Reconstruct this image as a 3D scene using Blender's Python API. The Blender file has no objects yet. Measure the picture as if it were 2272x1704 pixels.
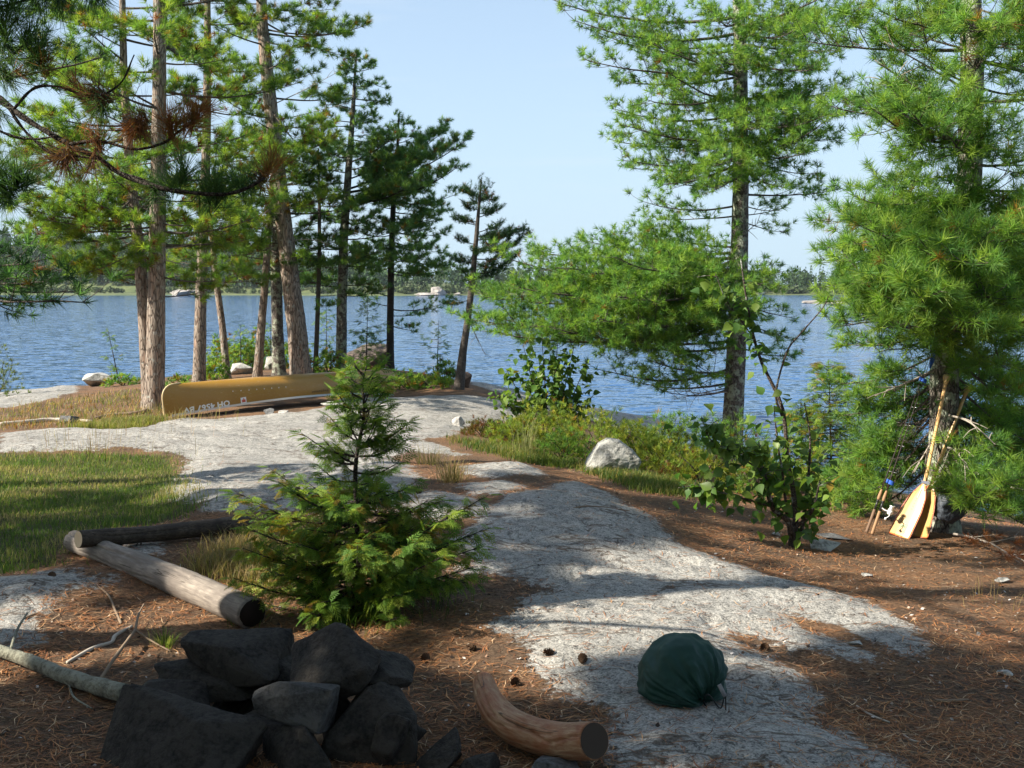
import bpy, math, random
import numpy as np
from mathutils import Vector

# ------------------------------------------------------------------ camera, sky, sun, exposure
scene = bpy.context.scene
COL = scene.collection
CAM = np.array([0.0, 0.0, 1.65])
PITCH = math.radians(5.45)
FPX = 2278.0
K = 2272.0 / 2212.0
cam_data = bpy.data.cameras.new('camera')
cam_data.sensor_width = 36.0
cam_data.lens = 36.0 * FPX / 2272.0
cam_data.clip_start = 0.05
cam_data.clip_end = 6000
cam = bpy.data.objects.new('camera', cam_data)
COL.objects.link(cam)
cam.location = CAM
cam.rotation_euler = (math.pi / 2 - PITCH, 0, 0)
scene.camera = cam

SUN_EL = math.radians(37)
SUN_H = np.array([-0.955, -0.297])          # towards the sun, in plan
SUN_H /= np.linalg.norm(SUN_H)
SUN = np.array([SUN_H[0] * math.cos(SUN_EL), SUN_H[1] * math.cos(SUN_EL), math.sin(SUN_EL)])
world = bpy.data.worlds.new('World')
scene.world = world
world.use_nodes = True
wn = world.node_tree
bg = wn.nodes['Background']
sky = wn.nodes.new('ShaderNodeTexSky')
sky.sky_type = 'NISHITA'
sky.sun_disc = False
sky.sun_elevation = SUN_EL
sky.sun_rotation = math.atan2(SUN_H[0], SUN_H[1])
sky.altitude = 0
sky.air_density = 0.65
sky.dust_density = 1.1
sky.ozone_density = 1.0
# thin high haze pales the whole dome evenly; a few faint wisps
def _wmix(fac, a, b):
    x = wn.nodes.new('ShaderNodeMix'); x.data_type = 'RGBA'
    for sck, v in ((x.inputs[0], fac), (x.inputs[6], a), (x.inputs[7], b)):
        if isinstance(v, (tuple, float)): sck.default_value = (*v, 1) if isinstance(v, tuple) else v
        else: wn.links.new(v, sck)
    return x.outputs[2]
_tc = wn.nodes.new('ShaderNodeTexCoord')
def _wm(op, a, b):
    x = wn.nodes.new('ShaderNodeMath'); x.operation = op
    for sck, v in ((x.inputs[0], a), (x.inputs[1], b)):
        if isinstance(v, float): sck.default_value = v
        else: wn.links.new(v, sck)
    return x.outputs[0]
_sep = wn.nodes.new('ShaderNodeSeparateXYZ'); wn.links.new(_tc.outputs['Generated'], _sep.inputs[0])
_z = _wm('ADD', _wm('MAXIMUM', _sep.outputs[2], 0.0), 0.05)
_air = _wm('SUBTRACT', 1.0, _wm('POWER', 2.718, _wm('DIVIDE', -0.28, _z)))      # the longer the path, the more haze
hazed = _wmix(_air, sky.outputs[0], (2.25, 2.92, 3.42))
_mp = wn.nodes.new('ShaderNodeMapping'); _mp.inputs['Scale'].default_value = (2.2, 2.2, 34.0)
wn.links.new(_tc.outputs['Generated'], _mp.inputs['Vector'])
_nz = wn.nodes.new('ShaderNodeTexNoise'); _nz.inputs['Scale'].default_value = 1.3; _nz.inputs['Detail'].default_value = 6.0
wn.links.new(_mp.outputs[0], _nz.inputs['Vector'])
_rp = wn.nodes.new('ShaderNodeValToRGB'); _rp.color_ramp.elements[0].position = 0.56; _rp.color_ramp.elements[1].position = 0.78; _rp.color_ramp.elements[1].color = (0.35, 0.35, 0.35, 1)
wn.links.new(_nz.outputs[0], _rp.inputs[0])
hazed = _wmix(_rp.outputs[0], hazed, (3.0, 3.3, 3.5))
wn.links.new(hazed, bg.inputs['Color'])
bg.inputs['Strength'].default_value = 0.122
sd = bpy.data.lights.new('sun', 'SUN')
sd.energy = 5.0
sd.angle = math.radians(0.55)
sd.color = (1.0, 0.93, 0.80)
so = bpy.data.objects.new('sun', sd)
COL.objects.link(so)
so.rotation_euler = Vector(-SUN).to_track_quat('-Z', 'Y').to_euler()
so.location = (-20, -6, 20)
vs = scene.view_settings
vs.view_transform = 'Standard'
vs.look = 'None'
vs.gamma = 1.0
vs.use_curve_mapping = False
vs.exposure = 1.2

# ------------------------------------------------------------------ small maths
def nrm(v):
    v = np.asarray(v, float)
    return v / np.maximum(np.linalg.norm(v, axis=-1, keepdims=True), 1e-9)

def _hash(ix, iy, iz, s):
    h = (ix.astype(np.int64) * 374761393 + iy.astype(np.int64) * 668265263 + iz.astype(np.int64) * 2147483647 + s * 974634599) & 0xFFFFFFFF
    h = ((h ^ (h >> 13)) * 1274126177) & 0xFFFFFFFF
    h = ((h ^ (h >> 15)) * 2246822519) & 0xFFFFFFFF
    return ((h ^ (h >> 16)) & 0xFFFFFF) / float(0xFFFFFF)

def vnoise(p, s=0):
    """value noise of N x 3 points, -1..1"""
    p = np.asarray(p, float)
    i = np.floor(p).astype(np.int64)
    f = p - i
    f = f * f * (3 - 2 * f)
    r = 0
    for a in (0, 1):
        for b in (0, 1):
            for c in (0, 1):
                w = (f[:, 0] if a else 1 - f[:, 0]) * (f[:, 1] if b else 1 - f[:, 1]) * (f[:, 2] if c else 1 - f[:, 2])
                r = r + w * _hash(i[:, 0] + a, i[:, 1] + b, i[:, 2] + c, s)
    return r * 2 - 1

def fbm(p, oct=4, s=0, gain=0.5, lac=2.03):
    p = np.asarray(p, float)
    a, r, t = 1.0, 0, 0
    for k in range(oct):
        r = r + a * vnoise(p, s + k * 17)
        t += a
        a *= gain
        p = p * lac + 3.7
    return r / t

def fbm2(x, y, sc, oct=4, s=0):
    x = np.asarray(x, float).ravel(); y = np.asarray(y, float).ravel()
    return fbm(np.stack([x * sc, y * sc, np.zeros_like(x) + s * 0.37], 1), oct, s)

def ray(dx, dy):
    """unit-forward ray through a point of the 2212 x 1659 view; y component 1"""
    u = (dx * K - 1136.0) / FPX
    v = (dy * K - 852.0) / FPX
    c, s = math.cos(PITCH), math.sin(PITCH)
    fy = c - v * s
    fz = -s - v * c
    return np.array([u / fy, 1.0, fz / fy])

def DP(dx, dy, Y):
    return CAM + ray(dx, dy) * Y

def px_m(Y):
    """metres per display pixel at distance Y"""
    return Y * K / FPX * 1.005

# ------------------------------------------------------------------ terrain
WATER_Z = -1.65
_cp = []
for (x, y, z) in [(-4, 0, 0), (0, 0, 0), (4, 0, 0), (-8, 0, 0.05), (8, 0, -0.1), (-14, -2, 0.3), (14, -2, -0.3), (-6, -12, 0.5), (6, -12, 0.4),
                  (-20, -14, 0.8), (20, -14, 0.2), (-5, 3, 0.02), (-2, 3.4, 0), (0, 3.4, 0), (2, 3.4, -0.02), (-8, 7, -0.05), (-12, 10, -0.2), (-14, 15, -0.45),
                  (-18, 20, -0.75), (-22, 26, -1.7), (-12, 31, -2.3), (-6, 31.5, -2.3), (-2.5, 30, -2.3), (0, 28.5, -2.3), (-16, 29, -2.3), (-28, 20, -1.2), (-30, 5, 0), (30, 0, -0.8),
                  (3.4, 25.4, -1.62), (2.0, 26.2, -1.6), (4.6, 24, -1.95), (5, 21, -2.0), (8, 17, -2.1), (12, 14, -2.1), (16, 11, -2.1), (20, 7, -1.9), (10, 8.5, -1.0), (6.5, 11.5, -1.15),
                  (3.6, 16.6, -1.15), (1.6, 16.5, -0.85), (1.4, 20.5, -1.0), (2.4, 22.5, -1.45), (-10, 27, -0.95), (-6, 27.4, -0.9), (-2.5, 26.6, -0.85),
                  (-12, 40, -4), (0, 40, -4), (12, 40, -4), (24, 25, -4), (-30, 40, -4), (30, 20, -3.5)]:
    _cp.append((x, y, z))
for (dx, dy, Y) in [(760, 1310, 5.2), (545, 1350, 4.9), (160, 1180, 6.35), (1250, 1105, 7.15), (1100, 1012, 10.2), (1000, 950, 12.8), (950, 868, 18), (700, 880, 17.0),
                    (360, 905, 15.6), (845, 856, 19.8), (0, 945, 13), (200, 940, 13.0), (100, 910, 15.5), (70, 850, 22), (150, 838, 23.4), (200, 1100, 8.0), (100, 1000, 11),
                    (1970, 1185, 8.0), (1710, 1180, 7.6), (2200, 1230, 7.0), (2000, 1450, 4.5), (2200, 1600, 3.8), (1700, 1300, 5.6), (1325, 1022, 11), (1500, 1065, 9.7),
                    (335, 882, 17.3), (430, 826, 21), (560, 812, 22), (655, 808, 22), (740, 800, 22.5), (845, 800, 23), (993, 838, 20), (620, 1000, 11.3), (1450, 1240, 6.2), (2030, 1145, 8.6)]:
    _cp.append(tuple(DP(dx, dy, Y)))
_cp = np.array(_cp)

def _tps(r2):
    return 0.5 * r2 * np.log(r2 + 1e-9)

_n = len(_cp)
_A = np.zeros((_n + 3, _n + 3))
_d2 = ((_cp[:, None, :2] - _cp[None, :, :2]) ** 2).sum(-1)
_A[:_n, :_n] = _tps(_d2) + np.eye(_n) * 0.35
_A[:_n, _n] = 1
_A[:_n, _n + 1:] = _cp[:, :2]
_A[_n:, :_n] = _A[:_n, _n:].T
_W = np.linalg.solve(_A, np.concatenate([_cp[:, 2], [0, 0, 0]]))

def Hs(x, y):
    x = np.asarray(x, float).ravel(); y = np.asarray(y, float).ravel()
    out = np.empty_like(x)
    for a in range(0, len(x), 40000):
        xs, ys = x[a:a + 40000], y[a:a + 40000]
        d2 = (xs[:, None] - _cp[None, :, 0]) ** 2 + (ys[:, None] - _cp[None, :, 1]) ** 2
        out[a:a + 40000] = _tps(d2) @ _W[:_n] + _W[_n] + _W[_n + 1] * xs + _W[_n + 2] * ys
    return np.clip(out, -4.5, 1.2)

def hit(dx, dy):
    """where the ray through a display point meets the smooth ground"""
    r = ray(dx, dy)
    Y = np.linspace(1.5, 45, 1800)
    g = Hs(CAM[0] + r[0] * Y, CAM[1] + Y) - (CAM[2] + r[2] * Y)
    k = np.argmax(g > 0)
    if g[k] <= 0:
        k = len(Y) - 1
    return np.array([r[0] * Y[k], Y[k]])

def poly_w(pts):
    return np.array([hit(*p) for p in pts])

def sdf(px, py, poly):
    """signed distance to a polygon, positive inside"""
    n = len(poly)
    d = np.full(px.shape, 1e9)
    ins = np.zeros(px.shape, bool)
    for i in range(n):
        ax, ay = poly[i]; bx, by = poly[(i + 1) % n]
        ex, ey = bx - ax, by - ay
        t = np.clip(((px - ax) * ex + (py - ay) * ey) / (ex * ex + ey * ey + 1e-12), 0, 1)
        d = np.minimum(d, (px - ax - t * ex) ** 2 + (py - ay - t * ey) ** 2)
        c = ((ay > py) != (by > py)) & (px < (bx - ax) * (py - ay) / (by - ay + 1e-12) + ax)
        ins ^= c
    return np.where(ins, 1, -1) * np.sqrt(d)

ROCK = [poly_w(p) for p in [
    [(0, 938), (150, 931), (260, 936), (360, 914), (480, 905), (640, 893), (700, 882), (760, 868), (900, 861), (1040, 861), (1150, 884), (1120, 905), (1040, 915), (975, 945), (920, 955), (1015, 985),
     (1000, 990), (880, 975), (840, 1000), (890, 1006), (900, 1040), (880, 1090), (800, 1110), (450, 1112), (350, 1068), (350, 1048), (412, 1005), (390, 986), (300, 973), (0, 978)],
    [(990, 1010), (1130, 1003), (1190, 1031), (1060, 1038), (1000, 1030)],
    [(1000, 1048), (1090, 1043), (1150, 1056), (1080, 1076), (1010, 1070)],
    [(860, 1080), (940, 1066), (1010, 1082), (1060, 1098), (990, 1130), (880, 1120)],
    [(1060, 1092), (1240, 1045), (1320, 1072), (1440, 1150), (1450, 1172), (1700, 1260), (1880, 1310), (1990, 1370), (2030, 1420), (1960, 1430), (1800, 1365), (1690, 1335), (1760, 1370), (1900, 1425), (1880, 1440), (1700, 1408),
     (1590, 1385), (1640, 1420), (1720, 1460), (1790, 1520), (1720, 1560), (1850, 1600), (1950, 1659), (1960, 1700), (1300, 1700), (1320, 1600), (1305, 1570), (1240, 1530), (1170, 1470), (1080, 1345), (1090, 1330), (1190, 1275), (1120, 1255), (1010, 1240), (980, 1180), (1040, 1120)],
    [(-60, 1265), (130, 1240), (240, 1252), (180, 1290), (120, 1300), (100, 1350), (60, 1400), (-60, 1440)],
    [(250, 1178), (350, 1176), (345, 1210), (280, 1217)],
    [(-200, 838), (0, 836), (150, 832), (168, 848), (80, 870), (0, 884), (-200, 890)],
]]
ROCK.append(np.array([(0.2, 19.2), (1.2, 19.0), (2.4, 21.5), (4.0, 24.0), (5.5, 26), (2, 29), (-1, 28), (-0.9, 22)]))
ROCK.append(np.array([(-30, 24), (-8, 28.3), (-2, 28), (2, 27), (4, 24), (3.5, 19), (6, 16), (10, 13), (20, 10), (40, 12), (40, 60), (-40, 60)]))
GRASS = [poly_w(p) for p in [
    [(-80, 985), (200, 978), (365, 988), (385, 1040), (430, 1105), (340, 1128), (180, 1150), (130, 1185), (115, 1222), (-80, 1262)],
    [(470, 1195), (560, 1160), (600, 1200), (570, 1270), (440, 1235)],
    [(985, 950), (1090, 965), (1180, 985), (1280, 1010), (1420, 1032), (1500, 1055), (1500, 1072), (1400, 1062), (1250, 1012), (1150, 1000), (1050, 975)],
    [(170, 935), (240, 915), (330, 908), (345, 915), (250, 933)],
]]

def masks(x, y):
    r = np.full(x.shape, -9.0)
    for p in ROCK:
        r = np.maximum(r, sdf(x, y, p))
    g = np.full(x.shape, -9.0)
    for p in GRASS:
        g = np.maximum(g, sdf(x, y, p))
    return r, g

def Hfull(x, y, r=None):
    x = np.asarray(x, float).ravel(); y = np.asarray(y, float).ravel()
    h = Hs(x, y)
    if r is None:
        r, _ = masks(x, y)
    edge = np.clip(0.5 + r / 0.5, 0, 1)
    # foliation of the granite runs down to the right of the view; slow swells plus small steps
    a = math.radians(-28)
    u = x * math.cos(a) + y * math.sin(a)
    v = -x * math.sin(a) + y * math.cos(a)
    swell = fbm2(u * 0.55, v * 1.5, 1.0, 3, 5) * 0.055
    n2 = fbm2(u * 1.6, v * 5.0, 1.0, 4, 9)
    steps = np.abs(n2) * 0.035 + fbm2(x, y, 14, 3, 21) * 0.006
    crack = -0.03 * np.exp(-(fbm2(u * 0.7, v * 2.2, 1.0, 3, 77) / 0.02) ** 2)
    duff = fbm2(x, y, 2.2, 4, 31) * 0.022 + fbm2(x, y, 22, 2, 33) * 0.006
    return h + edge * (0.045 + swell + steps + crack) + (1 - edge) * (duff - 0.01)

def H(x, y):
    return float(Hfull(np.array([x]), np.array([y]))[0])

def GP(dx, dy, up=0.0):
    p = hit(dx, dy)
    return np.array([p[0], p[1], H(p[0], p[1]) + up])

# ------------------------------------------------------------------ mesh building
class MB:
    def __init__(self):
        self.v, self.f3, self.f4, self.c, self.n = [], [], [], [], 0
    def add(self, v, f3=None, f4=None, col=None):
        v = np.asarray(v, np.float32).reshape(-1, 3)
        if f3 is not None and len(f3):
            self.f3.append(np.asarray(f3, np.int32).reshape(-1, 3) + self.n)
        if f4 is not None and len(f4):
            self.f4.append(np.asarray(f4, np.int32).reshape(-1, 4) + self.n)
        self.v.append(v)
        if col is None:
            col = (1, 1, 1)
        col = np.asarray(col, np.float32)
        if col.ndim == 1:
            col = np.tile(col, (len(v), 1))
        self.c.append(col)
        self.n += len(v)
        return self
    def mesh(self, name, off=(0, 0, 0), smooth=True, color=True):
        v = np.concatenate(self.v) - np.asarray(off, np.float32)
        m = bpy.data.meshes.new(name)
        f3 = np.concatenate(self.f3) if self.f3 else np.zeros((0, 3), np.int32)
        f4 = np.concatenate(self.f4) if self.f4 else np.zeros((0, 4), np.int32)
        nl = f3.size + f4.size
        m.vertices.add(len(v)); m.vertices.foreach_set('co', v.astype(np.float32).ravel())
        m.loops.add(nl); m.loops.foreach_set('vertex_index', np.concatenate([f3.ravel(), f4.ravel()]).astype(np.int32))
        ls = np.concatenate([np.arange(len(f3)) * 3, f3.size + np.arange(len(f4)) * 4]).astype(np.int32)
        m.polygons.add(len(ls)); m.polygons.foreach_set('loop_start', ls)
        m.polygons.foreach_set('use_smooth', np.full(len(ls), smooth, bool))
        m.update(calc_edges=True)
        if color:
            a = m.color_attributes.new('col', 'FLOAT_COLOR', 'POINT')
            c = np.concatenate(self.c)
            a.data.foreach_set('color', np.concatenate([c, np.ones((len(c), 1), np.float32)], 1).ravel())
        return m

ROOT = {}
def thing(name, label, cat, loc, group=None, kind=None):
    o = bpy.data.objects.new(name, None)
    o.empty_display_size = 0.1
    COL.objects.link(o)
    o.location = [float(a) for a in loc]
    o['label'] = label
    o['category'] = cat
    if group: o['group'] = group
    if kind: o['kind'] = kind
    ROOT[o.name] = np.array(loc, float)
    return o

def root_of(o):
    while o.parent is not None:
        o = o.parent
    return o

def part(name, mb, m, parent, smooth=True, label=None, kind=None):
    off = ROOT[root_of(parent).name]
    o = bpy.data.objects.new(name, mb.mesh(name, off, smooth))
    COL.objects.link(o)
    o.parent = parent
    o.data.materials.append(m)
    if label: o['label'] = label
    if kind: o['kind'] = kind
    return o

def single(name, mb, m, label=None, cat=None, group=None, kind=None, loc=(0, 0, 0), smooth=True):
    o = bpy.data.objects.new(name, mb.mesh(name, loc, smooth))
    COL.objects.link(o)
    o.location = [float(a) for a in loc]
    o.data.materials.append(m)
    if label: o['label'] = label
    if cat: o['category'] = cat
    if group: o['group'] = group
    if kind: o['kind'] = kind
    ROOT[o.name] = np.array(loc, float)
    return o

def spline(pts, n):
    """Catmull-Rom through the points, n samples"""
    p = np.asarray(pts, float)
    if len(p) == 2:
        t = np.linspace(0, 1, n)[:, None]
        return p[0] * (1 - t) + p[1] * t
    q = np.vstack([2 * p[0] - p[1], p, 2 * p[-1] - p[-2]])
    s = np.linspace(0, len(p) - 1 - 1e-6, n)
    i = s.astype(int); t = (s - i)[:, None]
    a, b, c, d = q[i], q[i + 1], q[i + 2], q[i + 3]
    return 0.5 * (2 * b + (c - a) * t + (2 * a - 5 * b + 4 * c - d) * t ** 2 + (3 * b - a - 3 * c + d) * t ** 3)

def tube(mb, pts, rad, seg=8, col=(1, 1, 1), caps=True, disp=None, squash=None):
    p = np.asarray(pts, float)
    n = len(p)
    rad = np.broadcast_to(np.asarray(rad, float), (n,))
    t = nrm(np.gradient(p, axis=0))
    ref = np.array([0, 0, 1.0]) if abs(t[0][2]) < 0.9 else np.array([1.0, 0, 0])
    u = nrm(np.cross(t[0], ref))
    us = [u]
    for k in range(1, n):
        u = us[-1] - t[k] * np.dot(us[-1], t[k])
        us.append(nrm(u))
    us = np.array(us)
    ws = np.cross(t, us)
    a = np.linspace(0, 2 * math.pi, seg, endpoint=False)
    ca, sa = np.cos(a), np.sin(a)
    R = np.repeat(rad[:, None], seg, 1)
    if disp is not None:
        base = p[:, None, :] + R[:, :, None] * (ca[None, :, None] * us[:, None, :] + sa[None, :, None] * ws[:, None, :])
        R = R * (1 + disp(base.reshape(-1, 3)).reshape(n, seg))
    dirs = ca[None, :, None] * us[:, None, :] + sa[None, :, None] * ws[:, None, :]
    v = p[:, None, :] + R[:, :, None] * dirs
    v = v.reshape(-1, 3)
    i = np.arange(n - 1)[:, None] * seg + np.arange(seg)[None, :]
    j = np.arange(n - 1)[:, None] * seg + (np.arange(seg)[None, :] + 1) % seg
    f4 = np.stack([i, j, j + seg, i + seg], -1).reshape(-1, 4)
    f3 = []
    if caps:
        v = np.vstack([v, p[0], p[-1]])
        c0, c1 = n * seg, n * seg + 1
        for k in range(seg):
            f3.append((c0, (k + 1) % seg, k))
            f3.append((c1, (n - 1) * seg + k, (n - 1) * seg + (k + 1) % seg))
    mb.add(v, f3, f4, col if np.ndim(col) == 1 else None)
    return mb

def disc(mb, c, axis, r, seg=24, col=(1, 1, 1), disp=None):
    axis = nrm(axis)
    ref = np.array([0, 0, 1.0]) if abs(axis[2]) < 0.9 else np.array([1.0, 0, 0])
    u = nrm(np.cross(axis, ref)); w = np.cross(axis, u)
    a = np.linspace(0, 2 * math.pi, seg, endpoint=False)
    ring = c + r * (np.cos(a)[:, None] * u + np.sin(a)[:, None] * w)
    v = np.vstack([c, ring])
    f = [(0, 1 + k, 1 + (k + 1) % seg) for k in range(seg)]
    mb.add(v, f, None, col)

def box(mb, c, ux, uy, uz, col=(1, 1, 1)):
    """box with half-axes ux, uy, uz"""
    c = np.asarray(c, float)
    v = [c + sx * np.asarray(ux) + sy * np.asarray(uy) + sz * np.asarray(uz) for sx in (-1, 1) for sy in (-1, 1) for sz in (-1, 1)]
    f = [(0, 1, 3, 2), (4, 6, 7, 5), (0, 4, 5, 1), (2, 3, 7, 6), (0, 2, 6, 4), (1, 5, 7, 3)]
    mb.add(v, None, f, col)

_ICO = {}
def ico(sub):
    if sub not in _ICO:
        import bmesh
        b = bmesh.new()
        bmesh.ops.create_icosphere(b, subdivisions=sub, radius=1.0)
        v = np.array([x.co[:] for x in b.verts]); f = np.array([[q.index for q in x.verts] for x in b.faces])
        b.free()
        _ICO[sub] = (v, f)
    return _ICO[sub]

def rotz(v, a):
    c, s = math.cos(a), math.sin(a)
    return np.stack([v[:, 0] * c - v[:, 1] * s, v[:, 0] * s + v[:, 1] * c, v[:, 2]], 1)

def stone_mb(size, seed, sub=4, cuts=9, rough=0.05, rz=0.0, tilt=(0, 0), flat_top=None, cutmin=0.5, pts=None):
    """angular stone: convex hull of points on a blocky ball, edges worn, faces roughened; centred on 0"""
    import bmesh
    rg = np.random.RandomState(seed)
    n = 9 + cuts // 3
    d = nrm(rg.normal(size=(n, 3)))
    d = d / (np.abs(d) ** 3.2).sum(1, keepdims=True) ** (1 / 3.2)
    d *= rg.uniform(0.82, 1.0, (n, 1))
    if pts is not None: d = np.asarray(pts, float)
    n = len(d)
    if flat_top is not None:
        d[:, 2] = np.where(d[:, 2] > 0, np.where(d[:, 2] > 0.25, flat_top, d[:, 2]) + 0.04 * rg.normal(size=n), d[:, 2])
    bm = bmesh.new()
    for q in d: bm.verts.new(q)
    r = bmesh.ops.convex_hull(bm, input=bm.verts)
    bmesh.ops.delete(bm, geom=list({e for e in r['geom_interior'] + r['geom_unused'] if isinstance(e, bmesh.types.BMVert)}), context='VERTS')
    bmesh.ops.bevel(bm, geom=list(bm.edges) + list(bm.verts), offset=0.055, segments=2, profile=0.5, affect='EDGES', clamp_overlap=True)
    for _ in range(2 if sub < 5 else 3):
        bmesh.ops.triangulate(bm, faces=bm.faces)
        long_ = [e for e in bm.edges if e.calc_length() > 0.13]
        if long_: bmesh.ops.subdivide_edges(bm, edges=long_, cuts=1, use_grid_fill=False)
    bmesh.ops.triangulate(bm, faces=bm.faces)
    bm.verts.index_update()
    v = np.array([q.co[:] for q in bm.verts]); f = np.array([[q.index for q in x.verts] for x in bm.faces])
    bm.free()
    n0 = nrm(v)
    v = v + n0 * (fbm(v * 2.3 + seed * 1.7, 3, seed) * rough * 1.2)[:, None]
    v = v + n0 * (fbm(v * 7 + seed, 3, seed + 5) * rough * 0.7)[:, None]
    v = v - (v.max(0) + v.min(0)) / 2
    v = v * (np.asarray(size) * 0.5 / np.abs(v).max(0))
    tx, ty = tilt
    c, s = math.cos(tx), math.sin(tx)
    v = np.stack([v[:, 0], v[:, 1] * c - v[:, 2] * s, v[:, 1] * s + v[:, 2] * c], 1)
    c, s = math.cos(ty), math.sin(ty)
    v = np.stack([v[:, 0] * c + v[:, 2] * s, v[:, 1], -v[:, 0] * s + v[:, 2] * c], 1)
    return rotz(v, rz), f

# ------------------------------------------------------------------ materials
class NT:
    def __init__(self, name):
        self.m = bpy.data.materials.new(name)
        self.m.use_nodes = True
        self.t = self.m.node_tree
        self.b = self.t.nodes['Principled BSDF']
        self.out = self.t.nodes['Material Output']
    def n(self, typ, **kw):
        x = self.t.nodes.new('ShaderNode' + typ)
        for k, v in kw.items():
            setattr(x, k, v)
        return x
    def l(self, a, b):
        self.t.links.new(a, b)
    def val(self, sock, v):
        if hasattr(v, 'is_linked') or isinstance(v, bpy.types.NodeSocket):
            self.l(v, sock)
        else:
            sock.default_value = v
    def co(self, scale=(1, 1, 1), kind='Object', rot=(0, 0, 0)):
        tc = self.n('TexCoord'); mp = self.n('Mapping')
        mp.inputs['Scale'].default_value = scale
        mp.inputs['Rotation'].default_value = rot
        self.l(tc.outputs[kind], mp.inputs['Vector'])
        return mp.outputs[0]
    def noise(self, vec, scale, detail=4, rough=0.55, dist=0.0):
        x = self.n('TexNoise')
        self.l(vec, x.inputs['Vector'])
        x.inputs['Scale'].default_value = scale; x.inputs['Detail'].default_value = detail
        x.inputs['Roughness'].default_value = rough; x.inputs['Distortion'].default_value = dist
        return x.outputs[0]
    def voro(self, vec, scale, feature='F1', out='Distance'):
        x = self.n('TexVoronoi', feature=feature)
        self.l(vec, x.inputs['Vector']); x.inputs['Scale'].default_value = scale
        return x.outputs[out]
    def math(self, op, a, b=0.5, c=None, clamp=False):
        x = self.n('Math', operation=op); x.use_clamp = clamp
        self.val(x.inputs[0], a); self.val(x.inputs[1], b)
        if c is not None: self.val(x.inputs[2], c)
        return x.outputs[0]
    def ramp(self, fac, stops, interp='LINEAR'):
        x = self.n('ValToRGB')
        x.color_ramp.interpolation = interp
        e = x.color_ramp.elements
        while len(e) < len(stops): e.new(0.5)
        for k, (p, c) in enumerate(stops):
            e[k].position = p
            e[k].color = (c, c, c, 1) if np.isscalar(c) else (*c, 1)
        self.l(fac, x.inputs[0])
        return x.outputs[0]
    def mix(self, fac, a, b, blend='MIX'):
        x = self.n('Mix', data_type='RGBA', blend_type=blend)
        self.val(x.inputs[0], fac)
        for s, v in ((x.inputs[6], a), (x.inputs[7], b)):
            if isinstance(v, tuple): s.default_value = (*v, 1)
            else: self.l(v, s)
        return x.outputs[2]
    def attr(self, name, out='Color'):
        x = self.n('Attribute'); x.attribute_name = name
        return x.outputs[out]
    def base(self, c):
        s = self.b.inputs['Base Color']
        if isinstance(c, tuple): s.default_value = (*c, 1)
        else: self.l(c, s)
    def rough(self, r):
        self.val(self.b.inputs['Roughness'], r)
    def spec(self, r):
        self.b.inputs['Specular IOR Level'].default_value = r
    def bump(self, h, strength=0.5, dist=0.01):
        x = self.n('Bump')
        x.inputs['Strength'].default_value = strength; x.inputs['Distance'].default_value = dist
        self.l(h, x.inputs['Height'])
        self.l(x.outputs[0], self.b.inputs['Normal'])

def M_needle(name='pine_needles', trans=0.28, rough=0.5):
    t = NT(name)
    c = t.attr('col')
    t.base(c); t.rough(rough); t.spec(0.25)
    tr = t.n('BsdfTranslucent')
    t.l(t.mix(1.0, c, (1.15, 1.25, 0.7), 'MULTIPLY'), tr.inputs['Color'])
    mx = t.n('MixShader'); mx.inputs[0].default_value = trans
    t.l(t.b.outputs[0], mx.inputs[1]); t.l(tr.outputs[0], mx.inputs[2])
    t.l(mx.outputs[0], t.out.inputs['Surface'])
    return t.m

def M_granite(name, light, dark, speck=70.0, warm=(0.36, 0.27, 0.2), warm_amt=0.25, darkpos=0.42, patch=3.0):
    t = NT(name)
    o = t.co()
    n1 = t.noise(o, speck, 3, 0.7)
    n2 = t.noise(o, patch, 5, 0.6)
    n3 = t.noise(o, speck * 0.22, 4, 0.65)
    sp = t.math('ADD', t.math('MULTIPLY', n1, 0.5), t.math('MULTIPLY', n3, 0.5))
    sp = t.math('ADD', sp, t.math('MULTIPLY', t.math('SUBTRACT', n2, 0.5), 0.35))
    k = t.ramp(sp, [(darkpos - 0.07, 0.0), (darkpos + 0.13, 1.0)])
    c = t.mix(k, dark, light)
    w = t.ramp(t.noise(o, patch * 1.9, 4, 0.6, 0.6), [(0.58, 0.0), (0.75, warm_amt)])
    c = t.mix(w, c, warm)
    t.base(c); t.rough(0.85); t.spec(0.25)
    h = t.math('ADD', t.math('MULTIPLY', n1, 0.4), t.math('MULTIPLY', n3, 1.0))
    t.bump(h, 1.0, 0.016)
    return t.m

def M_plain(name, col, rough=0.6, spec=0.4, metal=0.0, var=0.12, nscale=8.0):
    t = NT(name)
    n = t.noise(t.co(), nscale, 4)
    c = t.mix(t.math('MULTIPLY', n, var * 2), tuple(np.array(col) * (1 + var)), tuple(np.array(col) * (1 - var)))
    t.base(c); t.rough(rough); t.spec(spec)
    t.b.inputs['Metallic'].default_value = metal
    return t.m

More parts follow.
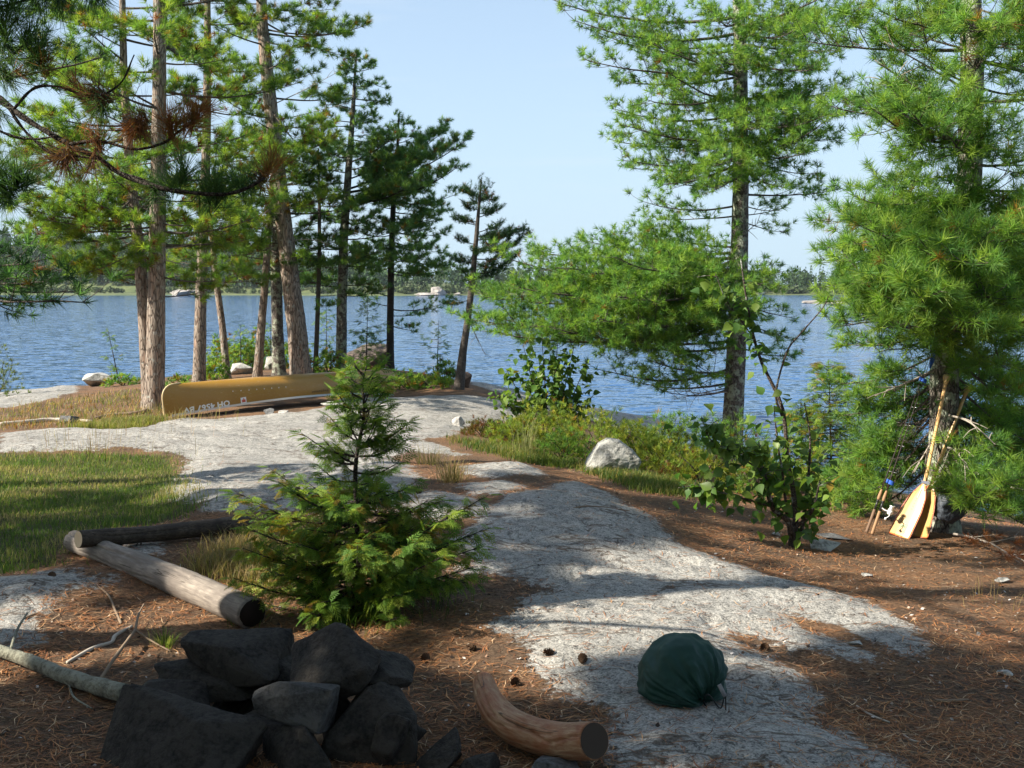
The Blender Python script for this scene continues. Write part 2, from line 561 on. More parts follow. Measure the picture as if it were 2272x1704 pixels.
def M_bark(name, plate, crack, lichen=None, lich_amt=0.0, stretch=0.28, scale=26.0, pink=None):
    t = NT(name)
    o = t.co((1, 1, stretch))
    wv = t.noise(o, 7, 3)
    d = t.n('Vector' + 'Math', operation='ADD')
    t.l(o, d.inputs[0])
    s = t.n('VectorMath', operation='SCALE'); s.inputs['Scale'].default_value = 0.035
    nz = t.n('TexNoise'); nz.inputs['Scale'].default_value = 16; t.l(o, nz.inputs['Vector']); t.l(nz.outputs[1], s.inputs[0]); t.l(s.outputs[0], d.inputs[1])
    e = t.voro(d.outputs[0], scale, 'DISTANCE_TO_EDGE')
    n1 = t.noise(o, 38, 4, 0.65)
    k = t.ramp(t.math('ADD', e, t.math('MULTIPLY', t.math('SUBTRACT', n1, 0.5), 0.22)), [(-0.02, 0.0), (0.13, 1.0)])
    pc = t.mix(t.ramp(n1, [(0.3, 0.0), (0.7, 1.0)]), tuple(np.array(plate) * 0.7), tuple(np.array(plate) * 1.25))
    if pink is not None:
        pc = t.mix(t.ramp(t.noise(o, 12, 3), [(0.52, 0.0), (0.66, 0.75)]), pc, pink)
    c = t.mix(k, crack, pc)
    if lichen is not None:
        ln = t.noise(t.co(), 9, 6, 0.68)
        c = t.mix(t.ramp(ln, [(0.6 - lich_amt, 0.0), (0.66 - lich_amt, 0.85)]), c, lichen)
    t.base(c); t.rough(0.9); t.spec(0.15)
    t.bump(t.math('ADD', k, t.math('MULTIPLY', n1, 0.5)), 0.9, 0.014)
    return t.m

# ------------------------------------------------------------------ the setting: ground
def ground_material():
    t = NT('ground')
    o = t.co()
    rock = t.attr('rock', 'Fac'); grass = t.attr('grass', 'Fac')
    nb = t.noise(o, 3.2, 7, 0.62)
    nf = t.noise(o, 26, 5, 0.7)
    edge = t.math('ADD', t.math('MULTIPLY', t.math('SUBTRACT', nb, 0.5), 1.1), t.math('MULTIPLY', t.math('SUBTRACT', nf, 0.5), 0.7))
    rk = t.ramp(t.math('ADD', rock, edge), [(0.44, 0.0), (0.56, 1.0)])
    # granite with grey lichen speckle
    vx = t.n('TexVoronoi', feature='F1'); t.l(o, vx.inputs['Vector']); vx.inputs['Scale'].default_value = 150
    sx = t.n('SeparateColor'); t.l(vx.outputs['Color'], sx.inputs[0])
    n1 = sx.outputs[0]
    n2 = t.noise(t.co((0.8, 1.4, 1), rot=(0, 0, math.radians(28))), 6, 6, 0.7)
    n3 = t.noise(o, 26, 5, 0.72)
    sp = t.math('ADD', t.math('MULTIPLY', n1, 0.30), t.math('MULTIPLY', n3, 0.75))
    sp = t.math('ADD', sp, t.math('MULTIPLY', n2, 0.35))
    k = t.ramp(sp, [(0.50, 0.0), (0.66, 0.5), (0.90, 1.0)])
    rc = t.mix(k, (0.105, 0.102, 0.095), (0.50, 0.475, 0.43))
    rc = t.mix(t.ramp(t.noise(o, 1.3, 4), [(0.42, 0.0), (0.62, 0.45)]), rc, t.mix(k, (0.082, 0.08, 0.075), (0.33, 0.315, 0.285)))
    rc = t.mix(t.ramp(t.noise(o, 11, 5, 0.7), [(0.60, 0.0), (0.68, 0.6)]), rc, t.mix(k, (0.06, 0.062, 0.06), (0.24, 0.24, 0.225)))
    rc = t.mix(t.ramp(t.noise(o, 5.5, 5, 0.65, 0.8), [(0.62, 0.0), (0.72, 0.35)]), rc, (0.40, 0.24, 0.15))
    cn = t.noise(t.co((0.6, 1.7, 1), rot=(0, 0, math.radians(28))), 1.25, 5, 0.6)
    cr = t.math('ABSOLUTE', t.math('SUBTRACT', cn, 0.5), 0.0)
    rc = t.mix(t.ramp(cr, [(0.0, 0.8), (0.004, 0.7), (0.011, 0.0)]), rc, (0.075, 0.052, 0.036))
    # needle duff and soil
    s1 = t.noise(t.co((1, 2.6, 1), rot=(0, 0, 0.5)), 46, 5, 0.75)
    s2 = t.noise(o, 1.7, 5, 0.6)
    dc = t.ramp(s1, [(0.3, (0.04, 0.026, 0.018)), (0.46, (0.17, 0.095, 0.052)), (0.58, (0.34, 0.19, 0.10)), (0.74, (0.50, 0.36, 0.23))])
    soil = t.ramp(s1, [(0.3, (0.035, 0.027, 0.02)), (0.55, (0.12, 0.085, 0.06)), (0.75, (0.30, 0.24, 0.18))])
    dc = t.mix(t.ramp(s2, [(0.40, 0.0), (0.58, 0.75)]), dc, soil)
    gs = t.ramp(t.math('ADD', grass, t.math('MULTIPLY', edge, 0.6)), [(0.4, 0.0), (0.6, 0.8)])
    dc = t.mix(gs, dc, t.ramp(s1, [(0.3, (0.02, 0.024, 0.01)), (0.6, (0.075, 0.085, 0.028)), (0.8, (0.2, 0.16, 0.07))]))
    t.base(t.mix(rk, dc, rc))
    t.rough(0.92); t.spec(0.18)
    hh = t.math('ADD', t.math('MULTIPLY', n1, 0.12), t.math('MULTIPLY', n3, 0.9))
    hd = t.math('ADD', t.math('MULTIPLY', s1, 1.2), nf)
    mx = t.n('Mix', data_type='FLOAT')
    t.l(rk, mx.inputs[0]); t.l(hd, mx.inputs[2]); t.l(hh, mx.inputs[3])
    t.bump(mx.outputs[0], 0.9, 0.022)
    return t.m

def build_ground():
    ys = np.concatenate([np.linspace(-26, 0.8, 30), np.geomspace(1.4, 33, 370), np.linspace(33.6, 60, 14)])
    uc = np.linspace(-1, 1, 340)
    uo = np.linspace(0.06, 1, 18) ** 1.5
    X = []
    for y in ys:
        w = 0.56 * max(y, 2.0) + 0.9
        X.append(np.concatenate([(-w - uo * (45 - w))[::-1], uc * w, w + uo * (45 - w)]))
    X = np.array(X); Y = np.repeat(ys[:, None], X.shape[1], 1)
    x, y = X.ravel(), Y.ravel()
    r, g = masks(x, y)
    z = Hfull(x, y, r)
    n, m = X.shape
    i = (np.arange(n - 1)[:, None] * m + np.arange(m - 1)[None, :])
    f4 = np.stack([i, i + 1, i + m + 1, i + m], -1).reshape(-1, 4)
    mb = MB().add(np.stack([x, y, z], 1), None, f4)
    o = single('ground', mb, ground_material(), kind='structure')
    for nm, val, wd in (('rock', r, 0.45), ('grass', g, 0.5)):
        a = o.data.attributes.new(nm, 'FLOAT', 'POINT')
        a.data.foreach_set('value', np.clip(0.5 + val / wd, 0, 1).astype(np.float32))
    o['label'] = 'bare granite and pine needle ground sloping to the lake'
    return o
build_ground()

# ------------------------------------------------------------------ the lake
def build_water():
    t = NT('lake_water')
    t.base((0.014, 0.075, 0.20)); t.rough(0.08); t.spec(0.24)
    t.b.inputs['IOR'].default_value = 1.333
    def nz(vec, scale, detail, dist):
        x = t.n('TexNoise'); t.l(vec, x.inputs['Vector'])
        x.inputs['Scale'].default_value = scale; x.inputs['Detail'].default_value = detail; x.inputs['Distortion'].default_value = dist
        s = t.n('VectorMath', operation='SUBTRACT'); t.l(x.outputs[1], s.inputs[0]); s.inputs[1].default_value = (0.5, 0.5, 0.5)
        return s.outputs[0]
    def sc(v, k):
        s = t.n('VectorMath', operation='MULTIPLY'); t.l(v, s.inputs[0]); s.inputs[1].default_value = k
        return s.outputs[0]
    def ad(a, b):
        s = t.n('VectorMath', operation='ADD'); t.l(a, s.inputs[0])
        if isinstance(b, tuple): s.inputs[1].default_value = b
        else: t.l(b, s.inputs[1])
        return s.outputs[0]
    w = ad(sc(nz(t.co((0.45, 1.2, 1), rot=(0, 0, 0.2)), 2.0, 3, 0.4), (0.35, 0.75, 0)), sc(nz(t.co((0.7, 1.2, 1), rot=(0, 0, -0.2)), 6.5, 3, 0.3), (0.4, 0.6, 0)))
    w = ad(w, (0, 0, 1.0))
    nn = t.n('VectorMath', operation='NORMALIZE'); t.l(w, nn.inputs[0])
    t.l(nn.outputs[0], t.b.inputs['Normal'])
    ys = np.concatenate([[-80, 0], np.geomspace(8, 900, 40)])
    xs = np.concatenate([-np.geomspace(760, 3, 24), np.geomspace(3, 760, 24)])
    X, Y = np.meshgrid(xs, ys)
    n, m = X.shape
    i = (np.arange(n - 1)[:, None] * m + np.arange(m - 1)[None, :])
    f4 = np.stack([i, i + 1, i + m + 1, i + m], -1).reshape(-1, 4)
    mb = MB().add(np.stack([X.ravel(), Y.ravel(), np.full(X.size, WATER_Z)], 1), None, f4)
    o = single('lake_water', mb, t.m, kind='structure')
    o['label'] = 'wind rippled blue lake between the camp and far shore'
build_water()

# ------------------------------------------------------------------ far shore
def far_h(x, y):
    """height of the far land above the water"""
    y0 = 368 + 8 * np.sin(x / 43.0) + 6 * np.sin(x / 17.0 + 1)
    d = np.maximum(y - y0, -6)
    left = 1 / (1 + np.exp((x + 95) / 26.0))
    top = 2.5 + 21 * left + 1.5 * np.sin(x / 60 + 0.5)
    flat = 26 * left + 3
    return WATER_Z + 0.35 * np.clip(d, -4, 1.0) + top * (1 - np.exp(-np.maximum(d - flat, 0) / 38.0)) + np.clip(d, 0, 30) * 0.015

def build_far():
    xs = np.linspace(-620, 620, 160); ys = np.concatenate([np.linspace(352, 420, 40), np.linspace(425, 700, 24)])
    X, Y = np.meshgrid(xs, ys)
    n, m = X.shape
    i = (np.arange(n - 1)[:, None] * m + np.arange(m - 1)[None, :])
    f4 = np.stack([i, i + 1, i + m + 1, i + m], -1).reshape(-1, 4)
    t = NT('far_land')
    nz = t.noise(t.co(), 0.12, 5)
    t.base(t.ramp(nz, [(0.35, (0.05, 0.075, 0.024)), (0.6, (0.10, 0.12, 0.036)), (0.75, (0.06, 0.07, 0.024))]))
    t.rough(0.95)
    o = single('far_shore', MB().add(np.stack([X.ravel(), Y.ravel(), far_h(X.ravel(), Y.ravel())], 1), None, f4), t.m, kind='structure')
    o['label'] = 'low wooded far shore across the lake'
    # the wood: conifers and rounder crowns, one mass seen across the water
    rg = np.random.RandomState(4)
    mb = MB()
    cnt = 0
    def conifer(bx, by, bz, h, w, col):
        k = 7
        L = []; C = []
        for a in range(k):
            f = a / k
            zz = bz + h * (0.08 + 0.92 * f)
            rr = w * (1 - f) ** 0.85 * rg.uniform(0.75, 1.15) + 0.12
            m_ = 7
            an = rg.uniform(0, 6.28) + np.arange(m_) * 6.283 / m_ + rg.uniform(-0.3, 0.3, m_)
            r2 = rr * rg.uniform(0.55, 1.15, m_)
            tip = np.stack([bx + r2 * np.cos(an), by + r2 * np.sin(an), zz - h * 0.05 * rg.uniform(0.2, 1.3, m_)], 1)
            lf = np.stack([bx + 0.45 * r2 * np.cos(an + 0.5), by + 0.45 * r2 * np.sin(an + 0.5), np.full(m_, zz + h * 0.09)], 1)
            rt = np.stack([bx + 0.45 * r2 * np.cos(an - 0.5), by + 0.45 * r2 * np.sin(an - 0.5), np.full(m_, zz + h * 0.03)], 1)
            L.append(np.stack([tip, lf, rt], 1).reshape(-1, 3))
        v = np.concatenate(L)
        mb.add(v, np.arange(len(v)).reshape(-1, 3), None, col * rg.uniform(0.75, 1.25))
    def roundtree(bx, by, bz, h, w, col):
        m_ = 70
        d = nrm(rg.normal(size=(m_, 3)))
        rr = rg.uniform(0.65, 1.0, m_)[:, None]
        lump = 1 + 0.28 * vnoise(d * 2.1 + bx, 3)[:, None]
        c = np.array([bx, by, bz + h * 0.6]) + d * rr * lump * np.array([w, w, h * 0.42])
        u = nrm(rg.normal(size=(m_, 3))); w2 = nrm(np.cross(u, rg.normal(size=(m_, 3))))
        s = w * rg.uniform(0.22, 0.42, m_)[:, None]
        v = np.stack([c + u * s, c - u * s * 0.6 + w2 * s, c - u * s * 0.6 - w2 * s], 1).reshape(-1, 3)
        mb.add(v, np.arange(len(v)).reshape(-1, 3), None, col * rg.uniform(0.8, 1.2))
    greens = np.array([(0.022, 0.048, 0.020), (0.030, 0.060, 0.022), (0.042, 0.078, 0.026), (0.034, 0.068, 0.032)])
    for k in range(1900):
        x = rg.uniform(-260, 260) if k % 3 else rg.uniform(-230, -60)
        left = 1 / (1 + math.exp((x + 95) / 26.0))
        d = (8 + 26 * left) + rg.uniform(0, 1) ** 1.6 * (95)
        y = 368 + 8 * math.sin(x / 43.0) + 6 * math.sin(x / 17.0 + 1) + d
        z = float(far_h(np.array([x]), np.array([y]))[0]) - 0.2
        c = greens[rg.randint(4)]
        if rg.rand() < 0.68:
            h = rg.uniform(6.0, 11.5) * (1 + 0.22 * math.sin(x / 23.0)) * (1.0 if left < 0.5 else 1.1)
            conifer(x, y, z, h, h * rg.uniform(0.13, 0.2), c)
        else:
            h = rg.uniform(5, 8.5)
            roundtree(x, y, z, h, h * rg.uniform(0.24, 0.34), c * np.array([1.25, 1.2, 1.0]))
    for k in range(420):                                   # shrubs along the waterline
        x = rg.uniform(-260, 260)
        left = 1 / (1 + math.exp((x + 95) / 26.0))
        y = 368 + 8 * math.sin(x / 43.0) + 6 * math.sin(x / 17.0 + 1) + 2.5 + 14 * left + rg.uniform(0, 9)
        z = float(far_h(np.array([x]), np.array([y]))[0]) - 0.2
        h = rg.uniform(1.2, 2.8)
        roundtree(x, y, z, h, h * 0.6, np.array([0.075, 0.105, 0.04]))
    o = single('far_forest', mb, M_needle('far_foliage', 0.1, 0.8), kind='stuff', smooth=False)
    o['label'] = 'mixed conifer forest along the far shore'
    o['category'] = 'forest'

build_far()
MAT_PALE = M_granite('pale_granite', (0.52, 0.50, 0.46), (0.18, 0.17, 0.16), 30)

# ------------------------------------------------------------------ stones
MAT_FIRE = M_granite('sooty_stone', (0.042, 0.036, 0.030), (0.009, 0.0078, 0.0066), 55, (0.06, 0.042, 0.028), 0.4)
MAT_GREY = M_granite('grey_stone', (0.14, 0.14, 0.14), (0.04, 0.04, 0.04), 50)
MAT_SLATE = M_granite('slate_stone', (0.075, 0.072, 0.068), (0.02, 0.019, 0.018), 50)
MAT_BOULDER = M_granite('lichened_boulder', (0.47, 0.455, 0.42), (0.13, 0.13, 0.115), 40, (0.34, 0.33, 0.2), 0.5)
MAT_BOULDER2 = M_granite('speckled_boulder', (0.38, 0.37, 0.335), (0.10, 0.10, 0.088), 45, (0.28, 0.27, 0.17), 0.6, patch=5)
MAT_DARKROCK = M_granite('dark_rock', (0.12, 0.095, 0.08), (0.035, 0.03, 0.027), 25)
MAT_REDROCK = M_granite('brown_rock', (0.22, 0.16, 0.13), (0.08, 0.06, 0.05), 25)

def stone(name, label, c, size, seed, mat, cat='stone', group=None, **kw):
    v, f = stone_mb(size, seed, **kw)
    mb = MB().add(v + np.asarray(c), f)
    base = np.array([c[0], c[1], (v + np.asarray(c))[:, 2].min()])
    return single(name, mb, mat, label, cat, group, loc=base, smooth=False)

def stone_d(name, label, x0, x1, y0, y1, Y, depth, seed, mat, cat='stone', group=None, extra=1.0, **kw):
    """a stone that covers the display rectangle at distance Y (front of it)"""
    s = px_m(Y)
    w, h = (x1 - x0) * s * 1.04, (y1 - y0) * s * 1.08 * extra
    c = DP((x0 + x1) / 2, (y0 + y1) / 2, Y) + np.array([0, depth * 0.25, 0])
    return stone(name, label, c, (w, depth, h), seed, mat, cat, group, **kw)

FP = 'stones of the fire ring'
stone_d('fire_stone', 'broad tilted slab lowest in the fire ring, cut by the picture bottom', 170, 556, 1568, 1740, 3.32, 0.40, 101, MAT_FIRE, 'stone', FP, rough=0.03, cuts=7, flat_top=0.55, tilt=(0.10, 0.09), sub=5)
stone_d('fire_stone', 'humped dark stone wedged behind the broad tilted slab beside the mossy branch', 240, 445, 1488, 1600, 3.70, 0.30, 102, MAT_FIRE, 'stone', FP, rough=0.05, cuts=10, tilt=(0, -0.1))
stone_d('fire_stone', 'long flat capstone lying uppermost over the fire ring opening', 378, 618, 1394, 1478, 3.86, 0.30, 103, MAT_FIRE, 'stone', FP, rough=0.045, cuts=8, tilt=(0.15, 0.08), flat_top=0.6)
stone_d('fire_stone', 'thin ledge stone directly beneath the long flat capstone', 325, 580, 1450, 1515, 3.88, 0.34, 104, MAT_FIRE, 'stone', FP, rough=0.05, cuts=9, flat_top=0.5, tilt=(0.05, 0.08))
stone_d('fire_stone', 'upright dark stone at the back of the hearth under the ledge stone', 425, 570, 1492, 1610, 3.84, 0.22, 105, MAT_FIRE, 'stone', FP, rough=0.04, cuts=9)
stone_d('fire_stone', 'big squarish block standing highest in the fire ring', 608, 822, 1374, 1530, 3.64, 0.30, 106, MAT_FIRE, 'stone', FP, rough=0.04, cuts=11, sub=5, cutmin=0.5, tilt=(0.1, -0.12))
stone_d('fire_stone', 'lighter grey stone in front of the squarish block', 542, 728, 1480, 1590, 3.48, 0.22, 107, MAT_SLATE, 'stone', FP, rough=0.05, cuts=6, tilt=(0.1, 0.05))
stone_d('fire_stone', 'wedge stone poking out beyond the squarish block towards the curved log', 770, 890, 1428, 1510, 3.66, 0.25, 108, MAT_FIRE, 'stone', FP, rough=0.05, cuts=9, tilt=(0, 0.15))
stone_d('fire_stone', 'large shadowed block under the wedge stone of the fire ring', 700, 905, 1490, 1690, 3.52, 0.30, 109, MAT_FIRE, 'stone', FP, rough=0.04, cuts=10, sub=5)
stone_d('fire_stone', 'low black stone under the lighter grey stone at the hearth mouth', 545, 720, 1575, 1720, 3.40, 0.22, 110, MAT_FIRE, 'stone', FP, rough=0.05, cuts=9)
stone_d('fire_stone', 'shadowed stone filling the gap beneath the squarish block', 640, 790, 1500, 1660, 3.62, 0.22, 111, MAT_FIRE, 'stone', FP, rough=0.05, cuts=9)
stone_d('fire_stone', 'black stone deep inside the hearth behind the broad tilted slab', 420, 610, 1560, 1690, 3.62, 0.22, 117, MAT_FIRE, 'stone', FP, rough=0.05, cuts=9)
stone_d('fire_stone', 'dark stone wedged between the long capstone and the squarish block', 545, 700, 1440, 1590, 3.86, 0.24, 118, MAT_FIRE, 'stone', FP, rough=0.05, cuts=9)
stone_d('fire_stone', 'low dark stone at the curved log side of the fire ring', 800, 915, 1545, 1700, 3.45, 0.22, 119, MAT_FIRE, 'stone', FP, rough=0.05, cuts=9)
stone_d('loose_stone', 'grey loose stone between the fire ring and the curved log', 895, 995, 1600, 1690, 3.38, 0.2, 112, MAT_FIRE, 'stone', None, rough=0.05, cuts=8)
stone_d('loose_stone', 'small grey stone on dark soil next to the curved log, cut by the frame', 990, 1080, 1640, 1710, 3.32, 0.17, 113, MAT_FIRE, 'stone', None, rough=0.06, cuts=8)
stone_d('loose_stone', 'pale stone half under the dark cut end of the curved log', 1145, 1255, 1636, 1696, 3.32, 0.16, 114, MAT_GREY, 'stone', None, rough=0.05, cuts=8)
stone_d('boulder', 'big pale lichened boulder standing in grass before the yellow green shrubs', 1263, 1384, 953, 1030, 11.0, 0.5, 120, MAT_BOULDER2, 'boulder', None, rough=0.05, sub=5, pts=[(x_, y_ * q_, z_) for (x_, z_) in ((-1, -0.8), (-0.82, -0.25), (-0.45, 0.7), (-0.1, 1.0), (0.25, 0.9), (0.75, 0.35), (1.0, -0.1), (0.85, -0.75), (-0.1, -1.0)) for y_, q_ in ((-0.75, 1 - 0.35 * max(z_, 0)), (0.8, 1 - 0.5 * max(z_, 0)))] + [(0.1, -1.0, 0.1), (-0.5, -0.95, -0.3), (0.5, -0.9, -0.4)])
def ground_stone(name, label, dx, dy, w, h, seed, mat, depth=None, cat='stone', group=None, Y=None, sink=0.15, **kw):
    p = GP(dx, dy) if Y is None else None
    if p is None:
        q = DP(dx, dy, Y); p = np.array([q[0], Y, H(q[0], Y)])
    s = px_m(p[1])
    ww, hh = w * s, h * s
    return stone(name, label, p + np.array([0, 0, hh * (0.5 - sink)]), (ww, depth or ww * 0.8, hh), seed, mat, cat, group, **kw)
ground_stone('loose_stone', 'white and black speckled little stone alone at the granite edge by orange needles', 990, 926, 28, 24, 121, MAT_PALE)
ground_stone('loose_stone', 'grey wedge stone on needles in front of the canoe gunwale', 581, 897, 26, 17, 122, MAT_GREY)
ground_stone('loose_stone', 'low white stone at granite edge before the canoe middle', 612, 893, 22, 9, 123, MAT_PALE)
ground_stone('loose_stone', 'flat pale slab propped by the canoe under the cedar top', 722, 885, 60, 12, 124, MAT_PALE)
ground_stone('loose_stone', 'blocky pale stone by the root snag under the canoe', 748, 888, 30, 18, 125, MAT_BOULDER)
ground_stone('loose_stone', 'domed grey stone among roots on the needle bank beyond the grass', 148, 912, 44, 18, 126, MAT_GREY)
ground_stone('boulder', 'pale shore boulder by the dead sapling at the water', 216, 826, 72, 32, 127, MAT_BOULDER, cat='boulder', Y=23.0, rough=0.04)
ground_stone('boulder', 'small pale boulder just behind the twin pine trunks', 318, 822, 22, 26, 132, MAT_BOULDER, cat='boulder', Y=22.0, rough=0.04)
ground_stone('boulder', 'speckled pale boulder behind the canoe between slender pines', 522, 822, 52, 28, 128, MAT_BOULDER, cat='boulder', Y=22.6, rough=0.04)
ground_stone('boulder', 'white boulder in the gap between two pines by the lake', 592, 812, 40, 34, 129, MAT_PALE, cat='boulder', Y=24.4, rough=0.04)
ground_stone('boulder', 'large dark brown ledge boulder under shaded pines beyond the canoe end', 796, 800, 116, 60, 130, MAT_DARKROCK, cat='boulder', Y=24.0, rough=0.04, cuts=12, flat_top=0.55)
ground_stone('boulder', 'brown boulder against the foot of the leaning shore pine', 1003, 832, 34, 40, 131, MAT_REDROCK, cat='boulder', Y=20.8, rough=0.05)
for k, (dx, dy, w, h, lab) in enumerate([
        (1782, 1182, 70, 26, 'low pale lichened stone beside the leafy sapling trunk'), (1800, 1158, 70, 12, 'dark speckled flat stone behind the lichened stone by the sapling'),
        (1676, 1154, 20, 9, 'pinkish pebble on needles short of the sapling'), (1875, 1245, 26, 8, 'little whitish pebble on brown needles below the rods'),
        (2170, 1452, 34, 12, 'pale flat pebble on dark soil at the far edge of granite'), (2165, 1255, 30, 12, 'mossy pale stone by the rusty dead bough'),
        (1846, 1400, 34, 12, 'white chip of granite lying on the ridge flank'), (1110, 1000, 12, 6, 'pebble in orange needles by the grass strip'), (2115, 1372, 14, 10, 'dark round cobble on the soil slope')]):
    ground_stone('loose_stone', lab, dx, dy, w, h, 140 + k, MAT_BOULDER if k not in (1, 8) else MAT_GREY)
# rocks of the far shore
MAT_FARROCK = M_granite('far_rock', (0.33, 0.30, 0.27), (0.12, 0.105, 0.095), 0.8, patch=0.2)
def far_stone(label, dx, dyb, w, h, seed, Y):
    if Y > 300:
        for _ in range(4):
            x_ = DP(dx, dyb, Y)[0]; Y = 368 + 8 * math.sin(x_ / 43.0) + 6 * math.sin(x_ / 17.0 + 1) + 1.0
    p = DP(dx, dyb, Y); p[2] = WATER_Z
    s = px_m(Y)
    stone('shore_rock', label, p + np.array([0, 0, h * s * 0.3]), (w * s, w * s * 0.7, h * s), seed, MAT_FARROCK, 'rock', 'pale rocks on the far shores', rough=0.16, cuts=14, sub=4)
far_stone('white rock mound on the far shore behind the twin pines', 394, 638, 62, 16, 151, 361)
far_stone('square white block crowning the rock mound behind the twin pines', 405, 632, 16, 14, 152, 364)
far_stone('white rock on the far shore beside the shaded pines', 946, 637, 40, 24, 153, 358)
far_stone('long low brownish rock shelf on the far shore by the white rock', 915, 638, 60, 8, 154, 357)
far_stone('small white rock on the far shore close to the leaning pine', 988, 638, 16, 8, 155, 358)
far_stone('tiny white rock on the far shore just past the tall pine trunk', 1642, 637, 22, 9, 156, 360)
far_stone('low pale rock shelf reaching out from the near point', 1790, 655, 110, 9, 157, 197)
far_stone('large white rock where the near point meets the pine foliage', 1872, 655, 60, 26, 158, 200)

# ------------------------------------------------------------------ logs and branches
def wood_material(name, light, dark, scale=6.0, stretch=0.12, along=0, spec=0.2, rough=0.8, checks=True):
    t = NT(name)
    sc = [1, 1, 1]; 
    o = t.attr('grain', 'Vector')
    mp = t.n('Mapping'); mp.inputs['Scale'].default_value = (stretch, 1, 1); t.l(o, mp.inputs['Vector'])
    n1 = t.noise(mp.outputs[0], scale * 10, 5, 0.65, 0.4)
    n2 = t.noise(o, scale, 4, 0.6)
    c = t.mix(t.ramp(n1, [(0.3, 0.0), (0.7, 1.0)]), dark, light)
    c = t.mix(t.ramp(n2, [(0.42, 0.0), (0.62, 0.75)]), c, tuple(np.array(dark) * 1.4))
    if checks:
        mp2 = t.n('Mapping'); mp2.inputs['Scale'].default_value = (0.05, 1, 1); t.l(o, mp2.inputs['Vector'])
        cr = t.noise(mp2.outputs[0], scale * 5, 3, 0.5)
        k = t.ramp(cr, [(0.62, 0.0), (0.64, 0.9), (0.66, 0.0)])
        c = t.mix(k, c, (0.03, 0.022, 0.016))
    t.base(c); t.rough(rough); t.spec(spec)
    t.bump(n1, 0.6, 0.006)
    return t.m

def log_mesh(pts, rads, seg=28, rows=60, seed=0, amp=0.05, ends=True, knots=0):
    """round log along a path; returns builder and (along, around) grain coordinates"""
    p = spline(pts, rows)
    r = np.interp(np.linspace(0, 1, rows), np.linspace(0, 1, len(rads)), rads)
    mb = MB()
    seg = max(seg, 72); rows = max(rows, 110)
    p = spline(pts, rows); r = np.interp(np.linspace(0, 1, rows), np.linspace(0, 1, len(rads)), rads)
    rg_ = np.random.RandomState(seed + 50)
    A_ = np.tile(np.linspace(0, 2 * math.pi, seg, endpoint=False), rows); T_ = np.repeat(np.linspace(0, 1, rows), seg)
    crk = np.zeros(rows * seg)
    for c_ in range(9):
        a0, t0, t1 = rg_.uniform(0, 6.28), rg_.uniform(-0.2, 0.6), 0
        t1 = t0 + rg_.uniform(0.25, 0.8)
        off = a0 + 0.35 * vnoise(np.stack([T_ * 5 + c_ * 9, 0 * T_, 0 * T_], 1), seed)
        dd = np.abs((A_ - off + math.pi) % (2 * math.pi) - math.pi)
        crk += np.exp(-(dd / 0.055) ** 2) * ((T_ > t0) & (T_ < t1)) * rg_.uniform(0.5, 1.0)
    tube(mb, p, r, seg, caps=ends, disp=lambda q: fbm(q * np.array([3.0, 3.0, 3.0]) + seed, 4, seed) * amp * 1.8 + fbm(q * 22 + seed, 2, seed + 3) * amp * 0.5 - 0.14 * crk)
    L = np.concatenate([[0], np.cumsum(np.linalg.norm(np.diff(p, axis=0), axis=1))])
    a = np.linspace(0, 2 * math.pi, seg, endpoint=False)
    g = np.stack([np.repeat(L, seg), np.tile(np.cos(a), rows) * np.repeat(r, seg), np.tile(np.sin(a), rows) * np.repeat(r, seg)], 1)
    if ends:
        g = np.vstack([g, [0, 0, 0], [L[-1], 0, 0]])
    return mb, g, p, r

def set_grain(o, g):
    a = o.data.attributes.new('grain', 'FLOAT_VECTOR', 'POINT')
    a.data.foreach_set('vector', g.astype(np.float32).ravel())

MAT_GREYLOG = wood_material('weathered_wood', (0.35, 0.30, 0.25), (0.12, 0.10, 0.085))
MAT_BARKLOG = wood_material('log_bark', (0.13, 0.098, 0.075), (0.028, 0.021, 0.016), 9.0, 0.4)
MAT_CUT = M_plain('pale_cut_wood', (0.62, 0.47, 0.30), 0.7, 0.2)
MAT_CHAR = M_plain('charred_wood', (0.018, 0.014, 0.012), 0.95, 0.05)
MAT_PEELED = wood_material('peeled_wood', (0.46, 0.30, 0.17), (0.19, 0.060, 0.022), 6.0, 0.2, rough=0.55, spec=0.3)
MAT_DARKCUT = M_plain('dark_cut_wood', (0.06, 0.045, 0.035), 0.85, 0.1)

# the grey barkless log
a = GP(160, 1188); b = GP(545, 1352)
a = a + np.array([0, 0, 0.075]); b = b + np.array([0, 0, 0.068])
mid = (a + b) / 2 + np.array([0, 0.02, 0.0])
mb, g, p, r = log_mesh([a, mid, b], [0.062, 0.073, 0.078, 0.076], seed=3, amp=0.06)
root = thing('weathered_log', 'long grey barkless log with charred end lying on needles', 'log', (p[:, 0].mean(), p[:, 1].mean(), p[:, 2].min() - 0.07))
o = part('log_body', mb, MAT_GREYLOG, root); set_grain(o, g)
mb = MB(); ax = nrm(p[-1] - p[-2])
tube(mb, [p[-1] - ax * 0.03, p[-1] + ax * 0.012], [0.0765, 0.066], 24, disp=lambda q: fbm(q * 16, 3, 8) * 0.22)
part('charred_end', mb, MAT_CHAR, root, label='hollow charred black end of the grey log')
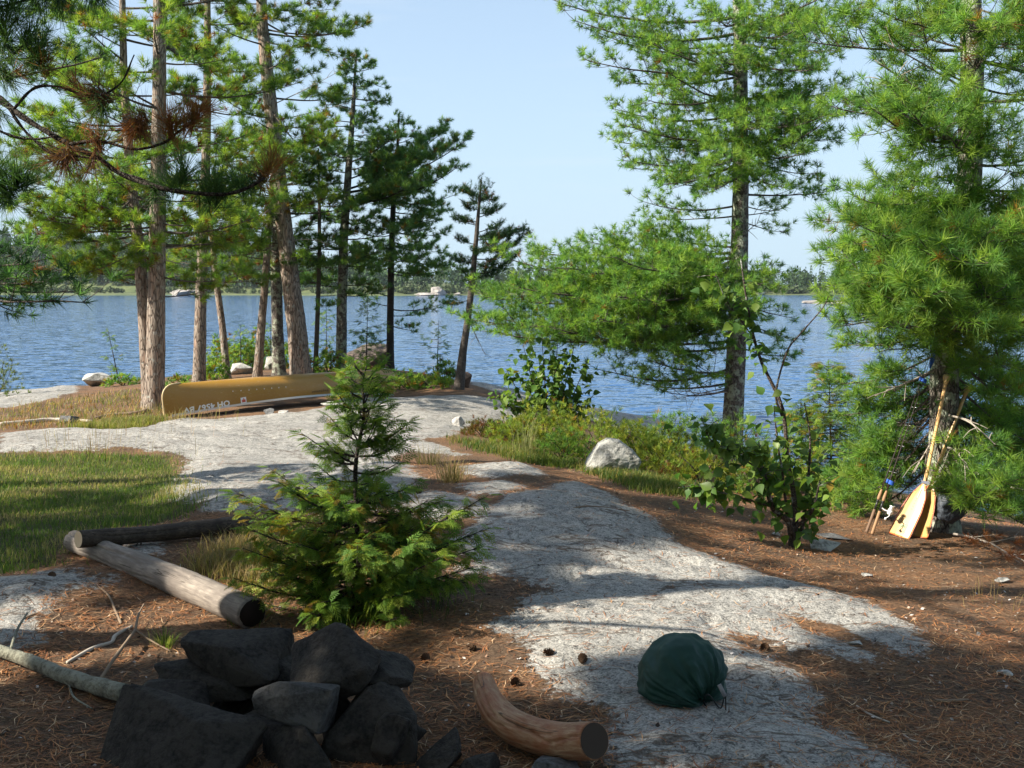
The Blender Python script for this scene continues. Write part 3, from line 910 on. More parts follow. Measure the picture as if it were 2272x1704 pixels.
# the bark-covered log lying across it
a2 = DP(170, 1165, 5.93); b2 = DP(515, 1139, 6.75); b2[2] = max(b2[2], H(b2[0], b2[1]) + 0.05); b2 = b2 + (b2 - a2) * 0.06
mb, g, p, r = log_mesh([a2, (a2 + b2) / 2 + np.array([0, 0, -0.01]), b2], [0.05, 0.056, 0.054], seed=9, amp=0.09)
root = thing('bark_log', 'dark bark covered log with fresh pale cut end resting across the grey log', 'log', (p[:, 0].mean(), p[:, 1].mean(), p[:, 2].min() - 0.05))
o = part('bark', mb, MAT_BARKLOG, root); set_grain(o, g)
mb = MB(); disc(mb, p[0] - nrm(p[1] - p[0]) * 0.003, -(p[1] - p[0]), 0.0485, 28)
part('cut_face', mb, MAT_CUT, root, label='pale sawn end of the dark log')
rg = np.random.RandomState(5)
for k in range(7):
    q = p[int(rg.uniform(18, 50))] + np.array([rg.uniform(-.02, .02), -0.03, -0.04])
    mb = MB(); tube(mb, [q, q + np.array([rg.uniform(-.02, .02), rg.uniform(-.02, .01), -rg.uniform(0.02, 0.05)])], [0.006, 0.002], 4)
    part('loose_bark', mb, MAT_BARKLOG, root)
# the curved peeled log by the fire ring
pts = [DP(1044, 1474, 3.95), DP(1064, 1525, 3.73), DP(1115, 1572, 3.58), DP(1200, 1598, 3.47), DP(1283, 1600, 3.30)]
for q in pts: q[2] = max(q[2], H(q[0], q[1]) + 0.046)
mb, g, p, r = log_mesh(pts, [0.043, 0.056, 0.061, 0.061, 0.060], seed=21, amp=0.05)
root = thing('curved_log', 'bent peeled orange log with dark sawn end beside the fire ring', 'log', (p[:, 0].mean(), p[:, 1].mean(), p[:, 2].min() - 0.06))
o = part('log_body', mb, MAT_PEELED, root); set_grain(o, g)
mb = MB(); ax = nrm(p[-1] - p[-2]); disc(mb, p[-1] + ax * 0.004, ax, 0.058, 28)
part('cut_face', mb, MAT_DARKCUT, root, label='dark weathered sawn end of the curved log')

MAT_TWIG = M_plain('dry_twig', (0.20, 0.145, 0.10), 0.85, 0.15, var=0.3, nscale=30)
MAT_TWIGPALE = M_plain('bleached_twig', (0.42, 0.37, 0.31), 0.85, 0.15, var=0.2, nscale=30)
MAT_MOSSTWIG = M_granite('lichened_branch', (0.24, 0.235, 0.18), (0.07, 0.062, 0.045), 55, (0.12, 0.09, 0.06), 0.6, patch=9)
def stick(name, label, dpts, rads, mat, cat='branch', lift=None, group=None, forks=()):
    def mk(dp, lf):
        out = []
        for k, (dx, dy) in enumerate(dp):
            out.append(GP(dx, dy, (lf[k] if lf else 0) + rads[0] * 0.8))
        return out
    pts = mk(dpts, lift)
    root = thing(name, label, cat, pts[0], group)
    mb = MB(); sp = spline(pts, 24)
    tube(mb, sp, np.interp(np.linspace(0, 1, 24), np.linspace(0, 1, len(rads)), rads), 10, disp=lambda q: fbm(q * 18, 3, 4) * 0.25)
    part('stem', mb, mat, root)
    for (fp, fr, fl) in forks:
        mb = MB(); sp = spline(mk(fp, fl), 14)
        tube(mb, sp, np.linspace(fr[0], fr[1], 14), 7, disp=lambda q: fbm(q * 25, 2, 4) * 0.25)
        part('twig', mb, mat, root)
    return root
stick('fallen_branch', 'thick mossy grey branch lying towards the humped fire ring stone', [(-40, 1430), (60, 1452), (150, 1485), (275, 1525)], [0.022, 0.03, 0.032, 0.036], MAT_MOSSTWIG,
      lift=[0.03, 0.03, 0.02, 0.03], forks=[([(25, 1437), (40, 1410), (62, 1388)], (0.008, 0.004), [0.03, 0.06, 0.09]), ([(150, 1490), (160, 1515), (200, 1540)], (0.005, 0.003), None)])
stick('forked_stick', 'thin forked brown stick standing over needles behind the fire ring', [(205, 1490), (250, 1440), (293, 1388)], [0.008, 0.008, 0.007], MAT_TWIG, lift=[0, 0.03, 0.05],
      forks=[([(293, 1388), (300, 1362), (312, 1338)], (0.007, 0.004), [0.05, 0.07, 0.08]), ([(293, 1388), (330, 1398), (370, 1405)], (0.006, 0.003), [0.05, 0.02, 0.0])])
stick('bent_twig', 'bleached crooked twig on the ground short of the grey log', [(145, 1432), (200, 1408), (240, 1390), (250, 1372), (285, 1352)], [0.008, 0.009, 0.009, 0.007], MAT_TWIGPALE)
stick('bent_twig', 'brown twig with a knuckle lying below the middle of the grey log', [(262, 1345), (250, 1320), (232, 1290), (190, 1265)], [0.007, 0.006, 0.004], MAT_TWIG)
stick('bent_twig', 'short brown twig flat on pale rock beside the shadow stripe', [(52, 1352), (80, 1340), (128, 1332)], [0.005, 0.006, 0.004], MAT_TWIG)
stick('bent_twig', 'pale straight twig on dark soil far beyond the green sack', [(1850, 1530), (1885, 1545), (1922, 1560)], [0.004, 0.005, 0.004], MAT_TWIGPALE)
stick('bent_twig', 'pale straight twig on dark soil nearer the picture bottom', [(1950, 1588), (1970, 1600), (1990, 1607)], [0.004, 0.004, 0.004], MAT_TWIGPALE)
stick('bent_twig', 'brown twig lying level on the needle slope beyond the granite', [(2020, 1512), (2060, 1512), (2092, 1510)], [0.006, 0.006, 0.004], MAT_TWIG)
stick('bent_twig', 'thin dark stick lying along the granite ridge crest', [(1050, 1140), (1180, 1120), (1265, 1112), (1360, 1118)], [0.004, 0.005, 0.005, 0.003], MAT_TWIG)
stick('surface_root', 'grey root running across needles at the granite lip', [(0, 918), (60, 914), (120, 910), (200, 912)], [0.03, 0.035, 0.03, 0.02], MAT_TWIGPALE, 'root')
stick('surface_root', 'dark root crossing needles towards the twin pine foot', [(205, 905), (240, 898), (290, 895), (318, 890)], [0.025, 0.03, 0.04, 0.05], MAT_TWIG, 'root')
stick('surface_root', 'pale bent root snag beside the canoe under the cedar top', [(720, 884), (745, 868), (765, 862), (775, 850)], [0.03, 0.04, 0.04, 0.02], MAT_TWIGPALE, 'root', lift=[0, 0.02, 0.06, 0.13])

# ------------------------------------------------------------------ pine cones
MAT_CONE = M_plain('pine_cone', (0.085, 0.05, 0.03), 0.8, 0.2, var=0.3, nscale=60)
def cone(dx, dy, label, seed, s=0.021):
    rg = np.random.RandomState(seed)
    p = GP(dx, dy, s * 0.6)
    mb = MB(); ax = nrm(np.array([rg.normal(), rg.normal(), 0.25]))
    ref = nrm(np.cross(ax, [0, 0, 1.0])); w = np.cross(ax, ref)
    tube(mb, [p - ax * s, p, p + ax * s * 1.1], [s * 0.45, s * 0.55, s * 0.15], 8)
    for k in range(46):
        t = k / 46; an = k * 2.4
        d = np.cos(an) * ref + np.sin(an) * w
        rr = s * (0.95 * math.sin(math.pi * (0.18 + 0.75 * t)) )
        b0 = p + ax * s * (2.0 * t - 1.0) + d * rr * 0.4
        e = b0 + d * rr * 0.75 + ax * s * 0.32
        sd = np.cross(d, ax) * s * 0.28
        mb.add([b0 - sd, b0 + sd, e + sd * 0.8 + 0.003 * ax, e - sd * 0.8], None, [(0, 1, 2, 3)])
    single('pine_cone', mb, MAT_CONE, label, 'pine cone', 'fallen pine cones', loc=(p[0], p[1], p[2] - s * 0.6))
for k, (dx, dy, lab) in enumerate([(113, 1256, 'pine cone on pale rock near the grey log start'), (1113, 1484, 'pine cone on needles just past the curved log top'), (1020, 1402, 'pine cone in shade between cedar and granite'),
                                   (920, 1424, 'pine cone on needles right of the squarish fire block'), (905, 1074, 'pine cone by the dry grass tuft behind the cedar'), (1258, 1460, 'pine cone on granite edge above the curved log'),
                                   (1652, 1417, 'rusty pine cone on granite beyond the green sack'), (1186, 1437, 'pine cone at granite edge short of the sack')]):
    cone(dx, dy, lab, 200 + k)

# ------------------------------------------------------------------ green stuff sack
def build_sack():
    Y = 3.95
    s = px_m(Y)
    c = DP(1476, 1466, Y)
    gz = H(c[0], c[1])
    g0 = nrm(DP(1538, 1540, Y - 0.16) - c)               # towards the gathered mouth
    up = np.array([0, 0, 1.0])
    u = nrm(np.cross(up, g0)); w = np.cross(g0, u)
    nt, nphi = 72, 180
    th = np.linspace(0.02, math.pi, nt); ph = np.linspace(0, 2 * math.pi, nphi, endpoint=False)
    T, F = np.meshgrid(th, ph, indexing='ij')
    d = np.cos(T)[..., None] * g0 + np.sin(T)[..., None] * (np.cos(F)[..., None] * u + np.sin(F)[..., None] * w)
    pl = np.exp(-((T - 0.12) / 1.05) ** 2)
    n1 = fbm(np.stack([np.cos(F).ravel() * 2.2, np.sin(F).ravel() * 2.2, T.ravel() * 0.35], 1), 4, 3).reshape(T.shape)
    ple = np.abs(np.sin(F * 9 + n1 * 5.5)) ** 0.8 * 0.6 + np.abs(np.sin(F * 17 + n1 * 8)) * 0.25
    R = 1 + 0.10 * fbm(d.reshape(-1, 3) * 1.7 + 4, 3, 8).reshape(T.shape) + 0.05 * (1 - np.abs(fbm(d.reshape(-1, 3) * 2.6 + 1, 2, 14).reshape(T.shape)) * 2)
    R = R - pl * 0.27 * ple - 0.26 * np.exp(-(T / 0.22) ** 2)
    rad = np.array([0.178, 0.175, 0.168])
    v = d * R[..., None] * rad
    # slump: wide at the bottom, flat where it sits
    zz = v[..., 2]
    v = v + (np.clip(-zz, 0, 1) * 0.18)[..., None] * np.stack([v[..., 0], v[..., 1], 0 * zz], -1) / 0.17
    v = v + c
    fl = gz + 0.004
    v[..., 2] = np.where(v[..., 2] < fl + 0.03, fl + 0.03 * np.exp((np.minimum(v[..., 2], fl + 0.03) - fl - 0.03) / 0.03), v[..., 2])
    v = v.reshape(-1, 3)
    i = np.arange(nt - 1)[:, None] * nphi + np.arange(nphi)[None, :]
    j = np.arange(nt - 1)[:, None] * nphi + (np.arange(nphi)[None, :] + 1) % nphi
    f4 = np.stack([i, i + nphi, j + nphi, j], -1).reshape(-1, 4)
    t = NT('green_nylon')
    n = t.noise(t.co(), 5, 4)
    t.base(t.mix(n, (0.0045, 0.031, 0.021), (0.007, 0.045, 0.031)))
    t.rough(0.6); t.spec(0.35)
    t.bump(t.noise(t.co(), 45, 3), 0.15, 0.004)
    root = thing('stuff_sack', 'dark green nylon stuff sack with drawcord sitting on granite', 'bag', (c[0], c[1], gz))
    part('sack_body', MB().add(v, None, f4), t.m, root)
    black = M_plain('black_cord', (0.012, 0.012, 0.013), 0.6, 0.3)
    mouth = c + g0 * 0.135
    pts = [mouth, DP(1530, 1500, Y - 0.2), DP(1556, 1530, Y - 0.2), DP(1566, 1500, Y - 0.17), DP(1567, 1545, Y - 0.16), DP(1556, 1570, Y - 0.16), DP(1547, 1573, Y - 0.16), DP(1543, 1550, Y - 0.17), mouth]
    mb = MB(); tube(mb, spline(pts, 60), 0.0028, 6)
    part('drawcord', mb, black, root)
    mb = MB(); q0, q1 = DP(1553, 1478, Y - 0.19), DP(1567, 1505, Y - 0.185); ax = nrm(q1 - q0); sd = nrm(np.cross(ax, [0, 1, 0]))
    box(mb, (q0 + q1) / 2, ax * 0.026, sd * 0.008, np.array([0, 0.004, 0]))
    part('cord_lock', mb, M_plain('grey_plastic', (0.24, 0.23, 0.235), 0.5), root)
build_sack()

# ------------------------------------------------------------------ canoe
def text_mesh(body, size):
    cu = bpy.data.curves.new('txt', 'FONT')
    cu.body = body; cu.size = size; cu.offset = size * 0.035; cu.resolution_u = 2
    ob = bpy.data.objects.new('txt', cu); COL.objects.link(ob)
    dg = bpy.context.evaluated_depsgraph_get(); dg.update()
    me = ob.evaluated_get(dg).to_mesh()
    v = np.array([x.co[:] for x in me.vertices]) if len(me.vertices) else np.zeros((0, 3))
    me.calc_loop_triangles()
    f = np.array([t.vertices[:] for t in me.loop_triangles])
    ob.evaluated_get(dg).to_mesh_clear()
    bpy.data.objects.remove(ob); bpy.data.curves.remove(cu)
    return v, f

def build_canoe():
    A = DP(352, 903, 15.7); B = DP(852, 857, 19.6)
    A[2] = H(A[0], A[1]); B[2] = H(B[0], B[1])
    ex = B - A; L = np.linalg.norm(ex); ex = ex / L
    side = nrm(np.cross(ex, [0, 0, 1.0]))                  # towards the camera side
    if side[1] > 0: side = -side
    upv = np.cross(side, ex) if np.cross(side, ex)[2] > 0 else -np.cross(side, ex)
    O = (A + B) / 2
    tilt = 0.10
    side, upv = side * math.cos(tilt) + upv * math.sin(tilt) * 0, upv
    nexp = 2.5
    def zg(s): return 0.03 + 0.165 * (1 - np.abs(s) ** 2.0)      # gunwale above the ends' resting line
    def zk(s): return 0.545 - 0.02 * np.abs(s) ** 3
    def bm(s): return 0.012 + 0.40 * (1 - np.abs(s) ** 2.1) ** 0.9
    def xend(z):
        rr = 0.20
        zt = 0.525
        q = np.clip((z - (zt - rr)) / rr, 0, 1)
        return L / 2 - rr + rr * np.sqrt(np.maximum(1 - q ** 2.2, 0.0)) - 0.03 * np.clip((0.3 - z) / 0.3, 0, 1)
    ns, nv = 121, 61
    s = np.sin(np.linspace(-math.pi / 2, math.pi / 2, ns)); a = np.linspace(0, math.pi, nv)
    S, V = np.meshgrid(s, a, indexing='ij')
    def hull(S, V, grow=0.0):
        cy = np.sign(np.cos(V)) * np.abs(np.cos(V)) ** (2 / nexp); sz = np.abs(np.sin(V)) ** (2 / nexp)
        z = zg(S) + (zk(S) - zg(S)) * sz
        y = (bm(S) + grow) * cy * (1 - 0.10 * (1 - sz) * (1 - np.abs(S)))        # tumblehome
        x = S * xend(z)
        return x, y, z + grow * sz
    def W(x, y, z):
        return O + x[..., None] * ex + y[..., None] * side + z[..., None] * upv
    x, y, z = hull(S, V)
    v = W(x, y, z).reshape(-1, 3)
    i = np.arange(ns - 1)[:, None] * nv + np.arange(nv - 1)[None, :]
    f4 = np.stack([i, i + nv, i + nv + 1, i + 1], -1).reshape(-1, 4)
    t = NT('gold_kevlar')
    n = t.noise(t.co((1, 1, 1)), 2.4, 6, 0.65); n2 = t.noise(t.co((0.4, 0.4, 4)), 30, 3)
    c = t.mix(n, (0.31, 0.155, 0.022), (0.40, 0.22, 0.042))
    c = t.mix(t.ramp(n2, [(0.62, 0.0), (0.72, 0.35)]), c, (0.62, 0.52, 0.36))
    t.base(c); t.rough(0.38); t.spec(0.45)
    t.b.inputs['Subsurface Weight'].default_value = 0.0
    root = thing('canoe', 'upturned golden canoe with silver gunwales resting on its ends by the pines', 'canoe', O)
    part('hull', MB().add(v, None, f4), t.m, root)
    alu = M_plain('aluminium', (0.62, 0.66, 0.70), 0.32, 0.5, 0.75, 0.05)
    for sg in (1, -1):
        ss = np.linspace(-0.965, 0.985, 60)
        gx = ss * xend(zg(ss)); gy = sg * (bm(ss) * 0.9 + 0.008 + 0.04 * (1 - np.abs(ss)) * 0); gz = zg(ss) + 0.0
        gy = sg * (bm(ss) * (1 - 0.10 * (1 - np.abs(ss))) + 0.008)
        pts = W(gx, gy, gz)
        mb = MB()
        # a flat rail: rectangular section
        vv = []
        for k in range(len(pts)):
            for (dy, dz) in ((-0.012, -0.016), (0.012, -0.016), (0.012, 0.016), (-0.012, 0.016)):
                vv.append(pts[k] + side * dy + upv * dz)
        ff = []
        for k in range(len(pts) - 1):
            for q in range(4):
                ff.append((k * 4 + q, k * 4 + (q + 1) % 4, (k + 1) * 4 + (q + 1) % 4, (k + 1) * 4 + q))
        mb.add(vv, None, ff)
        part('gunwale', mb, alu, root, smooth=False)
    pale = M_plain('pale_stem_band', (0.62, 0.47, 0.25), 0.5)
    for sg in (-1, 1):
        zz = np.linspace(0.03, 0.524, 40)
        pts = W(sg * (xend(zz) + 0.002), 0 * zz, zz)
        pts = np.vstack([pts, W(np.array([sg * (L / 2 - 0.32)]), np.array([0.0]), np.array([0.534]))])
        mb = MB(); tube(mb, pts, 0.0125, 8)
        part('stem_band', mb, pale, root)
    wood = M_plain('dark_ash_wood', (0.10, 0.06, 0.035), 0.7)
    for ss, nm in ((-0.36, 'thwart'), (0.02, 'yoke'), (0.42, 'thwart')):
        yy = np.linspace(-1, 1, 9) * (bm(np.array([ss])) * 0.92)
        pts = W(np.full(9, ss * L / 2), yy, np.full(9, float(zg(np.array([ss]))[0]) - 0.005))
        mb = MB(); tube(mb, pts, 0.02, 8); part(nm, mb, wood, root)
    for ss in (-0.55, 0.62):
        mb = MB()
        b0 = float(bm(np.array([ss]))[0]) * 0.9
        box(mb, W(np.array([ss * L / 2]), np.array([0.0]), np.array([float(zg(np.array([ss]))[0]) + 0.03]))[0], ex * 0.13, side * b0, upv * 0.012)
        part('seat', mb, wood, root, smooth=False)
        for sg in (1, -1):
            mb = MB()
            q = W(np.array([ss * L / 2 + 0.09]), np.array([sg * b0 * 0.93]), np.array([float(zg(np.array([ss]))[0]) + 0.02]))[0]
            tube(mb, [q, q - upv * 0.05], 0.008, 6); part('seat_hanger', mb, wood, root)
    # lettering laid on the hull, upside down because the canoe is turned over
    def on_hull(tx, tz, off=0.004):
        """points of the camera-side hull at length tx, height tz"""
        s_ = tx / xend(tz)
        q = np.clip((tz - zg(s_)) / (zk(s_) - zg(s_)), 0, 1)
        cy = (1 - q ** nexp) ** (1 / nexp)
        y_ = bm(s_) * cy * (1 - 0.10 * (1 - q) * (1 - np.abs(s_)))
        return W(tx, y_ + off, tz)
    def lay(v, f, x0, z0, ang, name, mat, off=0.004, label=None):
        ca, sa = math.cos(ang), math.sin(ang)
        tx = x0 + v[:, 0] * ca - v[:, 1] * sa; tz = z0 + v[:, 0] * sa + v[:, 1] * ca
        part(name, MB().add(on_hull(tx, tz, off), f), mat, root, smooth=False, label=label)
    white = M_plain('white_vinyl', (0.78, 0.78, 0.76), 0.5)
    # position: fractions of the canoe's length from the near end
    def X(fr): return (fr - 0.5) * L
    slope = math.radians(6.5)
    v, f = text_mesh('OH 4567 BV', 0.125)
    v = v * np.array([1.12, 1.0, 1]); v[:, 0] -= 0
    # turned half round: origin at the far end of the words
    fl = slope + math.pi
    x_start = X(0.205); z_start = 0.232
    lay(v, f, x_start, z_start, fl, 'registration_lettering', white, 0.005, 'white upside down registration reading OH 4567 BV')
    sq = np.array([(0, 0, 0), (0.1, 0, 0), (0.1, 0.1, 0), (0, 0.1, 0)])
    lay(sq, [(0, 1, 2), (0, 2, 3)], X(0.245), 0.158, slope, 'validation_sticker', white, 0.005, 'white square sticker with red mark')
    red = M_plain('red_print', (0.55, 0.10, 0.07), 0.5)
    lay(np.array([(0.018, 0.02, 0), (0.082, 0.02, 0), (0.082, 0.062, 0), (0.018, 0.062, 0), (0.03, 0.066, 0), (0.07, 0.066, 0), (0.05, 0.088, 0)]), [(0, 1, 2), (0, 2, 3), (4, 5, 6)], X(0.245), 0.158, slope, 'sticker_print', red, 0.008)
    dark = M_plain('dark_print', (0.10, 0.055, 0.02), 0.5)
    rg = np.random.RandomState(2)
    mbv = []; mbf = []
    for k in range(8):
        x0 = k * 0.048
        h0, h1 = rg.uniform(0, 0.012), rg.uniform(0.04, 0.055)
        q = len(mbv)
        mbv += [(x0, h0, 0), (x0 + 0.012, h0, 0), (x0 + 0.012, h1, 0), (x0, h1, 0)]
        mbf += [(q, q + 1, q + 2), (q, q + 2, q + 3)]
        q = len(mbv); hh = rg.uniform(0.012, 0.04)
        mbv += [(x0, hh, 0), (x0 + 0.035, hh, 0), (x0 + 0.035, hh + 0.01, 0), (x0, hh + 0.01, 0)]
        mbf += [(q, q + 1, q + 2), (q, q + 2, q + 3)]
    lay(np.array(mbv), np.array(mbf), X(0.53), 0.235, 0.02, 'maker_mark', dark, 0.004, 'small dark illegible maker mark above the gunwale')
    # rivets row
    for fr in np.linspace(0.22, 0.42, 8):
        q = on_hull(np.array([X(fr)]), np.array([0.37 + 0.06 * (fr - 0.22)]), 0.003)[0]
        mb = MB(); disc(mb, q, side, 0.009, 8)
        part('scuff_mark', mb, white, root)
build_canoe()

# ------------------------------------------------------------------ paddles and rods
def blade_wood(name):
    t = NT(name)
    tc = t.attr('uvw', 'Vector')
    sep = t.n('SeparateXYZ'); t.l(tc, sep.inputs[0])
    strip = t.ramp(t.math('ADD', t.math('MULTIPLY', sep.outputs[0], 0.5), 0.5),
                   [(0.0, (0.30, 0.07, 0.02)), (0.05, (0.68, 0.50, 0.22)), (0.24, (0.62, 0.40, 0.13)), (0.28, (0.42, 0.21, 0.055)), (0.32, (0.68, 0.47, 0.18)), (0.62, (0.60, 0.37, 0.12)), (0.67, (0.42, 0.21, 0.06)), (0.72, (0.70, 0.52, 0.24)), (0.95, (0.62, 0.42, 0.15)), (1.0, (0.30, 0.06, 0.02))])
    mp = t.n('Mapping'); mp.inputs['Scale'].default_value = (6, 0.6, 1); t.l(tc, mp.inputs['Vector'])
    n = t.noise(mp.outputs[0], 6, 4)
    t.base(t.mix(1.0, t.mix(t.math('MULTIPLY', n, 0.5), strip, t.mix(1.0, strip, (0.75, 0.65, 0.5), 'MULTIPLY')), (0.72, 0.66, 0.55), 'MULTIPLY'))
    t.rough(0.28); t.spec(0.5)
    return t.m
MAT_BLADE = blade_wood('laminated_blade')
MAT_SHAFT = M_plain('varnished_shaft', (0.66, 0.40, 0.17), 0.3, 0.5, var=0.15, nscale=20)
MAT_GRIP = M_plain('varnished_grip', (0.50, 0.30, 0.12), 0.35, 0.5, var=0.2, nscale=30)
MAT_RED = M_plain('red_edge', (0.33, 0.055, 0.018), 0.35, 0.5)

def paddle(label, tip, throat, grip, wdir, bw, logo=True):
    """tip: middle of the blade's lower end; throat: blade top; grip: shaft top; wdir: across the blade"""
    tip, throat, grip = map(np.asarray, (tip, throat, grip))
    ax = nrm(throat - tip)
    wd = nrm(wdir - ax * np.dot(wdir, ax))
    nn = nrm(np.cross(wd, ax))
    if nn[1] > 0: nn = -nn
    bl = np.linalg.norm(throat - tip)
    root = thing('paddle', label, 'paddle', tip, 'two wooden paddles leaning on the pine')
    tt = np.linspace(0, 1, 40); uu = np.linspace(-1, 1, 15)
    hw = bw / 2 * np.interp(tt, [0, 0.015, 0.06, 0.5, 0.75, 0.93, 1.0], [0.9, 0.97, 1.0, 0.95, 0.72, 0.27, 0.17])
    th = np.interp(tt, [0, 0.8, 1.0], [0.0035, 0.006, 0.013])
    vs_, uv = [], []
    for sgn in (1, -1):
        for k in range(40):
            for u_ in uu:
                vs_.append(tip + ax * bl * tt[k] + wd * hw[k] * u_ + nn * sgn * (th[k] * (1 - 0.75 * abs(u_) ** 3)))
                uv.append((u_, tt[k] * 5, sgn))
    f4 = []
    n1 = 40 * 15
    for k in range(39):
        for q in range(14):
            a_ = k * 15 + q
            f4.append((a_, a_ + 1, a_ + 16, a_ + 15)); f4.append((n1 + a_, n1 + a_ + 15, n1 + a_ + 16, n1 + a_ + 1))
        for q in (0, 14):
            a_ = k * 15 + q
            f4.append((a_, a_ + 15, n1 + a_ + 15, n1 + a_))
    for q in range(14):
        f4.append((q, n1 + q, n1 + q + 1, q + 1))
    o = part('blade', MB().add(vs_, None, f4), MAT_BLADE, root)
    at = o.data.attributes.new('uvw', 'FLOAT_VECTOR', 'POINT'); at.data.foreach_set('vector', np.array(uv, np.float32).ravel())
    mb = MB()
    for sg in (-1, 1):
        e = np.array([tip + ax * bl * tt[k] + wd * hw[k] * sg * 1.01 for k in range(38)])
        tube(mb, e, np.interp(tt[:38], [0, 1], [0.0028, 0.006]), 6)
    tube(mb, [tip - wd * hw[0] - ax * 0.001, tip + wd * hw[0] - ax * 0.001], 0.0045, 6)
    part('edge_band', mb, MAT_RED, root)
    sh = nrm(grip - throat); sl = np.linalg.norm(grip - throat)
    mb = MB(); q = np.linspace(-0.14, 1.0, 30)
    pts = [throat - ax * 0.16, throat - ax * 0.05, throat + sh * 0.04, throat + sh * sl * 0.5, grip - sh * 0.10]
    tube(mb, spline(pts, 30), np.interp(np.linspace(0, 1, 30), [0, 0.2, 0.4, 1], [0.006, 0.014, 0.0155, 0.0145]), 14)
    part('shaft', mb, MAT_SHAFT, root)
    # palm grip: flares to a flat wide top
    mb = MB(); n_ = 16; sg = 16
    hh = np.linspace(0, 0.115, n_); wv = np.interp(hh, [0, 0.04, 0.085, 0.105, 0.115], [0.0145, 0.017, 0.034, 0.036, 0.026]); tv = np.interp(hh, [0, 0.05, 0.115], [0.0145, 0.015, 0.012])
    wd2 = nrm(wd - sh * np.dot(wd, sh)); nn2 = np.cross(sh, wd2)
    an = np.linspace(0, 2 * math.pi, sg, endpoint=False)
    vv = np.array([grip - sh * 0.105 + sh * hh[k] + wd2 * wv[k] * math.cos(a_) + nn2 * tv[k] * math.sin(a_) for k in range(n_) for a_ in an])
    ff = [(k * sg + j, k * sg + (j + 1) % sg, (k + 1) * sg + (j + 1) % sg, (k + 1) * sg + j) for k in range(n_ - 1) for j in range(sg)]
    vv = np.vstack([vv, grip + sh * 0.014]); f3 = [((n_ - 1) * sg + j, (n_ - 1) * sg + (j + 1) % sg, n_ * sg) for j in range(sg)]
    mb.add(vv, f3, ff); part('grip', mb, MAT_GRIP, root)
    if logo:
        green = M_plain('green_print', (0.07, 0.16, 0.045), 0.5); ink = M_plain('brown_print', (0.30, 0.20, 0.07), 0.5)
        def at_(u_, t_): return tip + ax * t_ + wd * u_ + nn * 0.0062
        mb = MB(); c0 = 0.085; pv = []; pf = []
        for k in range(17):                                     # arched crown over a short stem
            a_ = math.pi * k / 16
            pv += [at_(0.020 * math.cos(a_) + 0.002, c0 + 0.018 * math.sin(a_)), at_(0.009 * math.cos(a_) + 0.004, c0 - 0.002 + 0.009 * math.sin(a_))]
        for k in range(16): pf.append((2 * k, 2 * k + 2, 2 * k + 3, 2 * k + 1))
        mb.add(pv, None, pf)
        mb.add([at_(-0.021, c0 - 0.014), at_(-0.012, c0 - 0.014), at_(-0.010, c0 + 0.004), at_(-0.018, c0 + 0.004)], None, [(0, 1, 2, 3)])
        part('logo', mb, green, root, smooth=False, label='small green arched emblem')
        mb = MB()
        for (u0, u1, t0, t1) in [(-0.033, 0.033, 0.113, 0.1145), (-0.033, 0.033, 0.062, 0.0635), (-0.033, -0.0315, 0.062, 0.1145), (0.0315, 0.033, 0.062, 0.1145),
                                 *[(-0.036 + 0.010 * k, -0.030 + 0.010 * k, 0.048, 0.053) for k in range(8)], *[(-0.034 + 0.009 * k, -0.028 + 0.009 * k, 0.036, 0.040) for k in range(8)]]:
            mb.add([at_(u0, t0), at_(u1, t0), at_(u1, t1), at_(u0, t1)], None, [(0, 1, 2, 3)])
        for k in range(7):
            mb.add([at_(-0.006, 0.25 + k * 0.026), at_(0.006, 0.25 + k * 0.026), at_(0.006, 0.258 + k * 0.026), at_(-0.006, 0.258 + k * 0.026)], None, [(0, 1, 2, 3)])
        part('blade_print', mb, ink, root, smooth=False, label='faint frame and tiny illegible print below the emblem')
    # dark band where the blade meets the shaft
    return root

def gl(dx, dy, Y):
    p = DP(dx, dy, Y); return p
P1 = paddle('front bent shaft paddle, its whole pale striped blade facing out', GP(1941, 1157, 0.004), gl(1998, 1043, GP(1941, 1157)[1] + 0.09), gl(2046, 812, 8.60), np.array([0.62, -0.78, 0.0]), 0.195)
P2 = paddle('second paddle, tucked behind the first with only a blade edge and slanting shaft showing', GP(1984, 1159, 0.004), gl(2014, 1040, GP(1984, 1159)[1] + 0.14), gl(2090, 838, 8.72), np.array([0.45, -0.89, 0.0]), 0.185, logo=False)
band = MB()
q = gl(1999, 1042, GP(1941, 1157)[1] + 0.065)
box(band, q, np.array([0.026, -0.02, -0.004]), np.array([0.002, 0.006, 0.0]), np.array([-0.004, 0, 0.0125]))
part('tape_band', band, M_plain('grey_tape', (0.20, 0.21, 0.26), 0.4), P1, smooth=False)

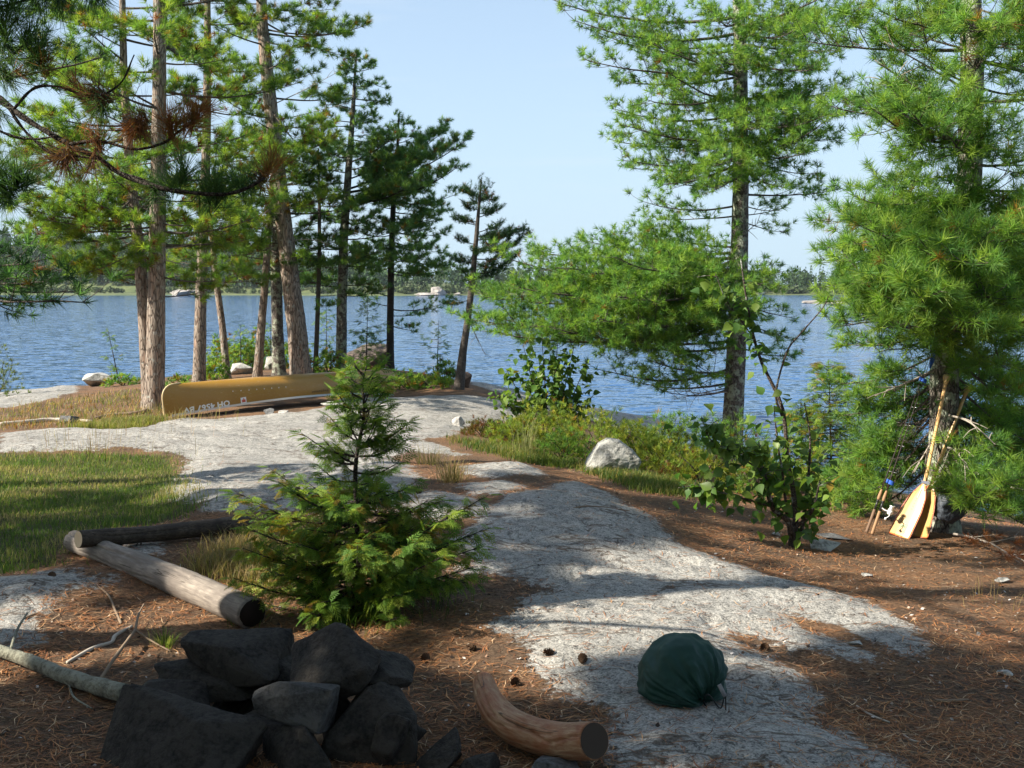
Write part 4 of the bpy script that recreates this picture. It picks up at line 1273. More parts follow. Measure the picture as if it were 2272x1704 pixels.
MAT_CORK = M_plain('cork', (0.30, 0.18, 0.10), 0.85, 0.15, var=0.3, nscale=90)
MAT_CORKDARK = M_plain('dark_cork', (0.17, 0.11, 0.075), 0.85, 0.15, var=0.3, nscale=90)
MAT_BLANK = M_plain('dark_rod_blank', (0.035, 0.024, 0.022), 0.3, 0.5)
MAT_SILVER = M_plain('silver_reel', (0.72, 0.72, 0.74), 0.25, 0.5, 0.5, 0.05)
MAT_WHITE = M_plain('white_enamel', (0.75, 0.75, 0.74), 0.3, 0.5)
MAT_BLUE = M_plain('blue_strap', (0.03, 0.10, 0.42), 0.7, 0.3)
MAT_BLACKP = M_plain('black_plastic', (0.02, 0.02, 0.022), 0.4, 0.4)
def rod(label, butt, tip, cork, with_reel, seed):
    butt, tip = np.asarray(butt), np.asarray(tip)
    ax = nrm(tip - butt); L = np.linalg.norm(tip - butt)
    root = thing('fishing_rod', label, 'fishing rod', butt, 'fishing rods strapped together')
    at_ = lambda d: butt + ax * d
    ref = nrm(np.cross(ax, [0, 1, 0])); fw = nrm(np.cross(ax, ref))
    mb = MB(); tube(mb, [at_(d) for d in (0, 0.01, 0.05, 0.20, 0.205)], [0.0105, 0.0135, 0.0125, 0.0125, 0.010], 14); part('rear_grip', mb, cork, root)
    mb = MB(); tube(mb, [at_(0.205), at_(0.29)], 0.0088, 12); tube(mb, [at_(0.275), at_(0.292)], 0.0115, 12); part('reel_seat', mb, MAT_BLACKP, root)
    mb = MB(); tube(mb, [at_(d) for d in (0.292, 0.30, 0.33, 0.37, 0.385)], [0.009, 0.0125, 0.0135, 0.0105, 0.006], 14); part('fore_grip', mb, MAT_CORK, root)
    mb = MB(); tube(mb, [at_(d) for d in np.linspace(0.38, L, 16)], np.linspace(0.0055, 0.0016, 16), 8); part('blank', mb, MAT_BLANK, root)
    sd = np.array([1.0, -0.35, 0.1]); sd = nrm(sd - ax * np.dot(sd, ax))
    for d, rr in ((0.55, 0.013), (0.78, 0.010), (0.96, 0.008), (1.12, 0.007)):
        if d > L - 0.02: continue
        a_ = np.linspace(0, 2 * math.pi, 17)
        q = at_(d) + sd * (rr + 0.006); n2 = np.cross(ax, sd)
        mb = MB(); tube(mb, q + rr * (np.cos(a_)[:, None] * sd + np.sin(a_)[:, None] * n2), 0.0014, 5, caps=False)
        tube(mb, [at_(d - 0.012), q - sd * rr], 0.0012, 5)
        part('line_guide', mb, MAT_SILVER, root)
    if with_reel:
        r0 = at_(0.235)
        mb = MB(); tube(mb, spline([r0 + sd * 0.008, r0 + sd * 0.03 - ax * 0.008, r0 + sd * 0.055 - ax * 0.012], 8), [0.005] * 8, 8)
        part('reel_foot', mb, MAT_WHITE, root)
        c = r0 + sd * 0.078 + ax * 0.0
        reel = MB(); tube(reel, [c - ax * 0.036, c - ax * 0.028, c - ax * 0.005, c + ax * 0.004], [0.012, 0.021, 0.023, 0.021], 18)
        ro = part('reel', reel, MAT_WHITE, root)
        mb = MB(); tube(mb, [c + ax * d for d in (0.006, 0.012, 0.014, 0.036, 0.038, 0.044)], [0.018, 0.022, 0.016, 0.016, 0.021, 0.018], 18); part('spool', mb, MAT_SILVER, ro)
        a_ = np.linspace(-0.3, math.pi + 0.3, 20); n2 = np.cross(ax, sd)
        mb = MB(); tube(mb, c + ax * 0.03 + 0.027 * (np.cos(a_)[:, None] * n2 + np.sin(a_)[:, None] * (sd * 0.8 + ax * 0.6)), 0.0022, 6); part('bail', mb, MAT_SILVER, ro)
        mb = MB(); h0 = c - ax * 0.012
        tube(mb, spline([h0 - n2 * 0.02, h0 - n2 * 0.045, h0 - n2 * 0.06 - ax * 0.03, h0 - n2 * 0.062 - ax * 0.055 - sd * 0.02], 12), 0.0035, 7)
        tube(mb, [h0 - n2 * 0.062 - ax * 0.055 - sd * 0.02, h0 - n2 * 0.085 - ax * 0.06 - sd * 0.02], 0.009, 10); part('crank_handle', mb, MAT_WHITE, ro)
    return root
R1 = rod('fishing rod with the darker cork handle, standing outermost by the paddles', GP(1872, 1148, 0.01), gl(2016, 745, 8.55), MAT_CORKDARK, False, 1)
R2 = rod('fishing rod with tan cork and white spinning reel, nearer the paddles', GP(1884, 1152, 0.01), gl(2014, 765, 8.5), MAT_CORK, True, 2)
for (dx, dy, Y) in ((1925, 1043, 8.12), (1996, 822, 8.42)):
    mb = MB(); c = gl(dx, dy, Y); ax = nrm(gl(2016, 745, 8.55) - gl(1872, 1142, 8.0))
    sdv = nrm(np.cross(ax, [0, 1, 0]))
    a_ = np.linspace(0, 2 * math.pi, 17)[:-1]
    vv = np.array([c + ax * h + 0.024 * math.cos(q) * sdv + 0.016 * math.sin(q) * np.array([0, 1, 0]) for h in (-0.017, 0.017) for q in a_])
    mb.add(vv, None, [(k, (k + 1) % 16, 16 + (k + 1) % 16, 16 + k) for k in range(16)])
    box(mb, c + sdv * 0.03, ax * 0.017, sdv * 0.012, np.array([0, 0.004, 0]))
    part('tie_strap', mb, MAT_BLUE, R1, label='blue strap binding both rods')
mb = MB(); c0, c1 = gl(2009, 795, 8.48), gl(2020, 752, 8.56)
tube(mb, [c0, c0 * 0.7 + c1 * 0.3, c1], [0.006, 0.018, 0.014], 10)
part('tip_cover', mb, MAT_BLUE, R1, label='dark blue tip cover')

# dark mesh bag at the pine's foot
v, f = stone_mb((0.24, 0.18, 0.26), 77, sub=5, cuts=6, rough=0.06)
v = v + nrm(v) * (np.abs(fbm(v * 22, 3, 9)) * 0.02)[:, None]
t = NT('black_mesh')
n = t.voro(t.co(), 120)
t.base(t.ramp(n, [(0.25, (0.012, 0.014, 0.018)), (0.6, (0.05, 0.06, 0.075))])); t.rough(0.6)
c = gl(2050, 1100, 8.42)
single('mesh_bag', MB().add(v + c, f), t.m, 'black speckled mesh bag slumped behind the paddle blades', 'bag', loc=(c[0], c[1], c[2] - 0.13))

# ------------------------------------------------------------------ pines
MAT_NEEDLE = M_needle(trans=0.5)
MAT_REDBARK = M_bark('red_pine_bark', (0.30, 0.245, 0.20), (0.10, 0.075, 0.06), (0.34, 0.34, 0.30), 0.03, 0.2, 24, (0.36, 0.235, 0.17))
MAT_WHITEBARK = M_bark('white_pine_bark', (0.17, 0.145, 0.125), (0.05, 0.042, 0.036), (0.40, 0.43, 0.33), 0.105, 0.45, 30)
MAT_LIMB = M_bark('limb_bark', (0.16, 0.135, 0.115), (0.06, 0.048, 0.04), None, 0, 0.8, 60)
MAT_DARKLIMB = M_bark('dark_limb_bark', (0.075, 0.062, 0.052), (0.03, 0.025, 0.02), None, 0, 0.8, 60)
MAT_DEADLIMB = M_plain('dead_twigs', (0.30, 0.26, 0.22), 0.9, 0.1, var=0.25, nscale=25)

G_WHITE = [(0.190, 0.320, 0.052), (0.142, 0.272, 0.056), (0.246, 0.356, 0.055), (0.105, 0.218, 0.056)]
G_RED = [(0.215, 0.325, 0.044), (0.155, 0.270, 0.046), (0.280, 0.350, 0.048), (0.105, 0.205, 0.046)]
G_DARK = [(0.040, 0.088, 0.032), (0.030, 0.072, 0.030), (0.055, 0.110, 0.032)]
G_BLUE = [(0.135, 0.250, 0.070), (0.095, 0.205, 0.072), (0.215, 0.320, 0.068), (0.14, 0.25, 0.068)]
G_YEL = [(0.27, 0.31, 0.040), (0.21, 0.28, 0.042), (0.31, 0.31, 0.046), (0.14, 0.21, 0.04)]
C_RUST = np.array((0.20, 0.075, 0.025))
C_GOLD = np.array((0.30, 0.18, 0.03))

def tufts(mb, P, A, L, n, width, pal, rg, spread=(0.25, 1.5), shoot=0.04, rust=0.02, gold=0.02, sag=0.0):
    """bundles of needles: P centres, A axes"""
    P = np.asarray(P, float); A = nrm(A)
    N = len(P)
    if N == 0: return
    pal = np.asarray(pal)
    col = pal[rg.randint(len(pal), size=N)] * rg.uniform(0.72, 1.3, (N, 1))
    k = rg.rand(N)
    col = np.where((k < rust)[:, None], C_RUST * rg.uniform(0.6, 1.3, (N, 1)), col)
    col = np.where(((k >= rust) & (k < rust + gold))[:, None], C_GOLD * rg.uniform(0.7, 1.2, (N, 1)), col)
    M = N * n
    Ar = np.repeat(A, n, 0)
    q = nrm(np.cross(Ar, rg.normal(size=(M, 3))))
    th = rg.uniform(spread[0], spread[1], M)
    D = Ar * np.cos(th)[:, None] + q * np.sin(th)[:, None]
    D[:, 2] -= sag * rg.rand(M)
    D = nrm(D)
    ln = np.repeat(np.broadcast_to(np.asarray(L, float), (N,)), n) * rg.uniform(0.7, 1.08, M)
    B = np.repeat(P, n, 0) + Ar * (rg.uniform(-1, 0.35, M) * shoot)[:, None]
    T = B + D * ln[:, None]
    sd = nrm(np.cross(D, rg.normal(size=(M, 3)))) * (width * 0.5 * rg.uniform(0.7, 1.2, M))[:, None]
    v = np.stack([B - sd * 0.7, B + sd * 0.7, T], 1)
    # two triangles would bend; one slim triangle widest a third of the way reads as a bundle
    v[:, 0] += D * (ln * 0.12)[:, None]
    v = v.reshape(-1, 3)
    c = np.repeat(np.repeat(col, n, 0) * rg.uniform(0.8, 1.2, (M, 1)), 3, 0)
    mb.add(v, np.arange(M * 3).reshape(-1, 3), None, c)

STYLE = {
    'white': dict(L=0.115, n=23, w=0.0118, spread=(0.2, 1.55), shoot=0.035, lat=0.52, gap=0.110, pal=G_WHITE, sub=0.48, nl=1.0, lift=0.9),
    'red':   dict(L=0.150, n=34, w=0.0140, spread=(0.15, 1.45), shoot=0.05, lat=0.55, gap=0.135, pal=G_RED, sub=0.45, nl=1.0, lift=1.0),
    'dark':  dict(L=0.110, n=26, w=0.0150, spread=(0.2, 1.45), shoot=0.05, lat=0.50, gap=0.115, pal=G_BLUE, sub=0.48, nl=1.0, lift=0.85),
    'jack':  dict(L=0.08, n=34, w=0.0130, spread=(0.3, 1.4), shoot=0.14, lat=0.42, gap=0.11, pal=G_DARK, sub=0.4, nl=1.0, lift=0.6),
}

def ribbon(mb, a, b, w):
    d = b - a
    s_ = nrm(np.cross(d, [0.3, -1.0, 0.2])) * w
    mb.add([a - s_, a + s_, b], [(0, 1, 2)])

def limb(rg, base, tip, st, wood, tl, r0, sag=0.10, bare=0.25, up=0.12, fullness=1.0, latmax=0.9, fine=True):
    """one main limb with side shoots. Collects tuft places in tl, tubes in wood"""
    base, tip = np.asarray(base, float), np.asarray(tip, float)
    d = tip - base; L = np.linalg.norm(d)
    if L < 0.05: return
    z = np.array([0, 0, 1.0])
    ctl = base + d * 0.5 - z * (sag * L) + nrm(np.cross(d, z)) * rg.uniform(-0.06, 0.06) * L
    t = np.linspace(0, 1, 11)[:, None]
    c = (1 - t) ** 2 * base + 2 * t * (1 - t) * ctl + t ** 2 * tip
    c = c + fbm(c * 3.1 + rg.uniform(0, 9), 2, 3)[:, None] * 0.03 * t
    tube(wood, c, np.linspace(r0, max(r0 * 0.2, 0.003), 11), 6)
    def at(f):
        k = f * 10; i = min(int(k), 9); return c[i] + (c[i + 1] - c[i]) * (k - i), nrm(c[i + 1] - c[i])
    gap = st['gap'] / math.sqrt(fullness)
    nl = max(6, int(L * (1 - bare) / gap * st['nl']))
    for k in range(nl):
        f = bare + (1 - bare) * (k + rg.uniform(0.0, 1.0)) / nl
        p, tg = at(min(f, 0.999))
        sgn = 1 if k % 2 else -1
        side = nrm(np.cross(tg, z)) * sgn
        ll = min(st['lat'] * L ** 0.55 * (1.05 - 0.70 * f) * rg.uniform(0.5, 1.15), latmax)
        dr = nrm(tg * rg.uniform(0.5, 1.0) + side * rg.uniform(0.45, 0.95) + z * rg.uniform(-0.45, 1.0) * st['lift'])
        e = p + dr * ll + z * up * ll
        m = p + dr * ll * 0.5 - z * 0.04 * ll
        s = np.linspace(0, 1, 4)[:, None]
        lc = (1 - s) ** 2 * p + 2 * s * (1 - s) * m + s ** 2 * e
        tube(wood, lc, np.linspace(0.22 * r0 * (1 - 0.6 * f) + 0.003, 0.002, 4), 3, caps=False)
        tl.append((e, nrm(dr + z * 0.35)))
        nt = max(1, int(ll * 0.8 / gap))
        for q in range(nt):
            g = 0.2 + 0.8 * (q + rg.rand()) / nt
            pp = p + (e - p) * g
            for s2 in (1, -1):
                sd = nrm(np.cross(dr, z)) * s2
                dd = nrm(dr * 0.75 + sd * rg.uniform(0.4, 0.9) + z * rg.uniform(-0.45, 1.0) * st['lift'])
                ln = max(gap * 0.6, st['sub'] * ll * (1.1 - 0.7 * g)) * rg.uniform(0.5, 1.2)
                e2 = pp + dd * ln
                if fine: ribbon(wood, pp, e2, 0.0028)
                tl.append((e2, nrm(dd + z * 0.3)))
                if ln > gap * 1.3:
                    tl.append((pp + dd * ln * 0.55 + rg.normal(size=3) * 0.015, nrm(dd + rg.normal(size=3) * 0.4 + z * 0.4)))
    tl.append((c[-1], nrm(c[-1] - c[-3] + z * 0.1)))

def trunk_mb(pts, rads, seg=20, rows=90, seed=0, amp=0.05, flare=0.35):
    p = spline(pts, rows)
    s = np.linspace(0, 1, rows)
    r = np.interp(s, np.linspace(0, 1, len(rads)), rads)
    h = np.concatenate([[0], np.cumsum(np.linalg.norm(np.diff(p, axis=0), axis=1))])
    r = r * (1 + flare * np.exp(-h / 0.16))
    mb = MB()
    tube(mb, p, r, seg, disp=lambda q: fbm(q * np.array([7, 7, 1.6]) + seed, 3, seed) * amp + fbm(q * np.array([24, 24, 6]) + seed, 2, seed + 2) * amp * 0.7)
    return mb, p, r

def pine(label, tpx, Y, tw, limbs, style, seed, bark=None, limbmat=None, name='pine_tree', cat='pine tree', group='pines of the camp point', autos=None, autor=None, base_z=None, tip_len=0.4, pal=None, rust=0.02, gold=0.03, nmul=1.0, fullness=1.0, dead=(), Lmul=1.0, wmul=1.0, topwhorl=True, sag=0.10, leany=0.0, clear=()):
    """tpx: display points of the trunk from foot to top; tw: display widths; limbs: (base_y, tip_x, tip_y, dY, fullness)"""
    rg = np.random.RandomState(seed)
    st = dict(STYLE[style])
    if pal is not None: st['pal'] = pal
    pts = np.array([DP(x, y, Y) for x, y in tpx])
    pts[:, 1] += np.linspace(0, leany, len(pts))
    gx, gy = pts[0][0], pts[0][1]
    gz = H(gx, gy)
    if base_z is not None: gz = base_z
    s = px_m(Y)
    if pts[0][2] > gz - 0.05:
        d = pts[0] - pts[1]
        low = pts[0] + d * ((pts[0][2] - gz + 0.12) / max(pts[1][2] - pts[0][2], 0.1))
        pts = np.vstack([low, pts]); tw = [tw[0] * 1.05] + list(tw)
    root = thing(name, label, cat, (pts[0][0], pts[0][1], gz), group)
    # even spacing of control widths
    seg = np.concatenate([[0], np.cumsum(np.linalg.norm(np.diff(pts, axis=0), axis=1))])
    rr = np.interp(np.linspace(0, seg[-1], 30), seg, np.array(tw) * s * 0.5)
    pp = np.stack([np.interp(np.linspace(0, seg[-1], 30), seg, pts[:, k]) for k in range(3)], 1)
    mb, tp, tr = trunk_mb(pp, rr, seg=22 if tw[0] * s > 0.15 else 12, rows=max(40, min(140, int(seg[-1] / 0.07))), seed=seed, amp=0.075)
    part('trunk', mb, bark or MAT_REDBARK, root)
    def on_trunk_z(zz):
        k = np.argmin(np.abs(tp[:, 2] - zz)); return tp[k], tr[k]
    def on_trunk_px(dy):
        best = None
        r = ray(1106, dy)
        zz = CAM[2] + r[2] * Y
        return on_trunk_z(zz)
    crown = MB()
    tl_all = []
    jobs = []
    for lb in limbs:
        by, tx, ty, dY = lb[:4]
        full = lb[4] if len(lb) > 4 else 1.0
        b, r = on_trunk_px(by)
        jobs.append((b, DP(tx, ty, Y + dY), r, full))
    if autos:
        # (z from, z to, count, length low, length high, rise)
        for (y0, y1, n, l0, l1, rise) in autos:
            zt0 = DP(1106, y0, Y)[2]; zt1 = DP(1106, y1, Y)[2]
            for k in range(n):
                f = (k + rg.rand()) / n
                b, r = on_trunk_z(zt0 + (zt1 - zt0) * f)
                az = k * 2.4 + rg.uniform(-0.5, 0.5)
                l_ = (l0 + (l1 - l0) * f) * rg.uniform(0.7, 1.2)
                jobs.append((b, b + np.array([math.cos(az) * l_, math.sin(az) * l_, rise * l_ * rg.uniform(0.4, 1.6)]), r, 1.0))
    for (b, tip, r, full) in jobs:
        wood = MB(); tl = []
        L = np.linalg.norm(tip - b)
        limb(rg, b, tip, st, wood, tl, min(r * 0.5, 0.006 + 0.0085 * L), fullness=fullness * full, bare=(0.22 if full < 1.15 else 0.08) if style != 'red' else 0.35, sag=sag * rg.uniform(0.4, 1.8))
        part('branch', wood, limbmat or MAT_LIMB, root)
        tl_all += tl
    for (by, tx, ty, dY) in dead:
        b, r = on_trunk_px(by)
        tip = DP(tx, ty, Y + dY)
        wood = MB()
        c = spline([b, (b + tip) / 2 + np.array([0, 0, rg.uniform(-0.05, 0.08)]), tip], 10)
        tube(wood, c, np.linspace(0.012, 0.003, 10), 6)
        for k in range(6):
            p = c[3 + k]; dd = nrm(c[-1] - c[0]) * 0.5 + rg.normal(size=3) * 0.45
            tube(wood, spline([p, p + dd * 0.12, p + dd * 0.22 + np.array([0, 0, rg.uniform(-.08, .05)])], 5), np.linspace(0.005, 0.002, 5), 4, caps=False)
        part('dead_branch', wood, MAT_DEADLIMB, root)
    if topwhorl:
        for k in range(7 if style == 'red' else 34):
            tl_all.append((tp[-1 - int(rg.rand() * len(tp) * 0.09)] + rg.normal(size=3) * np.array([0.09, 0.09, 0.04]), nrm(np.array([rg.normal() * 0.5, rg.normal() * 0.5, 1]))))
    if tl_all:
        P = np.array([a for a, b in tl_all]); A = np.array([b for a, b in tl_all])
        keep = np.ones(len(P), bool)
        for (q0, q1, pad) in clear:                    # room the boughs leave around what leans on the trunk
            d_ = q1 - q0; tt_ = np.clip(((P - q0) @ d_) / (d_ @ d_), 0, 1)
            keep &= (np.linalg.norm((P - q0 - tt_[:, None] * d_)[:, [0, 2]], axis=1) > pad) | (P[:, 1] > 8.75)
        P, A = P[keep], A[keep]
        tufts(crown, P, A, st['L'] * Lmul, max(8, int(st['n'] * nmul)), st['w'] * wmul, st['pal'], rg, st['spread'], st['shoot'], rust, gold)
        part('crown', crown, MAT_NEEDLE, root, smooth=False)
    return root, len(tl_all)

TOT = 0
# ---- the big white pine past the shrubs
W_L = [(150, 1262, 128, -0.3), (170, 1330, 175, 0.3), (30, 1185, -5, 0.1), (70, 1240, 45, -0.5), (110, 1290, 70, 0.6), (200, 1395, 215, -1.2), (215, 1440, 150, -1.5), (290, 1315, 300, 0.2, 1.2), (300, 1340, 270, -0.8, 1.2), (340, 1345, 345, -0.6), (350, 1430, 400, -1.3, 1.3), (380, 1440, 390, -0.6, 1.3),
       (440, 1385, 435, -0.4, 0.8), (470, 1430, 470, 0.3, 0.7), (548, 1260, 520, 0.6, 1.2), (555, 1160, 545, 0.2, 1.3), (575, 1100, 560, -0.4, 1.3), (590, 1200, 575, -1.2, 1.4), (600, 1040, 640, -0.6, 1.4), (620, 1120, 620, -1.4, 1.5), (640, 1012, 690, -1.0, 1.4), (650, 1150, 660, 0.4, 1.3),
       (660, 1080, 690, 0.3, 1.2), (675, 1060, 715, -1.5, 1.3), (690, 1180, 700, -1.8, 1.4), (700, 1290, 690, -2.2, 1.3), (740, 1250, 740, 0.4, 1.1), (750, 1330, 735, -1.4, 1.2), (790, 1290, 795, -0.6, 0.8), (800, 1400, 780, -1.6, 1.0), (820, 1335, 815, 0.4, 0.6), (840, 1420, 838, -0.8, 0.7),
       (560, 1330, 555, -1.8, 1.3), (610, 1330, 640, -2.2, 1.4), (530, 1390, 500, 0.9, 1.0)]
W_R = [(20, 1880, 15, -0.5), (60, 1850, 50, -1.2), (100, 1810, 110, -1.6, 1.2), (130, 1760, 150, -2.0, 1.2), (60, 1720, 60, -1.8, 1.2), (215, 1835, 190, -1.0, 1.2), (235, 1850, 240, -1.6, 1.3), (260, 1780, 250, -2.2, 1.3), (290, 1810, 300, -1.2, 1.3), (310, 1740, 330, -1.9, 1.3), (330, 1765, 375, -1.0, 1.1), (345, 1680, 400, -1.6, 1.2),
       (360, 1540, 410, -1.5, 1.3), (320, 1560, 330, -2.1, 1.3), (240, 1640, 270, -2.3, 1.3), (120, 1560, 120, -2.0, 1.2), (50, 1560, 40, -1.9, 1.2), (575, 1700, 585, 0.0, 0.9), (600, 1650, 610, -1.4), (650, 1720, 690, 0.3, 0.9), (690, 1735, 735, -0.4), (745, 1725, 765, 0.2), (700, 1560, 720, -1.8, 1.2), (650, 1560, 650, -2.0, 1.2),
       (470, 1690, 450, 0.1, 0.25), (480, 1700, 500, -0.2, 0.25)]
o, n = pine('tall white pine with lichened trunk and broad drooping boughs past the shrubs', [(1580, 1000), (1585, 870), (1593, 700), (1597, 560), (1600, 400), (1600, 150), (1595, 0), (1592, -300), (1590, -620)], 16.4, [46, 43, 40, 37, 34, 29, 24, 16, 4],
            W_L + W_R, 'white', 11, MAT_WHITEBARK, autos=[(-30, -560, 14, 2.2, 0.5, 0.25), (420, 0, 12, 2.0, 2.0, 0.05)], fullness=0.95, wmul=1.15, rust=0.001, gold=0.008,
            dead=[(440, 1690, 455, 0.1), (800, 1480, 850, -0.5), (835, 1450, 865, 0.3), (850, 1440, 840, -0.8), (520, 1640, 480, 0.1)])
TOT += n
# ---- the pine the paddles lean on
R_L = [(230, 1905, 140, 0.3), (215, 1960, 220, 0.5), (110, 1940, 60, 0.4), (60, 1900, 20, -0.3), (190, 1985, 120, -0.2), (300, 1880, 235, -0.9, 1.2), (290, 1960, 240, -1.3, 1.2), (310, 2040, 280, -1.2), (420, 1815, 455, 0.2, 1.1), (430, 1860, 430, -0.8, 1.2), (470, 1800, 560, 0.3, 1.2), (500, 1830, 530, -0.6, 1.2),
       (520, 1900, 500, -1.3, 1.3), (560, 1790, 620, 0.4, 1.2), (580, 1860, 590, -1.0, 1.3), (610, 1930, 600, -1.6, 1.4), (650, 1850, 680, -0.6, 1.2), (660, 1960, 690, -1.4, 1.3), (690, 1815, 745, 0.1, 1.1), (700, 1900, 760, -0.6, 1.1), (640, 1990, 640, -1.9, 1.4), (560, 2010, 540, -1.7, 1.3), (780, 1880, 860, 0.5, 1.0), (800, 1850, 930, 0.6, 1.2), (830, 1900, 950, 0.2, 1.3),
       (880, 1840, 1030, 0.5, 1.3), (900, 1890, 1060, 0.1, 1.3), (930, 1850, 1090, 0.6, 1.2), (860, 1930, 880, 0.7, 1.0)]
R_L += [(470, 1778, 470, 0.3, 1.2), (540, 1775, 560, 0.2, 1.2), (600, 1780, 650, 0.1, 1.2), (640, 1805, 705, -0.4, 1.2), (760, 1815, 830, 0.4, 1.1), (820, 1820, 900, 0.5, 1.1), (880, 1830, 980, 0.4, 1.2), (940, 1850, 1060, 0.5, 1.2), (960, 1900, 1090, 0.6, 1.1), (850, 1950, 960, 0.6, 1.0)]
R_R = [(20, 2212, 30, -0.4), (60, 2180, 90, -1.0, 1.2), (120, 2230, 140, -0.6, 1.1), (40, 2120, 60, -1.3, 1.1), (180, 2260, 210, 0.2), (300, 2230, 330, -0.5), (380, 2260, 430, -0.8), (450, 2230, 500, -1.1, 1.2), (470, 2150, 520, -1.5, 1.3), (520, 2080, 560, -1.9, 1.3), (560, 2240, 620, -0.8, 1.3), (600, 2140, 640, -1.7, 1.4), (640, 2230, 720, -1.2, 1.3), (660, 2070, 690, -1.9, 1.4),
       (690, 2190, 790, -1.3, 1.3), (650, 2120, 700, -1.8, 1.3), (740, 2260, 860, -0.5, 1.2), (760, 2200, 880, -1.0, 1.2), (800, 2240, 960, -0.2, 1.2), (850, 2150, 960, 0.5, 1.2), (880, 2230, 1020, -0.3, 1.3), (960, 2190, 1040, -1.2, 1.3), (990, 2120, 1085, -1.2, 0.8), (980, 2150, 1110, -1.2, 1.2), (980, 2230, 1110, -0.7, 1.4), (1020, 2130, 1120, -0.9, 0.9), (1000, 2240, 1140, -0.6, 1.2), (830, 2120, 900, 0.7, 1.0), (900, 2200, 900, 0.9, 1.2), (980, 2170, 1040, 0.8, 1.2), (1000, 2240, 1110, 0.4, 1.2), (880, 2250, 980, 0.6, 1.2), (960, 2120, 1090, 0.6, 1.1), (780, 2150, 850, 0.8, 1.1)]
o, n = pine('large white pine the paddles lean on, boughs sweeping the ground', [(2032, 1140), (2036, 1000), (2042, 750), (2070, 560), (2094, 400), (2100, 150), (2096, 0), (2092, -400), (2090, -900)], 8.75, [74, 62, 56, 54, 52, 46, 42, 30, 6],
            R_L + R_R, 'white', 12, MAT_WHITEBARK, autos=[(-20, -820, 12, 1.5, 0.4, 0.3), (420, 20, 12, 1.3, 1.4, 0.05)], rust=0.001, gold=0.012, nmul=1.1, wmul=0.75, Lmul=0.95, fullness=1.8, clear=[(DP(2035, 830, 8), DP(2010, 985, 8), 0.17), (DP(2068, 850, 8), DP(2030, 980, 8), 0.13), (DP(1945, 1160, 8), DP(1990, 1070, 8), 0.19), (DP(1985, 1165, 8), DP(2005, 1100, 8), 0.14), (DP(1882, 1140, 8), DP(1925, 1040, 8), 0.14), (DP(1900, 1110, 8), DP(2000, 830, 8), 0.06)],
            dead=[(260, 1890, 130, -0.5), (240, 1900, 180, -0.6), (200, 1910, 90, -0.4), (420, 2170, 440, -0.4), (470, 2180, 370, -0.5), (790, 1890, 855, -0.3), (930, 1975, 1020, -0.3), (900, 2150, 960, -0.9), (1010, 2200, 1060, -1.0), (960, 2090, 1010, -0.8)])
TOT += n
# ---- red pines by the canoe
o, n = pine('straight thick red pine behind the canoe bow, the upright one of the twin trunks', [(334, 882), (338, 640), (341, 450), (344, 200), (345, 0), (346, -250), (346, -480)], 17.3, [42, 36, 33, 29, 25, 18, 5],
            [(470, 20, 440, -1.0), (500, 60, 520, 0.3), (480, 200, 430, -1.5), (430, 180, 400, 0.5), (300, 150, 200, -0.6), (270, 90, 260, 0.2), (230, 160, 120, -1.2), (130, 480, 130, -0.8), (100, 430, 20, 0.5), (90, 240, 40, -0.5), (60, 130, 20, 0.3), (20, 400, -30, 0.6), (350, 430, 310, -0.8, 0.6), (240, 420, 200, 0.4), (530, 240, 560, -0.6), (520, 190, 590, 0.4)],
            'red', 21, fullness=1.65, bark=MAT_REDBARK, autos=[(600, 420, 8, 1.5, 1.7, 0.05), (520, 0, 14, 2.0, 2.2, 0.12), (-20, -440, 14, 2.0, 0.6, 0.3)], rust=0.03, gold=0.04, dead=[(540, 430, 520, 0.1), (560, 500, 620, 0.2)])
TOT += n
o, n = pine('slimmer red pine tilting away from its thicker twin behind the canoe bow', [(322, 868), (314, 720), (303, 560), (288, 440), (279, 330), (268, 180), (264, 0), (260, -260)], 17.6, [30, 27, 25, 23, 19, 16, 13, 5],
            [(480, 40, 500, -0.5), (520, 100, 590, 0.2), (440, 60, 430, -1.2), (380, 120, 350, 0.5), (350, 170, 300, -1.0), (430, 180, 480, -1.4), (240, 120, 180, -0.6), (180, 60, 100, 0.4), (100, 150, 30, -0.3), (70, 380, 60, 0.3), (300, 30, 330, 0.8), (560, 200, 575, 0.9), (590, 130, 560, 0.5, 0.7)],
            'red', 22, fullness=1.65, bark=MAT_REDBARK, autos=[(640, 440, 7, 1.3, 1.5, 0.05), (560, 0, 14, 1.7, 1.8, 0.1), (-10, -240, 9, 1.5, 0.6, 0.3)], rust=0.04, gold=0.04)
TOT += n
o, n = pine('slender red pine next along from the twin trunks, behind the canoe', [(430, 828), (434, 640), (441, 450), (446, 300), (448, 150), (448, -40), (450, -260)], 20.6, [27, 24, 21, 18, 16, 12, 4],
            [(340, 560, 300, -0.8), (320, 500, 270, 0.5), (220, 380, 170, -0.6), (160, 520, 130, 0.4), (110, 390, 70, 0.3), (50, 500, 20, -0.3), (450, 520, 420, -0.6), (500, 560, 480, 0.6), (430, 370, 400, -1.0), (550, 370, 560, 0.3), (560, 520, 570, -0.5)],
            'red', 23, fullness=1.65, bark=MAT_REDBARK, autos=[(620, 420, 8, 1.3, 1.4, 0.05), (560, 0, 15, 1.6, 1.5, 0.12), (0, -230, 9, 1.3, 0.5, 0.3)], rust=0.03, gold=0.05, dead=[(490, 520, 590, 0.1), (500, 510, 490, 0.0), (530, 380, 500, 0.1)])
TOT += n
